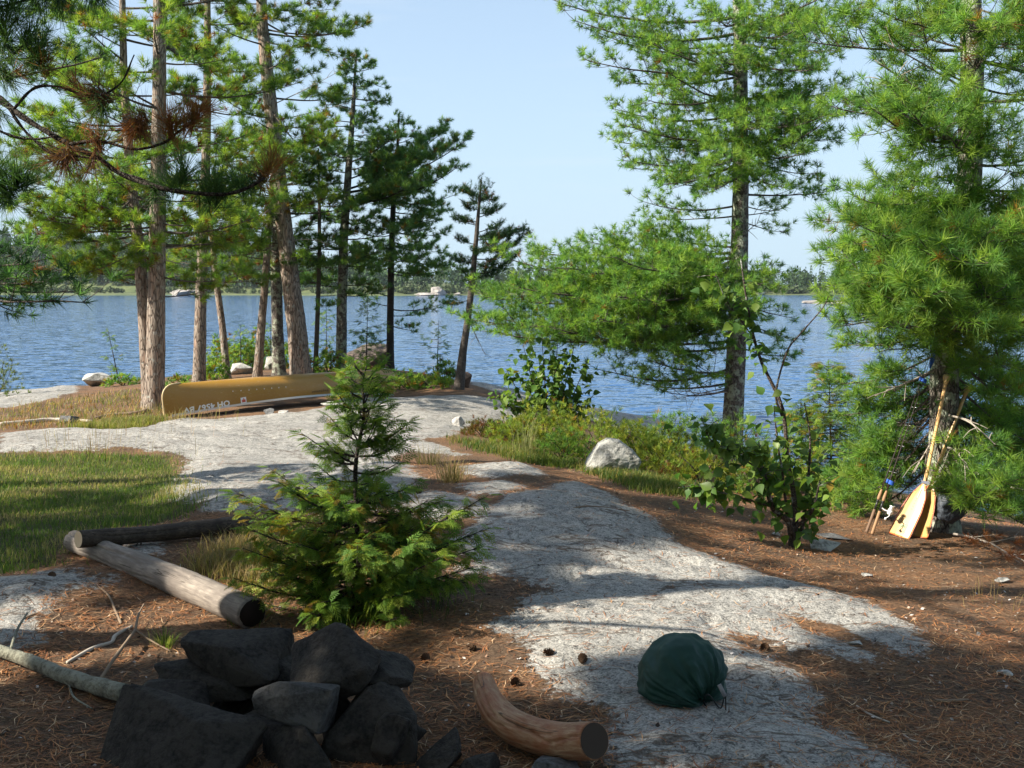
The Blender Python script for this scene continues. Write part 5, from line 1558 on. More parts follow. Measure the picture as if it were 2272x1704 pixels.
o, n = pine('thin leaning pine close beside the slender red pine, branchless below', [(491, 818), (480, 700), (466, 600), (458, 520), (452, 430)], 21.8, [16, 14, 13, 11, 5],
            [(560, 560, 540, 0.2), (520, 390, 500, -0.4), (480, 540, 450, 0.3), (450, 400, 440, 0.3)], 'red', 24, MAT_REDBARK, rust=0.03, autos=[(600, 440, 7, 1.3, 0.9, 0.15)])
TOT += n
o, n = pine('thin pine tilting towards the stout leaner, left of the lichened trunk', [(556, 812), (566, 690), (576, 560), (586, 430), (592, 300)], 21.6, [20, 17, 15, 12, 5],
            [(560, 480, 540, -0.5), (540, 660, 560, -0.6), (480, 500, 460, 0.4), (440, 660, 420, -0.5), (380, 540, 360, 0.3), (350, 650, 320, 0.3), (590, 500, 600, 0.3)], 'red', 25, fullness=1.3, bark=MAT_REDBARK, pal=G_RED[:2] + G_DARK[:1], rust=0.04, gold=0.04, autos=[(600, 320, 12, 1.6, 0.9, 0.15)])
TOT += n
o, n = pine('grey lichened pine trunk standing right against the stout leaner', [(603, 814), (599, 700), (596, 560), (600, 420), (606, 260)], 22.0, [29, 25, 22, 17, 6],
            [(500, 700, 470, 0.4), (430, 520, 410, 0.5), (400, 690, 360, -0.5), (330, 550, 280, 0.5), (560, 690, 570, 0.5)], 'red', 26, fullness=1.3, bark=MAT_WHITEBARK, pal=G_DARK + G_RED[:1], rust=0.04, autos=[(560, 280, 10, 1.6, 0.9, 0.2)])
TOT += n
o, n = pine('stout leaning red pine, thickest trunk behind the canoe middle', [(651, 812), (640, 700), (625, 580), (606, 420), (588, 260), (576, 150), (566, 40), (560, -150), (556, -380)], 21.4, [46, 40, 37, 33, 29, 26, 23, 15, 4],
            [(60, 750, 70, -0.4), (40, 740, 120, 0.5), (20, 720, 20, 0.3), (90, 680, 100, -1.0), (30, 640, 30, -1.2), (40, 500, 30, -0.6), (10, 460, 0, 0.4), (260, 690, 260, -1.0), (280, 540, 240, -1.0), (240, 660, 330, -1.2), (320, 560, 330, -1.5), (330, 680, 350, 0.4), (230, 520, 210, 0.6), (180, 690, 150, 0.5, 0.4), (430, 560, 400, -1.0), (450, 720, 420, -0.8), (470, 540, 480, -1.0)],
            'red', 27, fullness=1.65, bark=MAT_REDBARK, autos=[(470, 0, 16, 1.9, 1.8, 0.12), (0, -360, 14, 1.7, 0.5, 0.25)], rust=0.05, gold=0.04, dead=[(260, 760, 220, 0.2), (230, 740, 150, 0.1), (520, 720, 530, -0.2)])
TOT += n
o, n = pine('pencil thin pine just past the stout leaner', [(681, 808), (686, 680), (690, 560), (690, 440), (688, 320)], 22.2, [11, 10, 9, 7, 3],
            [(520, 640, 510, -0.3), (480, 740, 470, 0.2), (440, 650, 430, 0.3), (400, 730, 390, -0.3), (560, 730, 570, 0.3), (610, 650, 610, -0.2)], 'dark', 28, MAT_LIMB, autos=[(660, 340, 12, 0.9, 0.5, 0.1)])
TOT += n
o, n = pine('pointed white pine with pale lichened foot, tallest crown beyond the canoe', [(737, 806), (738, 680), (742, 520), (752, 380), (762, 250), (770, 110)], 22.4, [24, 22, 19, 15, 10, 3],
            [(120, 800, 140, 0.2), (140, 740, 150, -0.2), (165, 835, 190, 0.3), (170, 720, 190, 0.2), (210, 840, 215, -0.4), (215, 700, 225, -0.5), (250, 810, 260, 0.4), (265, 690, 250, 0.4), (300, 850, 300, -0.5), (310, 690, 330, -0.4), (420, 1012, 300, -0.3, 1.5), (410, 960, 280, 0.5, 1.4), (430, 990, 360, -0.8, 1.5), (440, 920, 380, -1.0, 1.5),
             (390, 880, 330, 0.8, 1.3), (350, 860, 290, -0.8, 1.3), (420, 660, 400, -0.6), (470, 650, 450, 0.3), (480, 820, 460, -0.8), (540, 660, 520, -0.6), (560, 820, 540, -0.8), (600, 680, 600, 0.3), (620, 800, 610, -0.5), (650, 690, 660, -0.6), (370, 690, 350, 0.5), (340, 720, 330, -1.2), (450, 760, 450, -1.3), (540, 760, 540, -1.2)],
            'dark', 29, MAT_WHITEBARK, MAT_DARKLIMB, rust=0.01, gold=0.03, fullness=1.7, autos=[(660, 320, 12, 1.3, 1.1, 0.12), (330, 130, 16, 0.85, 0.3, 0.2)])
TOT += n
o, n = pine('dark trunked pine beyond the canoe end with level shelves over the water', [(843, 806), (843, 690), (845, 560), (850, 430), (858, 330), (862, 245)], 23.0, [17, 15, 13, 11, 7, 3],
            [(270, 890, 265, 0.2), (290, 830, 285, -0.3), (310, 900, 290, -0.3), (330, 820, 330, 0.4), (440, 985, 420, -0.2, 1.4), (460, 970, 450, 0.5, 1.4), (480, 940, 470, -0.8, 1.5), (500, 970, 500, -0.2, 1.5), (530, 960, 540, 0.4, 1.5), (550, 980, 570, -0.6, 1.5), (450, 780, 430, -0.5, 1.2), (490, 770, 480, -0.6, 1.2), (540, 760, 540, -0.5, 1.3), (580, 770, 580, 0.3, 1.2), (590, 930, 590, -0.6, 1.4), (560, 870, 560, -1.4, 1.4), (500, 870, 490, -1.4, 1.4), (400, 920, 380, 0.4), (400, 790, 390, 0.5), (665, 970, 650, -0.2, 0.8), (680, 920, 675, 0.2, 0.5), (660, 780, 640, 0.2, 0.4), (700, 900, 715, -0.5, 0.8), (640, 780, 615, -0.6, 0.7), (730, 780, 740, -0.5, 0.9)],
            'dark', 30, fullness=1.25, bark=MAT_DARKLIMB, limbmat=MAT_DARKLIMB, rust=0.01, gold=0.02, autos=[(600, 280, 14, 1.4, 0.6, 0.1)])
TOT += n
o, n = pine('small leaning shore pine standing apart with tufted dark top', [(991, 838), (1000, 760), (1012, 680), (1022, 590), (1030, 500), (1036, 430), (1040, 388)], 20.0, [22, 17, 14, 12, 9, 6, 3],
            [(425, 1005, 405, 0.1), (430, 1070, 430, -0.1), (450, 1005, 440, -0.2), (460, 1080, 450, 0.2), (480, 1000, 475, 0.2), (500, 1085, 480, -0.2), (520, 1130, 490, 0.0, 1.2), (540, 1140, 505, 0.3, 1.2), (545, 1105, 500, -0.4, 1.2), (560, 1120, 545, 0.1), (530, 990, 515, 0.2, 0.5), (570, 1085, 575, -0.4, 1.2), (575, 1000, 585, -0.4, 1.1), (590, 1070, 590, 0.4, 1.1), (600, 1010, 600, 0.3), (650, 970, 655, 0.0, 0.6)],
            'jack', 31, fullness=2.2, bark=MAT_LIMB, limbmat=MAT_DARKLIMB, rust=0.04, gold=0.02, tip_len=0.2, dead=[(690, 1050, 770, 0.3)], autos=[(600, 400, 8, 0.8, 0.4, 0.2)])
TOT += n
import sys; print('tufts', TOT, file=sys.stderr)

# ---- pine beside the camp whose low boughs hang into the view
def free_pine(label, x, y, h, r, style, seed, limbs=(), autos=(), nmul=0.6, wmul=2.2, Lmul=1.3, lean=(0, 0), extra=None, fullness=0.8, pal=None, rust=0.01, bark=None, dens=None):
    rg = np.random.RandomState(seed)
    st = dict(STYLE[style])
    if pal is not None: st['pal'] = pal
    gz = H(x, y)
    pts = [np.array([x, y, gz - 0.1]), np.array([x + lean[0] * 0.4, y + lean[1] * 0.4, gz + h * 0.5]), np.array([x + lean[0], y + lean[1], gz + h])]
    root = thing('pine_tree', label, 'pine tree', (x, y, gz), 'pines around the camp')
    mb, tp, tr = trunk_mb(pts, [r, r * 0.7, 0.02], rows=70, seed=seed)
    part('trunk', mb, bark or MAT_REDBARK, root)
    tl = []
    jobs = []
    for (b, t_) in limbs:
        jobs.append((np.array(b, float), np.array(t_, float)))
    for (z0, z1, n, l0, l1, rise) in autos:
        for k in range(n):
            f = (k + rg.rand()) / n
            b = tp[np.argmin(np.abs(tp[:, 2] - (gz + z0 + (z1 - z0) * f)))]
            az = k * 2.4 + rg.uniform(-0.6, 0.6); l_ = (l0 + (l1 - l0) * f) * rg.uniform(0.7, 1.2)
            jobs.append((b, b + np.array([math.cos(az) * l_, math.sin(az) * l_, rise * l_ * rg.uniform(0.3, 1.5)])))
    st['gap'] *= 1.75
    for b, t_ in jobs:
        wood = MB(); q = []
        limb(rg, b, t_, st, wood, q, 0.01 + 0.008 * np.linalg.norm(t_ - b), fullness=fullness, latmax=1.2, fine=False)
        part('branch', wood, MAT_LIMB, root)
        tl += q
    crown = MB()
    tufts(crown, [a for a, b in tl], [b for a, b in tl], st['L'] * Lmul, max(8, int(st['n'] * nmul)), st['w'] * wmul, st['pal'], rg, st['spread'], st['shoot'], rust, 0.02)
    part('crown', crown, MAT_NEEDLE, root, smooth=False)
    return root

# ---- the near bough: shaded needle brushes reaching in from a pine beside the camp
def near_pine():
    rg = np.random.RandomState(71)
    x, y = -4.3, 3.9
    gz = H(x, y)
    root = thing('pine_tree', 'red pine standing beside the camp, its shaded rusty bough hanging into the picture', 'pine tree', (x, y, gz), 'pines around the camp')
    mb, tp, tr = trunk_mb([np.array([x, y, gz - 0.1]), np.array([x - 0.2, y, 4.0]), np.array([x - 0.4, y + 0.1, 9.5])], [0.16, 0.12, 0.03], rows=70, seed=8)
    part('trunk', mb, MAT_REDBARK, root)
    crown = MB()
    P, A, kinds = [], [], []
    Y = 3.7
    def bough(dpts, r0, r1, wood, Y0=Y, Y1=None):
        Y1 = Y0 if Y1 is None else Y1
        pts = [DP(a, b, Y0 + (Y1 - Y0) * k / (len(dpts) - 1)) for k, (a, b) in enumerate(dpts)]
        c = spline(pts, 40)
        tube(wood, c, np.linspace(r0, r1, 40), 8, disp=lambda q: fbm(q * 30, 2, 2) * 0.45)
        return c
    wood = MB()
    start = tp[np.argmin(np.abs(tp[:, 2] - 2.9))]
    first = DP(-60, 175, 3.8)
    tube(wood, spline([start, (start + first) / 2 + np.array([0, 0, 0.05]), first], 16), np.linspace(0.03, 0.0135, 16), 8)
    bough([(-60, 175), (0, 215), (60, 260), (150, 312), (210, 340), (260, 375), (330, 402), (400, 415), (480, 420), (530, 408), (572, 385)], 0.0135, 0.0045, wood, 3.8, 3.6)
    part('branch', wood, MAT_DARKLIMB, root)
    for pts in ([(20, 235), (60, 290), (120, 335), (170, 338), (220, 345)], [(-30, 270), (30, 295), (80, 300), (125, 293)], [(150, 312), (215, 305), (290, 322), (350, 310), (385, 285), (415, 265)],
                [(30, 235), (75, 190), (130, 188), (200, 210), (260, 180), (290, 118)], [(260, 375), (300, 385), (360, 405), (390, 370)], [(-40, 140), (10, 130), (60, 90)], [(530, 408), (560, 390), (548, 375)], [(-60, 60), (0, 70), (40, 40)],
                [(-60, 410), (-20, 420), (20, 425)], [(-50, 30), (20, 10), (130, -20)], [(-50, -40), (60, -30), (200, -30)]):
        wood = MB(); bough(pts, 0.006, 0.003, wood)
        part('twig', wood, MAT_DARKLIMB, root)
    def tuft(dx, dy, ax, kind, L=0.135, n=80, dY=0.0, scale=1.0):
        p = DP(dx, dy, Y + dY)
        pal = {'g': [(0.065, 0.13, 0.045), (0.05, 0.105, 0.04), (0.09, 0.16, 0.045)], 'r': [(0.30, 0.11, 0.045), (0.24, 0.085, 0.035), (0.20, 0.10, 0.045)], 'm': [(0.18, 0.16, 0.04), (0.30, 0.13, 0.05)], 'b': [(0.12, 0.06, 0.04), (0.15, 0.065, 0.04)]}[kind]
        a = nrm(np.array([ax[0], -0.25, -ax[1]]))
        tufts(crown, np.repeat([p], 3, 0) + rg.normal(size=(3, 3)) * 0.012, np.repeat([a], 3, 0) + rg.normal(size=(3, 3)) * 0.2, L * 1.05, n // 2, 0.0042, pal, rg, (0.1, 1.25), 0.05, 0, 0)
    # display position, direction in the picture (x right, y down), kind
    for dx, dy, ax, k, L, n in [
            (395, 385, (0.3, -1), 'g', 0.15, 110), (365, 400, (-0.3, -1), 'g', 0.14, 100), (335, 405, (0.1, 1), 'g', 0.09, 60), (460, 412, (0, -1), 'g', 0.16, 120), (480, 420, (0.2, -1), 'g', 0.15, 110), (440, 425, (0, 0.8), 'g', 0.09, 70), (520, 400, (-0.2, -1), 'g', 0.14, 90), (545, 398, (0.2, 0.9), 'g', 0.08, 50),
            (575, 372, (0.25, -1), 'm', 0.15, 110), (560, 395, (0.5, 0.8), 'b', 0.09, 50), (590, 350, (0, -1), 'r', 0.10, 60),
            (300, 270, (-0.1, -1), 'b', 0.13, 80), (295, 265, (0, 1), 'r', 0.12, 90), (285, 280, (-0.4, 0.8), 'r', 0.11, 70), (360, 290, (0.1, -1), 'm', 0.13, 80), (365, 280, (0.3, -0.8), 'r', 0.14, 90), (415, 262, (0.6, -0.8), 'r', 0.14, 90), (400, 275, (0.4, -0.9), 'm', 0.14, 90), (440, 245, (0.9, -0.4), 'r', 0.10, 60),
            (215, 210, (-0.5, -0.4), 'b', 0.13, 80), (210, 215, (0.1, 1), 'g', 0.14, 60), (225, 205, (-0.9, -0.1), 'b', 0.13, 80), (170, 190, (-0.5, -0.6), 'b', 0.10, 60), (140, 335, (-0.2, 0.8), 'b', 0.13, 80), (125, 340, (-0.8, 0.2), 'b', 0.12, 70), (155, 330, (0.2, 1), 'r', 0.12, 60), (200, 345, (0, 1), 'b', 0.13, 60), (215, 300, (-0.2, -0.9), 'b', 0.11, 60), (200, 280, (0.5, 0.5), 'r', 0.09, 40),
            (30, 395, (0.3, -1), 'g', 0.16, 120), (20, 410, (-0.5, -0.7), 'g', 0.16, 120), (55, 400, (0.6, -0.6), 'g', 0.14, 90), (10, 430, (0.3, 0.5), 'g', 0.12, 80), (-10, 380, (0.1, -1), 'g', 0.16, 120), (60, 95, (0.3, -1), 'g', 0.17, 110), (85, 115, (0.5, -0.9), 'g', 0.15, 110), (70, 140, (0.5, 0.2), 'g', 0.13, 80), (100, 130, (0.2, -0.6), 'm', 0.10, 60),
            (10, 60, (0.2, -1), 'g', 0.17, 120), (0, 100, (0.6, 0.4), 'g', 0.15, 100), (30, 30, (0.3, -1), 'g', 0.16, 100), (-10, 20, (0.3, 0.6), 'g', 0.16, 120), (130, -10, (0.3, 1), 'g', 0.14, 90), (180, -25, (0.3, 1), 'g', 0.14, 90), (215, -20, (0.6, 1), 'g', 0.13, 70), (90, -15, (0, 1), 'g', 0.14, 80), (20, 160, (0.3, 0.4), 'g', 0.12, 70), (-10, 140, (0.6, 0.4), 'g', 0.15, 100), (50, 160, (0.8, -0.1), 'm', 0.10, 50), (-5, 250, (0.5, 0.8), 'g', 0.10, 60)]:
        tuft(dx, dy, ax, k, L, n)
    tl = []
    st = dict(STYLE['red']); st['gap'] *= 1.3
    for k in range(18):
        f = (k + 0.5) / 18
        b = tp[np.argmin(np.abs(tp[:, 2] - (4.6 + 4.6 * f)))]
        az = k * 2.4; l_ = (2.6 - 1.6 * f) * rg.uniform(0.7, 1.1)
        t_ = b + np.array([math.cos(az) * l_, math.sin(az) * l_, 0.25 * l_])
        # keep the open sky of the view clear: shorten limbs that would reach into the frame
        while t_[1] > 1 and t_[0] > -0.52 * t_[1] - 0.35 and l_ > 0.4:
            l_ *= 0.8; t_ = b + np.array([math.cos(az) * l_, math.sin(az) * l_, 0.25 * l_])
        w_ = MB(); limb(rg, b, t_, st, w_, tl, 0.03, fullness=0.8)
        part('branch', w_, MAT_LIMB, root)
    tufts(crown, [a for a, b in tl], [b for a, b in tl], 0.2, 20, 0.035, G_RED, rg, (0.15, 1.4), 0.05, 0.02, 0.02)
    part('crown', crown, MAT_NEEDLE, root, smooth=False)
near_pine()

# low dark bough entering over the water
rg = np.random.RandomState(5)
lb = []
for (a, b, Yt) in [(190, 652, 9.0), (150, 600, 8.6), (165, 630, 9.6), (100, 560, 8.8), (60, 545, 9.4), (120, 650, 8.4), (90, 620, 9.6), (40, 600, 8.6)]:
    lb.append((DP(-330, 560, 9.2), DP(a, b, Yt)))
q = DP(-330, 620, 9.2)
free_pine('white pine off beyond the grass whose low dark bough hangs over the lake', q[0], 9.2, 10, 0.16, 'white', 72, limbs=lb, autos=[(3.6, 9.5, 30, 2.3, 0.5, 0.2)], nmul=0.9, wmul=1.1, Lmul=1.1, fullness=1.3, pal=G_DARK + G_WHITE[3:])

# shade trees of the wood the camp stands in; they throw the dappled shade of the picture
SH = [(-7.4, 0.35, 11, 0.18, 2.8), (-11.0, -0.35, 12, 0.2, 2.6), (-3.6, -4.2, 11, 0.18, 1.0), (-9.0, -6.0, 13, 0.2, 1.0), (-13.5, 4.6, 12, 0.22, 1.0), (2.6, -4.6, 11, 0.18, 1.0), (-11.6, 3.7, 10.5, 0.16, 0.26), (-14.5, -1.9, 13, 0.22, 1.8), (6.5, -2.0, 11, 0.18, 1.0), (-1.0, -8, 12, 0.2, 1.0), (-4.4, -1.2, 10, 0.16, 1.4), (0.9, -3.2, 10, 0.17, 1.4), (-2.7, 0.5, 10, 0.16, 2.2), (3.3, 0.9, 10, 0.16, 2.0)]
LAB = ['red pine behind the camp, closest to the fire ring', 'tall red pine off beside the camp clearing', 'red pine standing straight behind the photographer', 'tall red pine deep in the wood behind camp', 'broad red pine beyond the grass, off towards the sun', 'red pine behind the camp on the paddle side', 'thin crowned red pine between the clearing and the wood', 'tall red pine at the sunward edge of the wood', 'red pine behind the green sack side of camp', 'red pine farthest back on the path side', 'short red pine just behind the fire ring side of camp', 'short red pine just behind the photographer', 'red pine at the photographer, fire ring side', 'red pine at the photographer, green sack side']
for k, (x, y, h, r, fu) in enumerate(SH):
    free_pine(LAB[k], x, y, h, r, 'red', 300 + k, autos=[(2.4 if k < 12 else 3.9, h - 0.3, 36, 2.7, 0.7, 0.16)], nmul=0.3, wmul=13.0, Lmul=1.9, fullness=fu)

# ------------------------------------------------------------------ cedars
def _frond():
    """flat spray of scale leaves: u along, v across; unit length"""
    t = []
    def sl(u0, v0, ang, ln, w):
        c, s = math.cos(ang), math.sin(ang)
        m = 0.45
        a = (u0, v0); e = (u0 + ln * c, v0 + ln * s)
        l = (u0 + ln * m * c - w * s, v0 + ln * m * s + w * c); r = (u0 + ln * m * c + w * s, v0 + ln * m * s - w * c)
        t.append((a, r, e)); t.append((a, e, l))
    sl(0, 0, 0, 1.0, 0.03)
    for k in range(5):
        u = 0.10 + 0.17 * k
        ln = 0.50 * (1 - 0.72 * u) + 0.05
        for sg in (1, -1):
            an = sg * (0.72 - 0.15 * u)
            sl(u, 0, an, ln, 0.034)
            if k < 3:
                sl(u + 0.45 * ln * math.cos(an), 0.45 * ln * math.sin(an), an + sg * 0.6, ln * 0.5, 0.030)
    return np.array(t).reshape(-1, 2)
FROND = _frond()

def fronds(mb, P, A, Nv, size, col):
    P, A, Nv = np.asarray(P), nrm(A), np.asarray(Nv)
    S = nrm(np.cross(Nv, A)); Nv = np.cross(A, S)
    n, k = len(P), len(FROND)
    size = np.asarray(size)[:, None, None]
    u, v = FROND[None, :, 0, None], FROND[None, :, 1, None]
    V = P[:, None, :] + size * (A[:, None, :] * u + S[:, None, :] * v + Nv[:, None, :] * (-0.22 * u * u - 0.25 * np.abs(v) * u))
    mb.add(V.reshape(-1, 3), np.arange(n * k).reshape(-1, 3), None, np.repeat(col, k, 0))

MAT_CEDAR = M_needle('cedar_sprays', 0.45, 0.55)
C_CEDAR = np.array([(0.170, 0.270, 0.036), (0.120, 0.225, 0.036), (0.240, 0.320, 0.040), (0.085, 0.170, 0.032)])
C_CEDARY = np.array([(0.20, 0.24, 0.03), (0.30, 0.20, 0.035), (0.15, 0.22, 0.03)])
def cedar(label, stem, prof, nbr, fs, seed, yellow=None, pal=C_CEDAR, name='cedar_sapling', cat='cedar', limbs=(), gap=0.03, mat=MAT_DARKLIMB, stem_r=0.016, droop=0.25, group=None):
    """stem: world points from foot to top; prof: (fraction, radius); yellow(p) -> chance of a yellowed spray"""
    rg = np.random.RandomState(seed)
    c = spline(stem, 40)
    root = thing(name, label, cat, c[0], group)
    mb = MB(); tube(mb, c, np.linspace(stem_r, 0.003, 40), 9, disp=lambda q: fbm(q * 25, 2, 5) * 0.2)
    part('stem', mb, mat, root)
    P, A, Nv, S, C = [], [], [], [], []
    fr, pr = [a for a, b in prof], [b for a, b in prof]
    jobs = []
    for k in range(nbr):
        f = (k + rg.rand()) / nbr
        f = fr[0] + (fr[-1] - fr[0]) * f
        R = np.interp(f, fr, pr) * rg.uniform(0.45, 1.2)
        b = c[min(int(f * 39), 39)]
        az = k * 2.39 + rg.uniform(-0.5, 0.5)
        jobs.append((b, b + np.array([math.cos(az) * R, math.sin(az) * R, R * rg.uniform(0.0, 0.45)])))
    for (zb, tip) in limbs:
        jobs.append((c[np.argmin(np.abs(c[:, 2] - zb))], np.asarray(tip)))
    for (b, tip) in jobs:
        L = np.linalg.norm(tip - b)
        bc = spline([b, b + (tip - b) * 0.5 - np.array([0, 0, 0.10 * L]), tip], 12)
        w = MB(); tube(w, bc, np.linspace(0.3 * stem_r + 0.006 * L, 0.0016, 12), 5)
        dirn = nrm(tip - b); sd0 = nrm(np.cross(dirn, [0, 0, 1.0]))
        n = max(3, int(L / gap * (1.0 if b[2] < c[0][2] + 0.5 * (c[-1][2] - c[0][2]) else 0.95)))
        for q in range(n):
            f = 0.18 + 0.82 * (q + rg.rand()) / n
            p = bc[min(int(f * 11), 11)]
            for sg in (1, -1):
                ln = max(L * 0.34 * (1.15 - f), 0.045) * rg.uniform(0.3, 1.0)
                dd = nrm(dirn * 0.7 + sd0 * sg * rg.uniform(0.2, 1.0) + np.array([0, 0, rg.uniform(-0.3, 0.5)]))
                e = p + dd * ln
                if ln > 0.04: tube(w, [p, e], [0.0022, 0.0012], 3, caps=False)
                for m in range(1 if ln < 0.06 else 2):
                    pp = p + dd * ln * (1 if m == 0 else 0.5)
                    P.append(pp); A.append(nrm(dd + rg.normal(size=3) * 0.35 - np.array([0, 0, droop])))
                    Nv.append(nrm(np.array([rg.normal() * 0.5, rg.normal() * 0.5, 0.8])))
                    S.append(fs * rg.uniform(0.65, 1.2))
                    ch = yellow(pp) if yellow else 0.03
                    C.append((C_CEDARY[rg.randint(3)] if rg.rand() < ch else pal[rg.randint(len(pal))]) * rg.uniform(0.75, 1.25))
        P.append(tip); A.append(dirn); Nv.append(np.array([0, 0, 1.0])); S.append(fs); C.append(pal[0])
        part('branch', w, mat, root)
    fo = MB(); fronds(fo, np.array(P), np.array(A), np.array(Nv), np.array(S), np.array(C))
    part('foliage', fo, MAT_CEDAR, root, smooth=False)
    return root

b0 = GP(764, 1312)
cy = b0[1]
stem = [b0 - np.array([0, 0, 0.04]), DP(772, 1180, cy), DP(768, 1010, cy), DP(786, 900, cy), DP(784, 830, cy), DP(792, 790, cy)]
lim = []
for (by, tx, ty, dY) in [(990, 650, 935, -0.05), (1000, 690, 975, 0.1), (975, 885, 912, 0.0), (990, 878, 950, -0.1), (940, 835, 885, 0.1), (950, 712, 900, 0.05), (965, 850, 905, -0.12), (900, 728, 850, -0.05), (890, 830, 845, 0.0), (860, 735, 822, 0.0), (850, 838, 812, 0.02), (835, 745, 805, 0.05), (825, 815, 795, -0.03), (810, 762, 785, 0.02), (1030, 860, 1000, -0.15), (1040, 690, 1010, -0.2), (930, 800, 880, -0.12), (905, 760, 850, 0.1),
                         (1130, 505, 1060, 0.05), (1150, 512, 1100, -0.1), (1170, 530, 1140, -0.25), (1110, 600, 1040, -0.2), (1090, 580, 1010, 0.2), (1150, 1055, 1070, 0.15), (1170, 1060, 1140, 0.05), (1200, 1045, 1180, 0.2), (1240, 1040, 1245, 0.1), (1170, 980, 1110, -0.2), (1230, 960, 1200, -0.3), (1260, 870, 1285, -0.35), (1260, 700, 1300, -0.35), (1240, 600, 1240, -0.2), (1220, 560, 1200, -0.1), (1240, 930, 1250, 0.0), (1090, 900, 1040, 0.1)]:
    lim.append((DP(770, by, cy)[2], DP(tx, ty, cy + dY)))
    if ty < 990:
        for q_ in range(1):
            rj = np.random.RandomState(tx + q_)
            lim.append((DP(770, by + rj.uniform(-15, 10), cy)[2], DP(770 + (tx - 770) * rj.uniform(0.5, 0.9) + rj.uniform(-12, 12), ty + rj.uniform(-5, 25), cy + dY + rj.uniform(-0.12, 0.12))))
rj = np.random.RandomState(12)
for by in range(850, 1020, 13):
    tx = 782 + rj.choice([-1, 1]) * rj.uniform(18, 62) * (0.6 + 0.5 * (by - 840) / 180)
    lim.append((DP(770, by, cy)[2], DP(tx, by - rj.uniform(8, 40), cy + rj.uniform(-0.14, 0.14))))
cedar('bushy cedar sapling with thin leader and yellowing sprays in the middle of the camp', stem, [(0.02, 0.42), (0.08, 0.52), (0.17, 0.56), (0.28, 0.46), (0.34, 0.26), (0.37, 0.12)], 70, 0.078, 401,
      yellow=lambda p: 0.6 if p[0] < DP(640, 1100, cy)[0] else (0.3 if 0.25 < p[2] < 0.7 and p[1] < cy else 0.09), limbs=lim, gap=0.0215)
def small_cedar(label, dx, dyb, dyt, Y, wpx, seed, nbr=22, yellow=0.05, tx=None, fs=0.12, pal=C_CEDAR, gap=0.07, group='cedar saplings along the shore'):
    b = DP(dx, dyb, Y); b[2] = min(H(b[0], b[1]) - 0.03, b[2])
    t_ = DP(tx or dx, dyt, Y)
    w = wpx * px_m(Y) * 0.5
    cedar(label, [b, b * 0.5 + t_ * 0.5, t_], [(0.08, w), (0.4, w * 0.9), (0.7, w * 0.6), (0.97, w * 0.2)], nbr, fs, seed, yellow=lambda p: yellow, pal=pal, gap=gap, group=group)
small_cedar('open cedar sapling at the water just short of the leaning shore pine', 943, 815, 690, 21.5, 90, 411, 18, 0.06, 948)
small_cedar('cedar sapling crowding the pale lichened pine foot', 790, 812, 640, 22.0, 110, 412, 26, 0.05, 795)
small_cedar('sparse half dead sapling against the lake beside the pale shore boulder', 258, 812, 708, 22.5, 46, 413, 8, 0.3, 232, fs=0.13)
small_cedar('yellowing cedar shrub at the lake edge under the big pine bough', 1800, 1010, 775, 10.8, 190, 414, 110, 0.42, 1790, fs=0.12, gap=0.075)
small_cedar('golden cedar shrub behind the leafy sapling', 1735, 1010, 865, 11.2, 160, 415, 70, 0.40, 1730, fs=0.12, gap=0.075)
small_cedar('young cedar between slender pines behind the canoe', 520, 812, 700, 23.5, 70, 416, 20, 0.05)
small_cedar('young cedar filling the gap before the stout leaner', 585, 812, 690, 24.5, 60, 417, 18, 0.05)
small_cedar('shaded cedar between stout leaner and pencil thin pine', 705, 812, 660, 23.5, 70, 418, 24, 0.05)

# ------------------------------------------------------------------ broad leaves, each its own object
def leaf_mesh(name, seed, round_=1.0):
    rg = np.random.RandomState(seed)
    n = 7
    u = np.linspace(0, 1, n)
    w = 0.36 * round_ * np.sin(np.pi * u ** 0.75) ** 0.8 * np.array([0.3, 1, 1.12, 1.05, 0.85, 0.5, 0.02])
    bend = -0.25 * u ** 2
    mid = np.stack([u, 0 * u, bend], 1); l = np.stack([u, w, bend + 0.30 * w], 1); r = np.stack([u, -w, bend + 0.30 * w], 1)
    v = np.vstack([mid, l, r])
    f = []
    for k in range(n - 1):
        f += [(k, k + 1, n + k + 1, n + k), (k, 2 * n + k, 2 * n + k + 1, k + 1)]
    return MB().add(v, None, f).mesh(name, color=False)

def M_leaf(name, col, trans=0.35):
    t = NT(name)
    oi = t.n('ObjectInfo')
    c = t.mix(oi.outputs['Random'], tuple(np.array(col) * 0.75), tuple(np.array(col) * np.array([1.35, 1.2, 1.0])))
    n = t.noise(t.co((1, 1, 1)), 6, 3)
    c = t.mix(t.math('MULTIPLY', n, 0.4), c, tuple(np.array(col) * 0.8))
    t.base(c); t.rough(0.45); t.spec(0.4)
    tr = t.n('BsdfTranslucent'); t.l(t.mix(1.0, c, (1.3, 1.4, 0.5), 'MULTIPLY'), tr.inputs['Color'])
    mx = t.n('MixShader'); mx.inputs[0].default_value = trans
    t.l(t.b.outputs[0], mx.inputs[1]); t.l(tr.outputs[0], mx.inputs[2]); t.l(mx.outputs[0], t.out.inputs['Surface'])
    return t.m
LEAFM = []
for k, c in enumerate([(0.095, 0.185, 0.032), (0.070, 0.150, 0.034), (0.14, 0.225, 0.036), (0.28, 0.22, 0.04)]):
    me = leaf_mesh('leaf', k, [1.0, 1.15, 0.95, 1.0][k]); me.materials.append(M_leaf('leaf_green_%d' % k, c)); LEAFM.append(me)

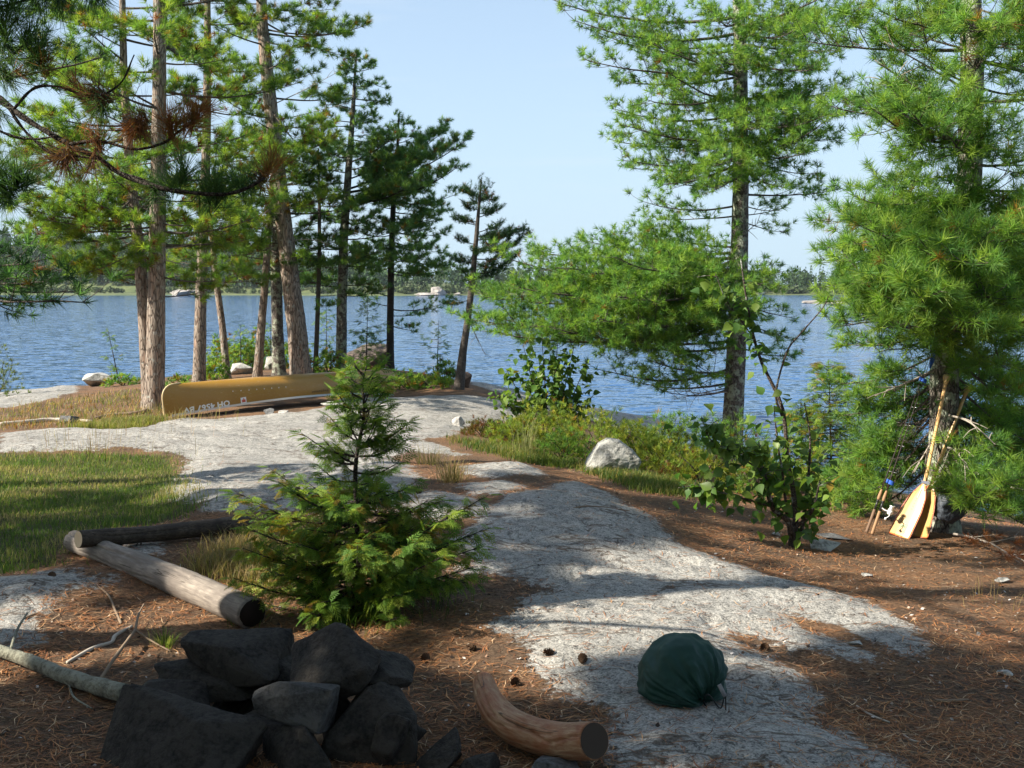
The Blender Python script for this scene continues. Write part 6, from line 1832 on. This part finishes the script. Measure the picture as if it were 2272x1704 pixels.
from mathutils import Matrix
def leaf_obj(root, p, axis, normal, size, kind):
    a = nrm(axis); s = nrm(np.cross(normal, a)); n = np.cross(a, s)
    o = bpy.data.objects.new('leaf', LEAFM[kind])
    COL.objects.link(o)
    o.parent = root
    off = ROOT[root.name]
    q = p - off
    M = Matrix(((a[0] * size, s[0] * size, n[0] * size, q[0]), (a[1] * size, s[1] * size, n[1] * size, q[1]), (a[2] * size, s[2] * size, n[2] * size, q[2]), (0, 0, 0, 1)))
    o.matrix_local = M

def leafy(label, name, cat, stems, places, nleaf, size, seed, stemmat, r0=0.012, per=(3, 6), spreadr=0.06, yellow=0.03, extra=0):
    """stems: lists of world points with radii; places: list of (stem index, from, to) that carry leaves"""
    rg = np.random.RandomState(seed)
    root = thing(name, label, cat, stems[0][0][0])
    cs = []
    for (pts, ra, rb) in stems:
        c = spline(pts, 24); cs.append(c)
        mb = MB(); tube(mb, c, np.linspace(ra, rb, 24), 8, disp=lambda q: fbm(q * 20, 2, 5) * 0.18)
        part('stem', mb, stemmat, root)
    done = 0
    while done < nleaf:
        si, f0, f1 = places[rg.randint(len(places))]
        c = cs[si]
        k = int((f0 + (f1 - f0) * rg.rand()) * 23)
        p = c[k]
        d = nrm(np.array([rg.normal(), rg.normal(), rg.uniform(-0.2, 0.9)]))
        tw = p + d * rg.uniform(0.4, 1.0) * spreadr * 3
        mb = MB(); tube(mb, spline([p, (p + tw) / 2 + np.array([0, 0, 0.01]), tw], 6), np.linspace(0.004, 0.0015, 6), 4, caps=False)
        part('twig', mb, stemmat, root)
        for q in range(rg.randint(per[0], per[1])):
            if done >= nleaf: break
            f = rg.rand()
            b = p + (tw - p) * f + rg.normal(size=3) * 0.012
            ax = nrm(d * 0.4 + rg.normal(size=3) * 0.7 + np.array([0, 0, -0.45]))
            leaf_obj(root, b, ax, nrm(np.array([rg.normal() * 0.6 - 0.2, rg.normal() * 0.6 - 0.3, 1.0])), size * rg.uniform(0.65, 1.15), 3 if rg.rand() < yellow else rg.randint(3))
            done += 1
    if extra:
        v0 = np.array([x.co[:] for x in LEAFM[0].vertices]); f0 = np.array([x.vertices[:] for x in LEAFM[0].polygons])
        mb = MB()
        for q in range(extra):
            si, f0_, f1_ = places[rg.randint(len(places))]
            b = cs[si][int((f0_ + (f1_ - f0_) * rg.rand()) * 23)] + rg.normal(size=3) * spreadr * 1.3
            a = nrm(rg.normal(size=3) * 0.7 + np.array([0, 0, -0.35])); n_ = nrm(np.array([rg.normal() * 0.6 - 0.2, rg.normal() * 0.6 - 0.3, 1.0]))
            s_ = nrm(np.cross(n_, a)); n_ = np.cross(a, s_); z_ = size * rg.uniform(0.6, 1.1)
            mb.add(b + z_ * (v0[:, :1] * a + v0[:, 1:2] * s_ + v0[:, 2:] * n_), None, f0, np.array([(0.095, 0.185, 0.032), (0.07, 0.15, 0.034), (0.15, 0.23, 0.036)])[rg.randint(3)] * rg.uniform(0.7, 1.2))
        part('foliage', mb, MAT_CEDAR, root, kind='stuff')
    return root
MAT_SAPBARK = M_bark('sapling_bark', (0.11, 0.085, 0.07), (0.05, 0.038, 0.03), (0.36, 0.37, 0.33), 0.05, 1.0, 60)
Ys = 7.65
sb = GP(1712, 1178)
def S_(dx, dy, d=0.0): return DP(dx, dy, sb[1] + d)
stems = [([sb - np.array([0, 0, 0.04]), S_(1705, 1130, -.03), S_(1668, 1095, -.08), S_(1650, 1020, -.1), S_(1625, 955, -.12)], 0.03, 0.008),
         ([sb - np.array([0.0, 0, 0.04]), S_(1718, 1120), S_(1712, 1050, .02), S_(1700, 990, .05), S_(1690, 880, .06), S_(1640, 770, .08), S_(1615, 660, .08), S_(1600, 560, .1)], 0.026, 0.005),
         ([S_(1690, 900, .05), S_(1676, 850, .02), S_(1700, 760, .0), S_(1730, 720, .0), S_(1775, 668, 0.0), S_(1790, 640, .02)], 0.010, 0.003),
         ([sb + np.array([0.02, 0.02, -0.03]), S_(1735, 1130, .04), S_(1745, 1040, .08), S_(1750, 950, .1), S_(1738, 870, .1)], 0.018, 0.004),
         ([S_(1718, 1140, 0.02), S_(1750, 1110, -.1), S_(1762, 1080, -.14), S_(1770, 1040, -.16)], 0.016, 0.005),
         ([S_(1668, 1095, -.08), S_(1600, 1075, -.15), S_(1540, 1060, -.2), S_(1490, 1050, -.2)], 0.008, 0.003),
         ([S_(1700, 1110, 0), S_(1690, 1020, -.05), S_(1680, 960, -.06), S_(1672, 880, -.05)], 0.012, 0.004),
         ([S_(1650, 1020, -.1), S_(1580, 975, -.15), S_(1535, 950, -.15), S_(1515, 900, -.15)], 0.007, 0.003),
         ([S_(1640, 770, .08), S_(1620, 720, .05), S_(1570, 650, .0), S_(1545, 590, .0)], 0.006, 0.003)]
SAP = leafy('multi stemmed leafy sapling with lichened foot on the needle slope', 'leafy_sapling', 'sapling', stems, [(0, .45, 1), (0, .5, 1), (1, .3, .5), (3, .2, .8), (3, .2, .8), (4, .3, 1), (5, .2, 1), (5, .3, 1), (6, .2, 1), (7, .2, 1), (7, .2, 1), (8, .2, 1), (1, .55, .95)], 295, 0.095, 421, MAT_SAPBARK, yellow=0.01, spreadr=0.06, extra=320)
# round leafy shrub before the lake
Yh = 15.0
hb = DP(1190, 925, Yh); hb[2] = H(hb[0], hb[1])
st2 = []
for (x0, x1, yt) in [(1170, 1095, 800), (1180, 1130, 745), (1185, 1170, 722), (1190, 1205, 735), (1195, 1240, 750), (1200, 1265, 790), (1205, 1285, 850), (1165, 1075, 850), (1190, 1215, 790), (1180, 1150, 810), (1195, 1250, 860)]:
    b = np.array([DP(x0, 920, Yh)[0], Yh + (x1 % 7 - 3) * 0.08, 0]); b[2] = H(b[0], b[1]) - 0.03
    st2.append(([b, DP((x0 + x1) / 2, (925 + yt) / 2 + 10, b[1]), DP(x1, yt, b[1])], 0.012, 0.004))
leafy('round dark leaved shrub on thin stems before the lake', 'leafy_shrub', 'shrub', st2, [(k, .3, 1) for k in range(len(st2))], 295, 0.12, 422, MAT_DARKLIMB, per=(4, 7), spreadr=0.085, yellow=0.03, extra=650)
st3 = []
Yq = 13.6
for (x0, x1, yt) in [(1075, 1070, 905), (1085, 1100, 890), (1095, 1120, 900), (1080, 1050, 925), (1100, 1140, 930)]:
    b = np.array([DP(x0, 955, Yq)[0], Yq, 0]); b[2] = H(b[0], Yq) - 0.03
    st3.append(([b, DP((x0 + x1) / 2, 930, Yq), DP(x1, yt, Yq)], 0.006, 0.002))
leafy('small pale leaved seedling clump at the grass edge', 'leafy_seedling', 'seedling', st3, [(k, .2, 1) for k in range(5)], 90, 0.09, 423, MAT_DARKLIMB, per=(3, 5), spreadr=0.05, yellow=0.1)

# ------------------------------------------------------------------ low shrubs
MAT_SHRUB = M_needle('shrub_leaves', 0.5, 0.5)
def low_shrub(label, dx, dy, Y, wpx, hpx, pal, seed, L=0.07, w=0.012, n=16, dens=1.0, rust=0.005, gold=0.03, name='low_shrub', group=None, depth=0.8):
    rg = np.random.RandomState(seed)
    p = DP(dx, dy, Y); p[2] = H(p[0], p[1])
    s = px_m(Y)
    R, h = wpx * s * 0.5, hpx * s
    root = thing(name, label, 'shrub', p, group)
    T, A = [], []
    for k in range(7):
        az = k * 0.9 + rg.rand(); e = p + np.array([math.cos(az) * R * 0.6, math.sin(az) * R * 0.6 * depth, h * rg.uniform(0.5, 0.85)])
        mb = MB(); tube(mb, spline([p - np.array([0, 0, 0.03]), (p + e) / 2 + rg.normal(size=3) * 0.03, e], 8), np.linspace(0.008, 0.003, 8), 5)
        part('stem', mb, MAT_DARKLIMB, root)
    m = int(dens * 300 * (R * h / 0.25) / (L / 0.07) ** 2)
    d = nrm(rg.normal(size=(m, 3))); d[:, 2] = np.abs(d[:, 2])
    r = rg.uniform(0.35, 1.0, m) ** 0.6
    lump = 1 + 0.25 * vnoise(d * 2.5 + seed, seed)
    q = d * (r * lump)[:, None] * np.array([R, R * depth, h])
    P = p + q
    P[:, 2] = np.maximum(P[:, 2], Hfull(P[:, 0], P[:, 1]) + 0.02)
    mb = MB(); tufts(mb, P, d + np.array([0, 0, 0.7]) + rg.normal(size=(m, 3)) * 0.3, L, n, w, pal, rg, (0.3, 1.4), 0.03, rust, gold)
    part('foliage', mb, MAT_SHRUB, root, smooth=False)
YG = 'yellow green shrubs around the boulder'
low_shrub('yellow green shrub directly behind the boulder top', 1290, 985, 12.6, 230, 112, G_YEL, 431, group=YG)
low_shrub('yellow green shrub spreading past the boulder towards the sapling', 1440, 1010, 11.6, 200, 108, G_YEL, 432, group=YG, rust=0.03)
low_shrub('yellow green shrub below the round leafy shrub', 1180, 960, 13.2, 190, 96, G_YEL, 433, group=YG)
low_shrub('greener low shrub at the boulder foot on the grass side', 1215, 1005, 11.8, 140, 72, G_YEL[3:] + G_WHITE[:2], 434, group=YG)
low_shrub('young bluish pine shrub at the lake beyond the boulder', 1440, 945, 14.2, 150, 110, G_WHITE, 435, L=0.09, group=YG)
low_shrub('shrub at the white pine foot behind the sapling', 1570, 1000, 12.3, 220, 150, G_WHITE[1:] + G_YEL[3:], 436, L=0.085, group=YG)
low_shrub('rusty low shrub under the boulder flank', 1455, 1035, 10.9, 100, 46, [(0.12, 0.13, 0.03), (0.16, 0.09, 0.03)], 437, group=YG, rust=0.3)
low_shrub('reddish stemmed bush left of the seedling clump', 1045, 962, 13.6, 110, 44, [(0.12, 0.12, 0.03), (0.15, 0.10, 0.035)], 438, L=0.05, group=YG, rust=0.15)
low_shrub('green shrub under the low boughs beside the rods', 1845, 1085, 9.6, 190, 150, G_WHITE[1:], 439, L=0.085, group=YG)
low_shrub('yellow green shrub between boulder and pine foot', 1375, 985, 12.2, 190, 105, G_YEL, 441, group=YG)
low_shrub('yellow green thicket beside the leafy sapling', 1515, 1010, 10.8, 190, 84, G_YEL, 442, group=YG, rust=0.03)
low_shrub('bright low thicket between sapling and cedar shrubs', 1650, 1010, 10.4, 170, 110, G_YEL[1:] + G_WHITE[:2], 443, group=YG)
low_shrub('yellow green shrub nearest the seedling clump', 1110, 960, 13.0, 130, 70, G_YEL, 444, group=YG)
BH = 'green shrubs behind the canoe'
for k, (dx, Y, w, h, lab) in enumerate([(385, 19.6, 80, 40, 'shrub between twin pines and the slender red pine'), (465, 21.4, 70, 52, 'shrub at the thin leaning pine foot'), (530, 23.8, 80, 70, 'shrub behind the speckled boulder'), (640, 24.0, 90, 66, 'shrub behind the stout leaner'),
                                        (710, 22.0, 70, 60, 'shrub between pencil thin pine and lichened foot'), (780, 21.0, 90, 56, 'sunlit shrub over the canoe stern'), (875, 20.6, 90, 40, 'shrub past the canoe stern'), (930, 20.4, 110, 34, 'low shrub between canoe stern and shore pine'), (265, 21.8, 80, 26, 'dry low shrub by the shore boulder'), (960, 21.2, 60, 60, 'shrub in front of the shore pine rock'), (560, 25.0, 80, 90, 'taller shrub at the lake between pines'), (480, 25, 70, 90, 'taller shrub at the lake beyond the thin leaning pine')]):
    low_shrub(lab, dx, 812, Y, w, h, [G_WHITE[1:] + G_YEL[:1], G_RED][k % 2], 450 + k, L=0.10, w=0.026, n=12, dens=1.3, group=BH, rust=0.04, gold=0.06)
low_shrub('pale leafy bush at the picture edge over the lake', -10, 790, 20.5, 130, 110, [(0.16, 0.19, 0.07), (0.12, 0.15, 0.05)], 470, L=0.10, w=0.02, n=10, dens=0.45)

# fallen rusty pine bough under the big pine
def dead_bough():
    rg = np.random.RandomState(9)
    a, b = GP(2060, 1165, 0.06), GP(2225, 1232, 0.05)
    root = thing('dead_bough', 'fallen pine bough with rust red needles below the big pine', 'branch', a)
    st = dict(STYLE['white']); w = MB(); tl = []
    limb(rg, a, b, st, w, tl, 0.012, sag=-0.05, bare=0.15, up=0.0, latmax=0.22)
    part('branch', w, MAT_DEADLIMB, root)
    P = np.array([p for p, q in tl]); P[:, 2] = np.clip(P[:, 2], Hfull(P[:, 0], P[:, 1]) + 0.02, Hfull(P[:, 0], P[:, 1]) + 0.12)
    mb = MB(); tufts(mb, P, [q for p, q in tl], 0.08, 30, 0.005, [(0.24, 0.075, 0.025), (0.18, 0.055, 0.02), (0.28, 0.11, 0.04)], rg, (0.2, 1.4), 0.03, 0, 0)
    part('needles', mb, MAT_NEEDLE, root, smooth=False)
dead_bough()

# ------------------------------------------------------------------ grass, needles, litter
def sample_poly(poly, n, rg, grow=0.15):
    lo, hi = poly.min(0) - grow, poly.max(0) + grow
    q = rg.uniform(lo, hi, (n * 6, 2))
    d = sdf(q[:, 0], q[:, 1], poly)
    return q[d + rg.normal(size=len(d)) * 0.10 > 0][:n]

def grass(name, label, pts, hgt, wid, pal, seed, lean=0.5):
    rg = np.random.RandomState(seed)
    n = len(pts)
    z = Hfull(pts[:, 0], pts[:, 1]) - 0.006
    B = np.stack([pts[:, 0], pts[:, 1], z], 1)
    h = rg.uniform(hgt[0], hgt[1], n) * (0.75 + 0.5 * (vnoise(np.stack([pts[:, 0] * 1.5, pts[:, 1] * 1.5, 0 * z], 1), 3) * 0.5 + 0.5))
    az = rg.uniform(0, 6.28, n); ln = rg.uniform(0.1, 1.0, n) * lean
    D = np.stack([np.cos(az) * ln, np.sin(az) * ln, np.ones(n)], 1)
    D2 = np.stack([np.cos(az) * ln * 2.2, np.sin(az) * ln * 2.2, np.ones(n) * 0.55], 1)
    sd = np.stack([-np.sin(az), np.cos(az), 0 * az], 1) * (wid * rg.uniform(0.6, 1.2, n))[:, None]
    m = B + D * (h * 0.55)[:, None]; t = m + nrm(D2) * (h * 0.5)[:, None]
    v = np.stack([B - sd, B + sd, m + sd * 0.7, m - sd * 0.7, t], 1).reshape(-1, 3)
    k = np.arange(n)[:, None] * 5
    f4 = k + np.array([[0, 1, 2, 3]]); f3 = k + np.array([[3, 2, 4]])
    pal = np.asarray(pal)
    nz = vnoise(np.stack([pts[:, 0] * 2.1, pts[:, 1] * 2.1, 0 * z + seed], 1), seed)
    ix = np.clip(((nz * 0.8 + rg.normal(size=n) * 0.45) * 0.5 + 0.5) * len(pal), 0, len(pal) - 1).astype(int)
    col = np.repeat(pal[ix] * rg.uniform(0.75, 1.25, (n, 1)), 5, 0)
    o = single(name, MB().add(v, f3, f4, col), MAT_SHRUB, kind='stuff', smooth=False)
    o['label'] = label; o['category'] = 'grass'
GR = [(0.07, 0.12, 0.025), (0.10, 0.165, 0.03), (0.14, 0.20, 0.036), (0.24, 0.23, 0.075), (0.38, 0.30, 0.15)]
DRY = [(0.36, 0.26, 0.12), (0.28, 0.20, 0.09), (0.16, 0.16, 0.05), (0.42, 0.32, 0.17)]
rg = np.random.RandomState(77)
grass('green_grass', 'green grass patch with dry stalks past the logs', sample_poly(GRASS[0], 24000, rg), (0.025, 0.075), 0.003, GR, 1)
grass('dry_grass', 'dry straw grass between the logs and the cedar', sample_poly(GRASS[1], 2600, rg), (0.06, 0.16), 0.003, DRY, 2, 0.7)
grass('verge_grass', 'bright grass strip along the boulder', sample_poly(GRASS[2], 9000, rg), (0.04, 0.12), 0.005, [(0.16, 0.20, 0.035), (0.11, 0.16, 0.03), (0.26, 0.22, 0.07), (0.08, 0.13, 0.03)], 3)
grass('bank_grass', 'pale grass on the bank before the canoe bow', sample_poly(GRASS[3], 4000, rg), (0.05, 0.16), 0.005, [(0.24, 0.22, 0.06), (0.16, 0.19, 0.04), (0.34, 0.27, 0.12)], 4)
BANK = poly_w([(-60, 928), (20, 884), (200, 852), (300, 842), (335, 875), (330, 905), (150, 926)])
grass('shore_grass', 'sparse dry grass on the needle bank behind the granite lip', sample_poly(BANK, 2600, rg), (0.04, 0.16), 0.006, [(0.34, 0.17, 0.07), (0.26, 0.20, 0.08), (0.16, 0.18, 0.05), (0.40, 0.28, 0.14)], 5, 0.9)
# scattered tufts
def tuftgrass(label, dx, dy, n, r, hgt, pal, seed, lean=0.6, w=0.003, name='grass_tuft', group=None):
    rg2 = np.random.RandomState(seed)
    p = GP(dx, dy)
    q = p[:2] + rg2.normal(size=(n, 2)) * r
    n_ = len(q)
    z = Hfull(q[:, 0], q[:, 1]) - 0.006
    h = rg2.uniform(hgt[0], hgt[1], n_)
    az = np.arctan2(q[:, 1] - p[1], q[:, 0] - p[0]) + rg2.normal(size=n_) * 0.5; ln = rg2.uniform(0.1, 1.0, n_) * lean
    B = np.stack([q[:, 0], q[:, 1], z], 1)
    D = np.stack([np.cos(az) * ln, np.sin(az) * ln, np.ones(n_)], 1); D2 = np.stack([np.cos(az) * ln * 2.4, np.sin(az) * ln * 2.4, np.ones(n_) * 0.5], 1)
    sd = np.stack([-np.sin(az), np.cos(az), 0 * az], 1) * w
    m = B + D * (h * 0.55)[:, None]; t = m + nrm(D2) * (h * 0.5)[:, None]
    v = np.stack([B - sd, B + sd, m + sd * 0.7, m - sd * 0.7, t], 1).reshape(-1, 3)
    k = np.arange(n_)[:, None] * 5
    pal = np.asarray(pal); col = np.repeat(pal[rg2.randint(len(pal), size=n_)] * rg2.uniform(0.7, 1.3, (n_, 1)), 5, 0)
    o_ = single(name, MB().add(v - 0, k + np.array([[3, 2, 4]]), k + np.array([[0, 1, 2, 3]]), col), MAT_SHRUB, label, 'grass tuft', group, loc=(p[0], p[1], p[2]), smooth=False)
    if r > 0.14: o_['kind'] = 'stuff'
tuftgrass('dry straw tuft on needles between cedar and boulder', 975, 1040, 160, 0.06, (0.12, 0.36), DRY[:2] + DRY[3:], 501, 0.8)
tuftgrass('second dry straw tuft just beyond, at the granite edge', 930, 1000, 120, 0.09, (0.1, 0.28), DRY, 502, 0.8)
tuftgrass('small green tuft on needles behind the long capstone', 355, 1392, 110, 0.02, (0.05, 0.12), [(0.12, 0.17, 0.03), (0.3, 0.28, 0.1)], 503, 0.9, 0.002)
tuftgrass('thin green tuft below the cedar, facing the fire ring', 745, 1345, 90, 0.10, (0.06, 0.2), [(0.06, 0.11, 0.025), (0.10, 0.14, 0.03)], 504, 0.8, 0.002)
tuftgrass('sparse green tuft under the cedar skirts towards the granite', 940, 1320, 60, 0.10, (0.06, 0.18), [(0.06, 0.11, 0.025), (0.16, 0.16, 0.05)], 505, 0.9, 0.002)
tuftgrass('tall straw stems before the pale seedling clump', 1135, 985, 60, 0.08, (0.2, 0.6), [(0.36, 0.34, 0.15), (0.25, 0.27, 0.1)], 506, 0.35, 0.004)
tuftgrass('dry seed stems standing against the canoe bow lettering', 420, 912, 46, 0.35, (0.12, 0.36), DRY, 507, 0.4, 0.003, name='dry_stalks')
tuftgrass('straw tuft at the foot of the canoe bow end', 372, 915, 100, 0.22, (0.08, 0.24), DRY, 508, 0.5, 0.003, name='straw_grass')
tuftgrass('weedy tuft at the twin pine foot', 345, 890, 120, 0.18, (0.08, 0.28), [(0.12, 0.15, 0.04)] + DRY, 509, 0.5, 0.003, name='weedy_grass')
tuftgrass('reddish seed stalks along the granite lip', 200, 975, 120, 0.6, (0.15, 0.32), [(0.30, 0.18, 0.10), (0.25, 0.2, 0.1)], 510, 0.3, 0.0025, name='seed_stalks')
tuftgrass('thin grass stems on the needle slope near the frame edge', 2150, 1300, 30, 0.15, (0.08, 0.2), DRY[:2], 511, 0.4, 0.002, name='thin_grass')
tuftgrass('green blade tuft beside the charred log end', 518, 1352, 24, 0.03, (0.04, 0.09), [(0.10, 0.15, 0.03)], 512, 0.6, 0.002)

def litter():
    rg = np.random.RandomState(31)
    n = 110000
    Y = np.exp(rg.uniform(math.log(3.0), math.log(11), n)); X = rg.uniform(-0.66, 0.72, n) * Y
    r, g = masks(X, Y)
    nz = vnoise(np.stack([X * 1.3, Y * 1.3, 0 * X], 1), 61)
    keep = (r < 0.04 + rg.normal(size=n) * 0.05) & (rg.rand(n) < 0.55 + 0.45 * nz) & (g < 0.0)
    keep |= (rg.rand(n) < 0.085) & (g < 0)
    X, Y = X[keep][:46000], Y[keep][:46000]
    m = len(X)
    Z = Hfull(X, Y) + rg.uniform(0.002, 0.012, m)
    a = rg.uniform(0, math.pi, m); L = rg.uniform(0.02, 0.06, m)
    w = rg.uniform(0.0009, 0.0018, m) * (1 + Y * 0.10)
    d = np.stack([np.cos(a), np.sin(a), rg.normal(size=m) * 0.12], 1); s = np.stack([-np.sin(a), np.cos(a), 0 * a], 1) * w[:, None]
    c = np.stack([X, Y, Z], 1)
    bend = s / w[:, None] * (L * rg.normal(size=m) * 0.25)[:, None]
    e0 = c - d * L[:, None] + bend; e1 = c + d * L[:, None] + bend
    v = np.stack([e0, c - s, c + s, e1], 1).reshape(-1, 3)
    k = np.arange(m)[:, None] * 4
    pal = np.array([(0.36, 0.15, 0.055), (0.26, 0.10, 0.04), (0.44, 0.24, 0.11), (0.14, 0.065, 0.035), (0.5, 0.34, 0.2)])
    col = np.repeat(pal[rg.choice(5, m, p=[.34, .26, .16, .16, .08])] * rg.uniform(0.7, 1.25, (m, 1)), 4, 0)
    t = NT('dry_needles'); t.base(t.attr('col')); t.rough(0.7); t.spec(0.2)
    o = single('needle_litter', MB().add(v, np.concatenate([k + np.array([[0, 1, 2]]), k + np.array([[1, 3, 2]])]), None, col), t.m, kind='stuff', smooth=False)
    o['label'] = 'fallen rusty pine needles strewn over the ground'; o['category'] = 'litter'
    # chips of bark, flakes of stone and twig bits
    n = 9000
    Y = np.exp(rg.uniform(math.log(3.0), math.log(9), n)); X = rg.uniform(-0.66, 0.72, n) * Y
    r, g = masks(X, Y)
    keep = (r < 0.05) & (g < 0.05) | (rg.rand(n) < 0.18)
    X, Y = X[keep], Y[keep]; m = len(X)
    Z = Hfull(X, Y) + 0.004
    sz = rg.uniform(0.003, 0.012, m) * (0.6 + 0.1 * Y)
    c = np.stack([X, Y, Z], 1)
    an = rg.uniform(0, 6.28, m); el = rg.uniform(0.25, 0.9, m)
    u = np.stack([np.cos(an), np.sin(an), rg.normal(size=m) * 0.3], 1) * sz[:, None]; w_ = np.stack([-np.sin(an), np.cos(an), rg.normal(size=m) * 0.4], 1) * (sz * el)[:, None]
    v = np.stack([c - u, c - w_, c + u * 0.8, c + w_ + np.array([0, 0, 0.003])], 1).reshape(-1, 3)
    k = np.arange(m)[:, None] * 4
    pal = np.array([(0.10, 0.065, 0.045), (0.20, 0.12, 0.08), (0.34, 0.27, 0.21), (0.05, 0.035, 0.028), (0.5, 0.46, 0.42)])
    col = np.repeat(pal[rg.choice(5, m, p=[.3, .28, .14, .2, .08])] * rg.uniform(0.7, 1.3, (m, 1)), 4, 0)
    o = single('bark_chips', MB().add(v, None, k + np.array([[0, 1, 2, 3]]), col), t.m, kind='stuff', smooth=False)
    o['label'] = 'bark chips and twig bits scattered on the soil'; o['category'] = 'litter'
litter()

# ------------------------------------------------------------------ the air over the lake
def build_haze():
    mb = MB(); box(mb, (0, 430, 20), (800, 0, 0), (0, 520, 0), (0, 0, 27))
    m = bpy.data.materials.new('lake_air'); m.use_nodes = True
    t = m.node_tree
    for n in list(t.nodes):
        if n.type == 'BSDF_PRINCIPLED': t.nodes.remove(n)
    v = t.nodes.new('ShaderNodeVolumePrincipled')
    v.inputs['Color'].default_value = (0.80, 0.90, 1.0, 1)
    v.inputs['Density'].default_value = 0.00012
    v.inputs['Anisotropy'].default_value = 0.2
    t.links.new(v.outputs[0], t.nodes['Material Output'].inputs['Volume'])
    o = single('haze', mb, m, kind='stuff', smooth=False)
    o['label'] = 'thin pale haze over the lake'
build_haze()
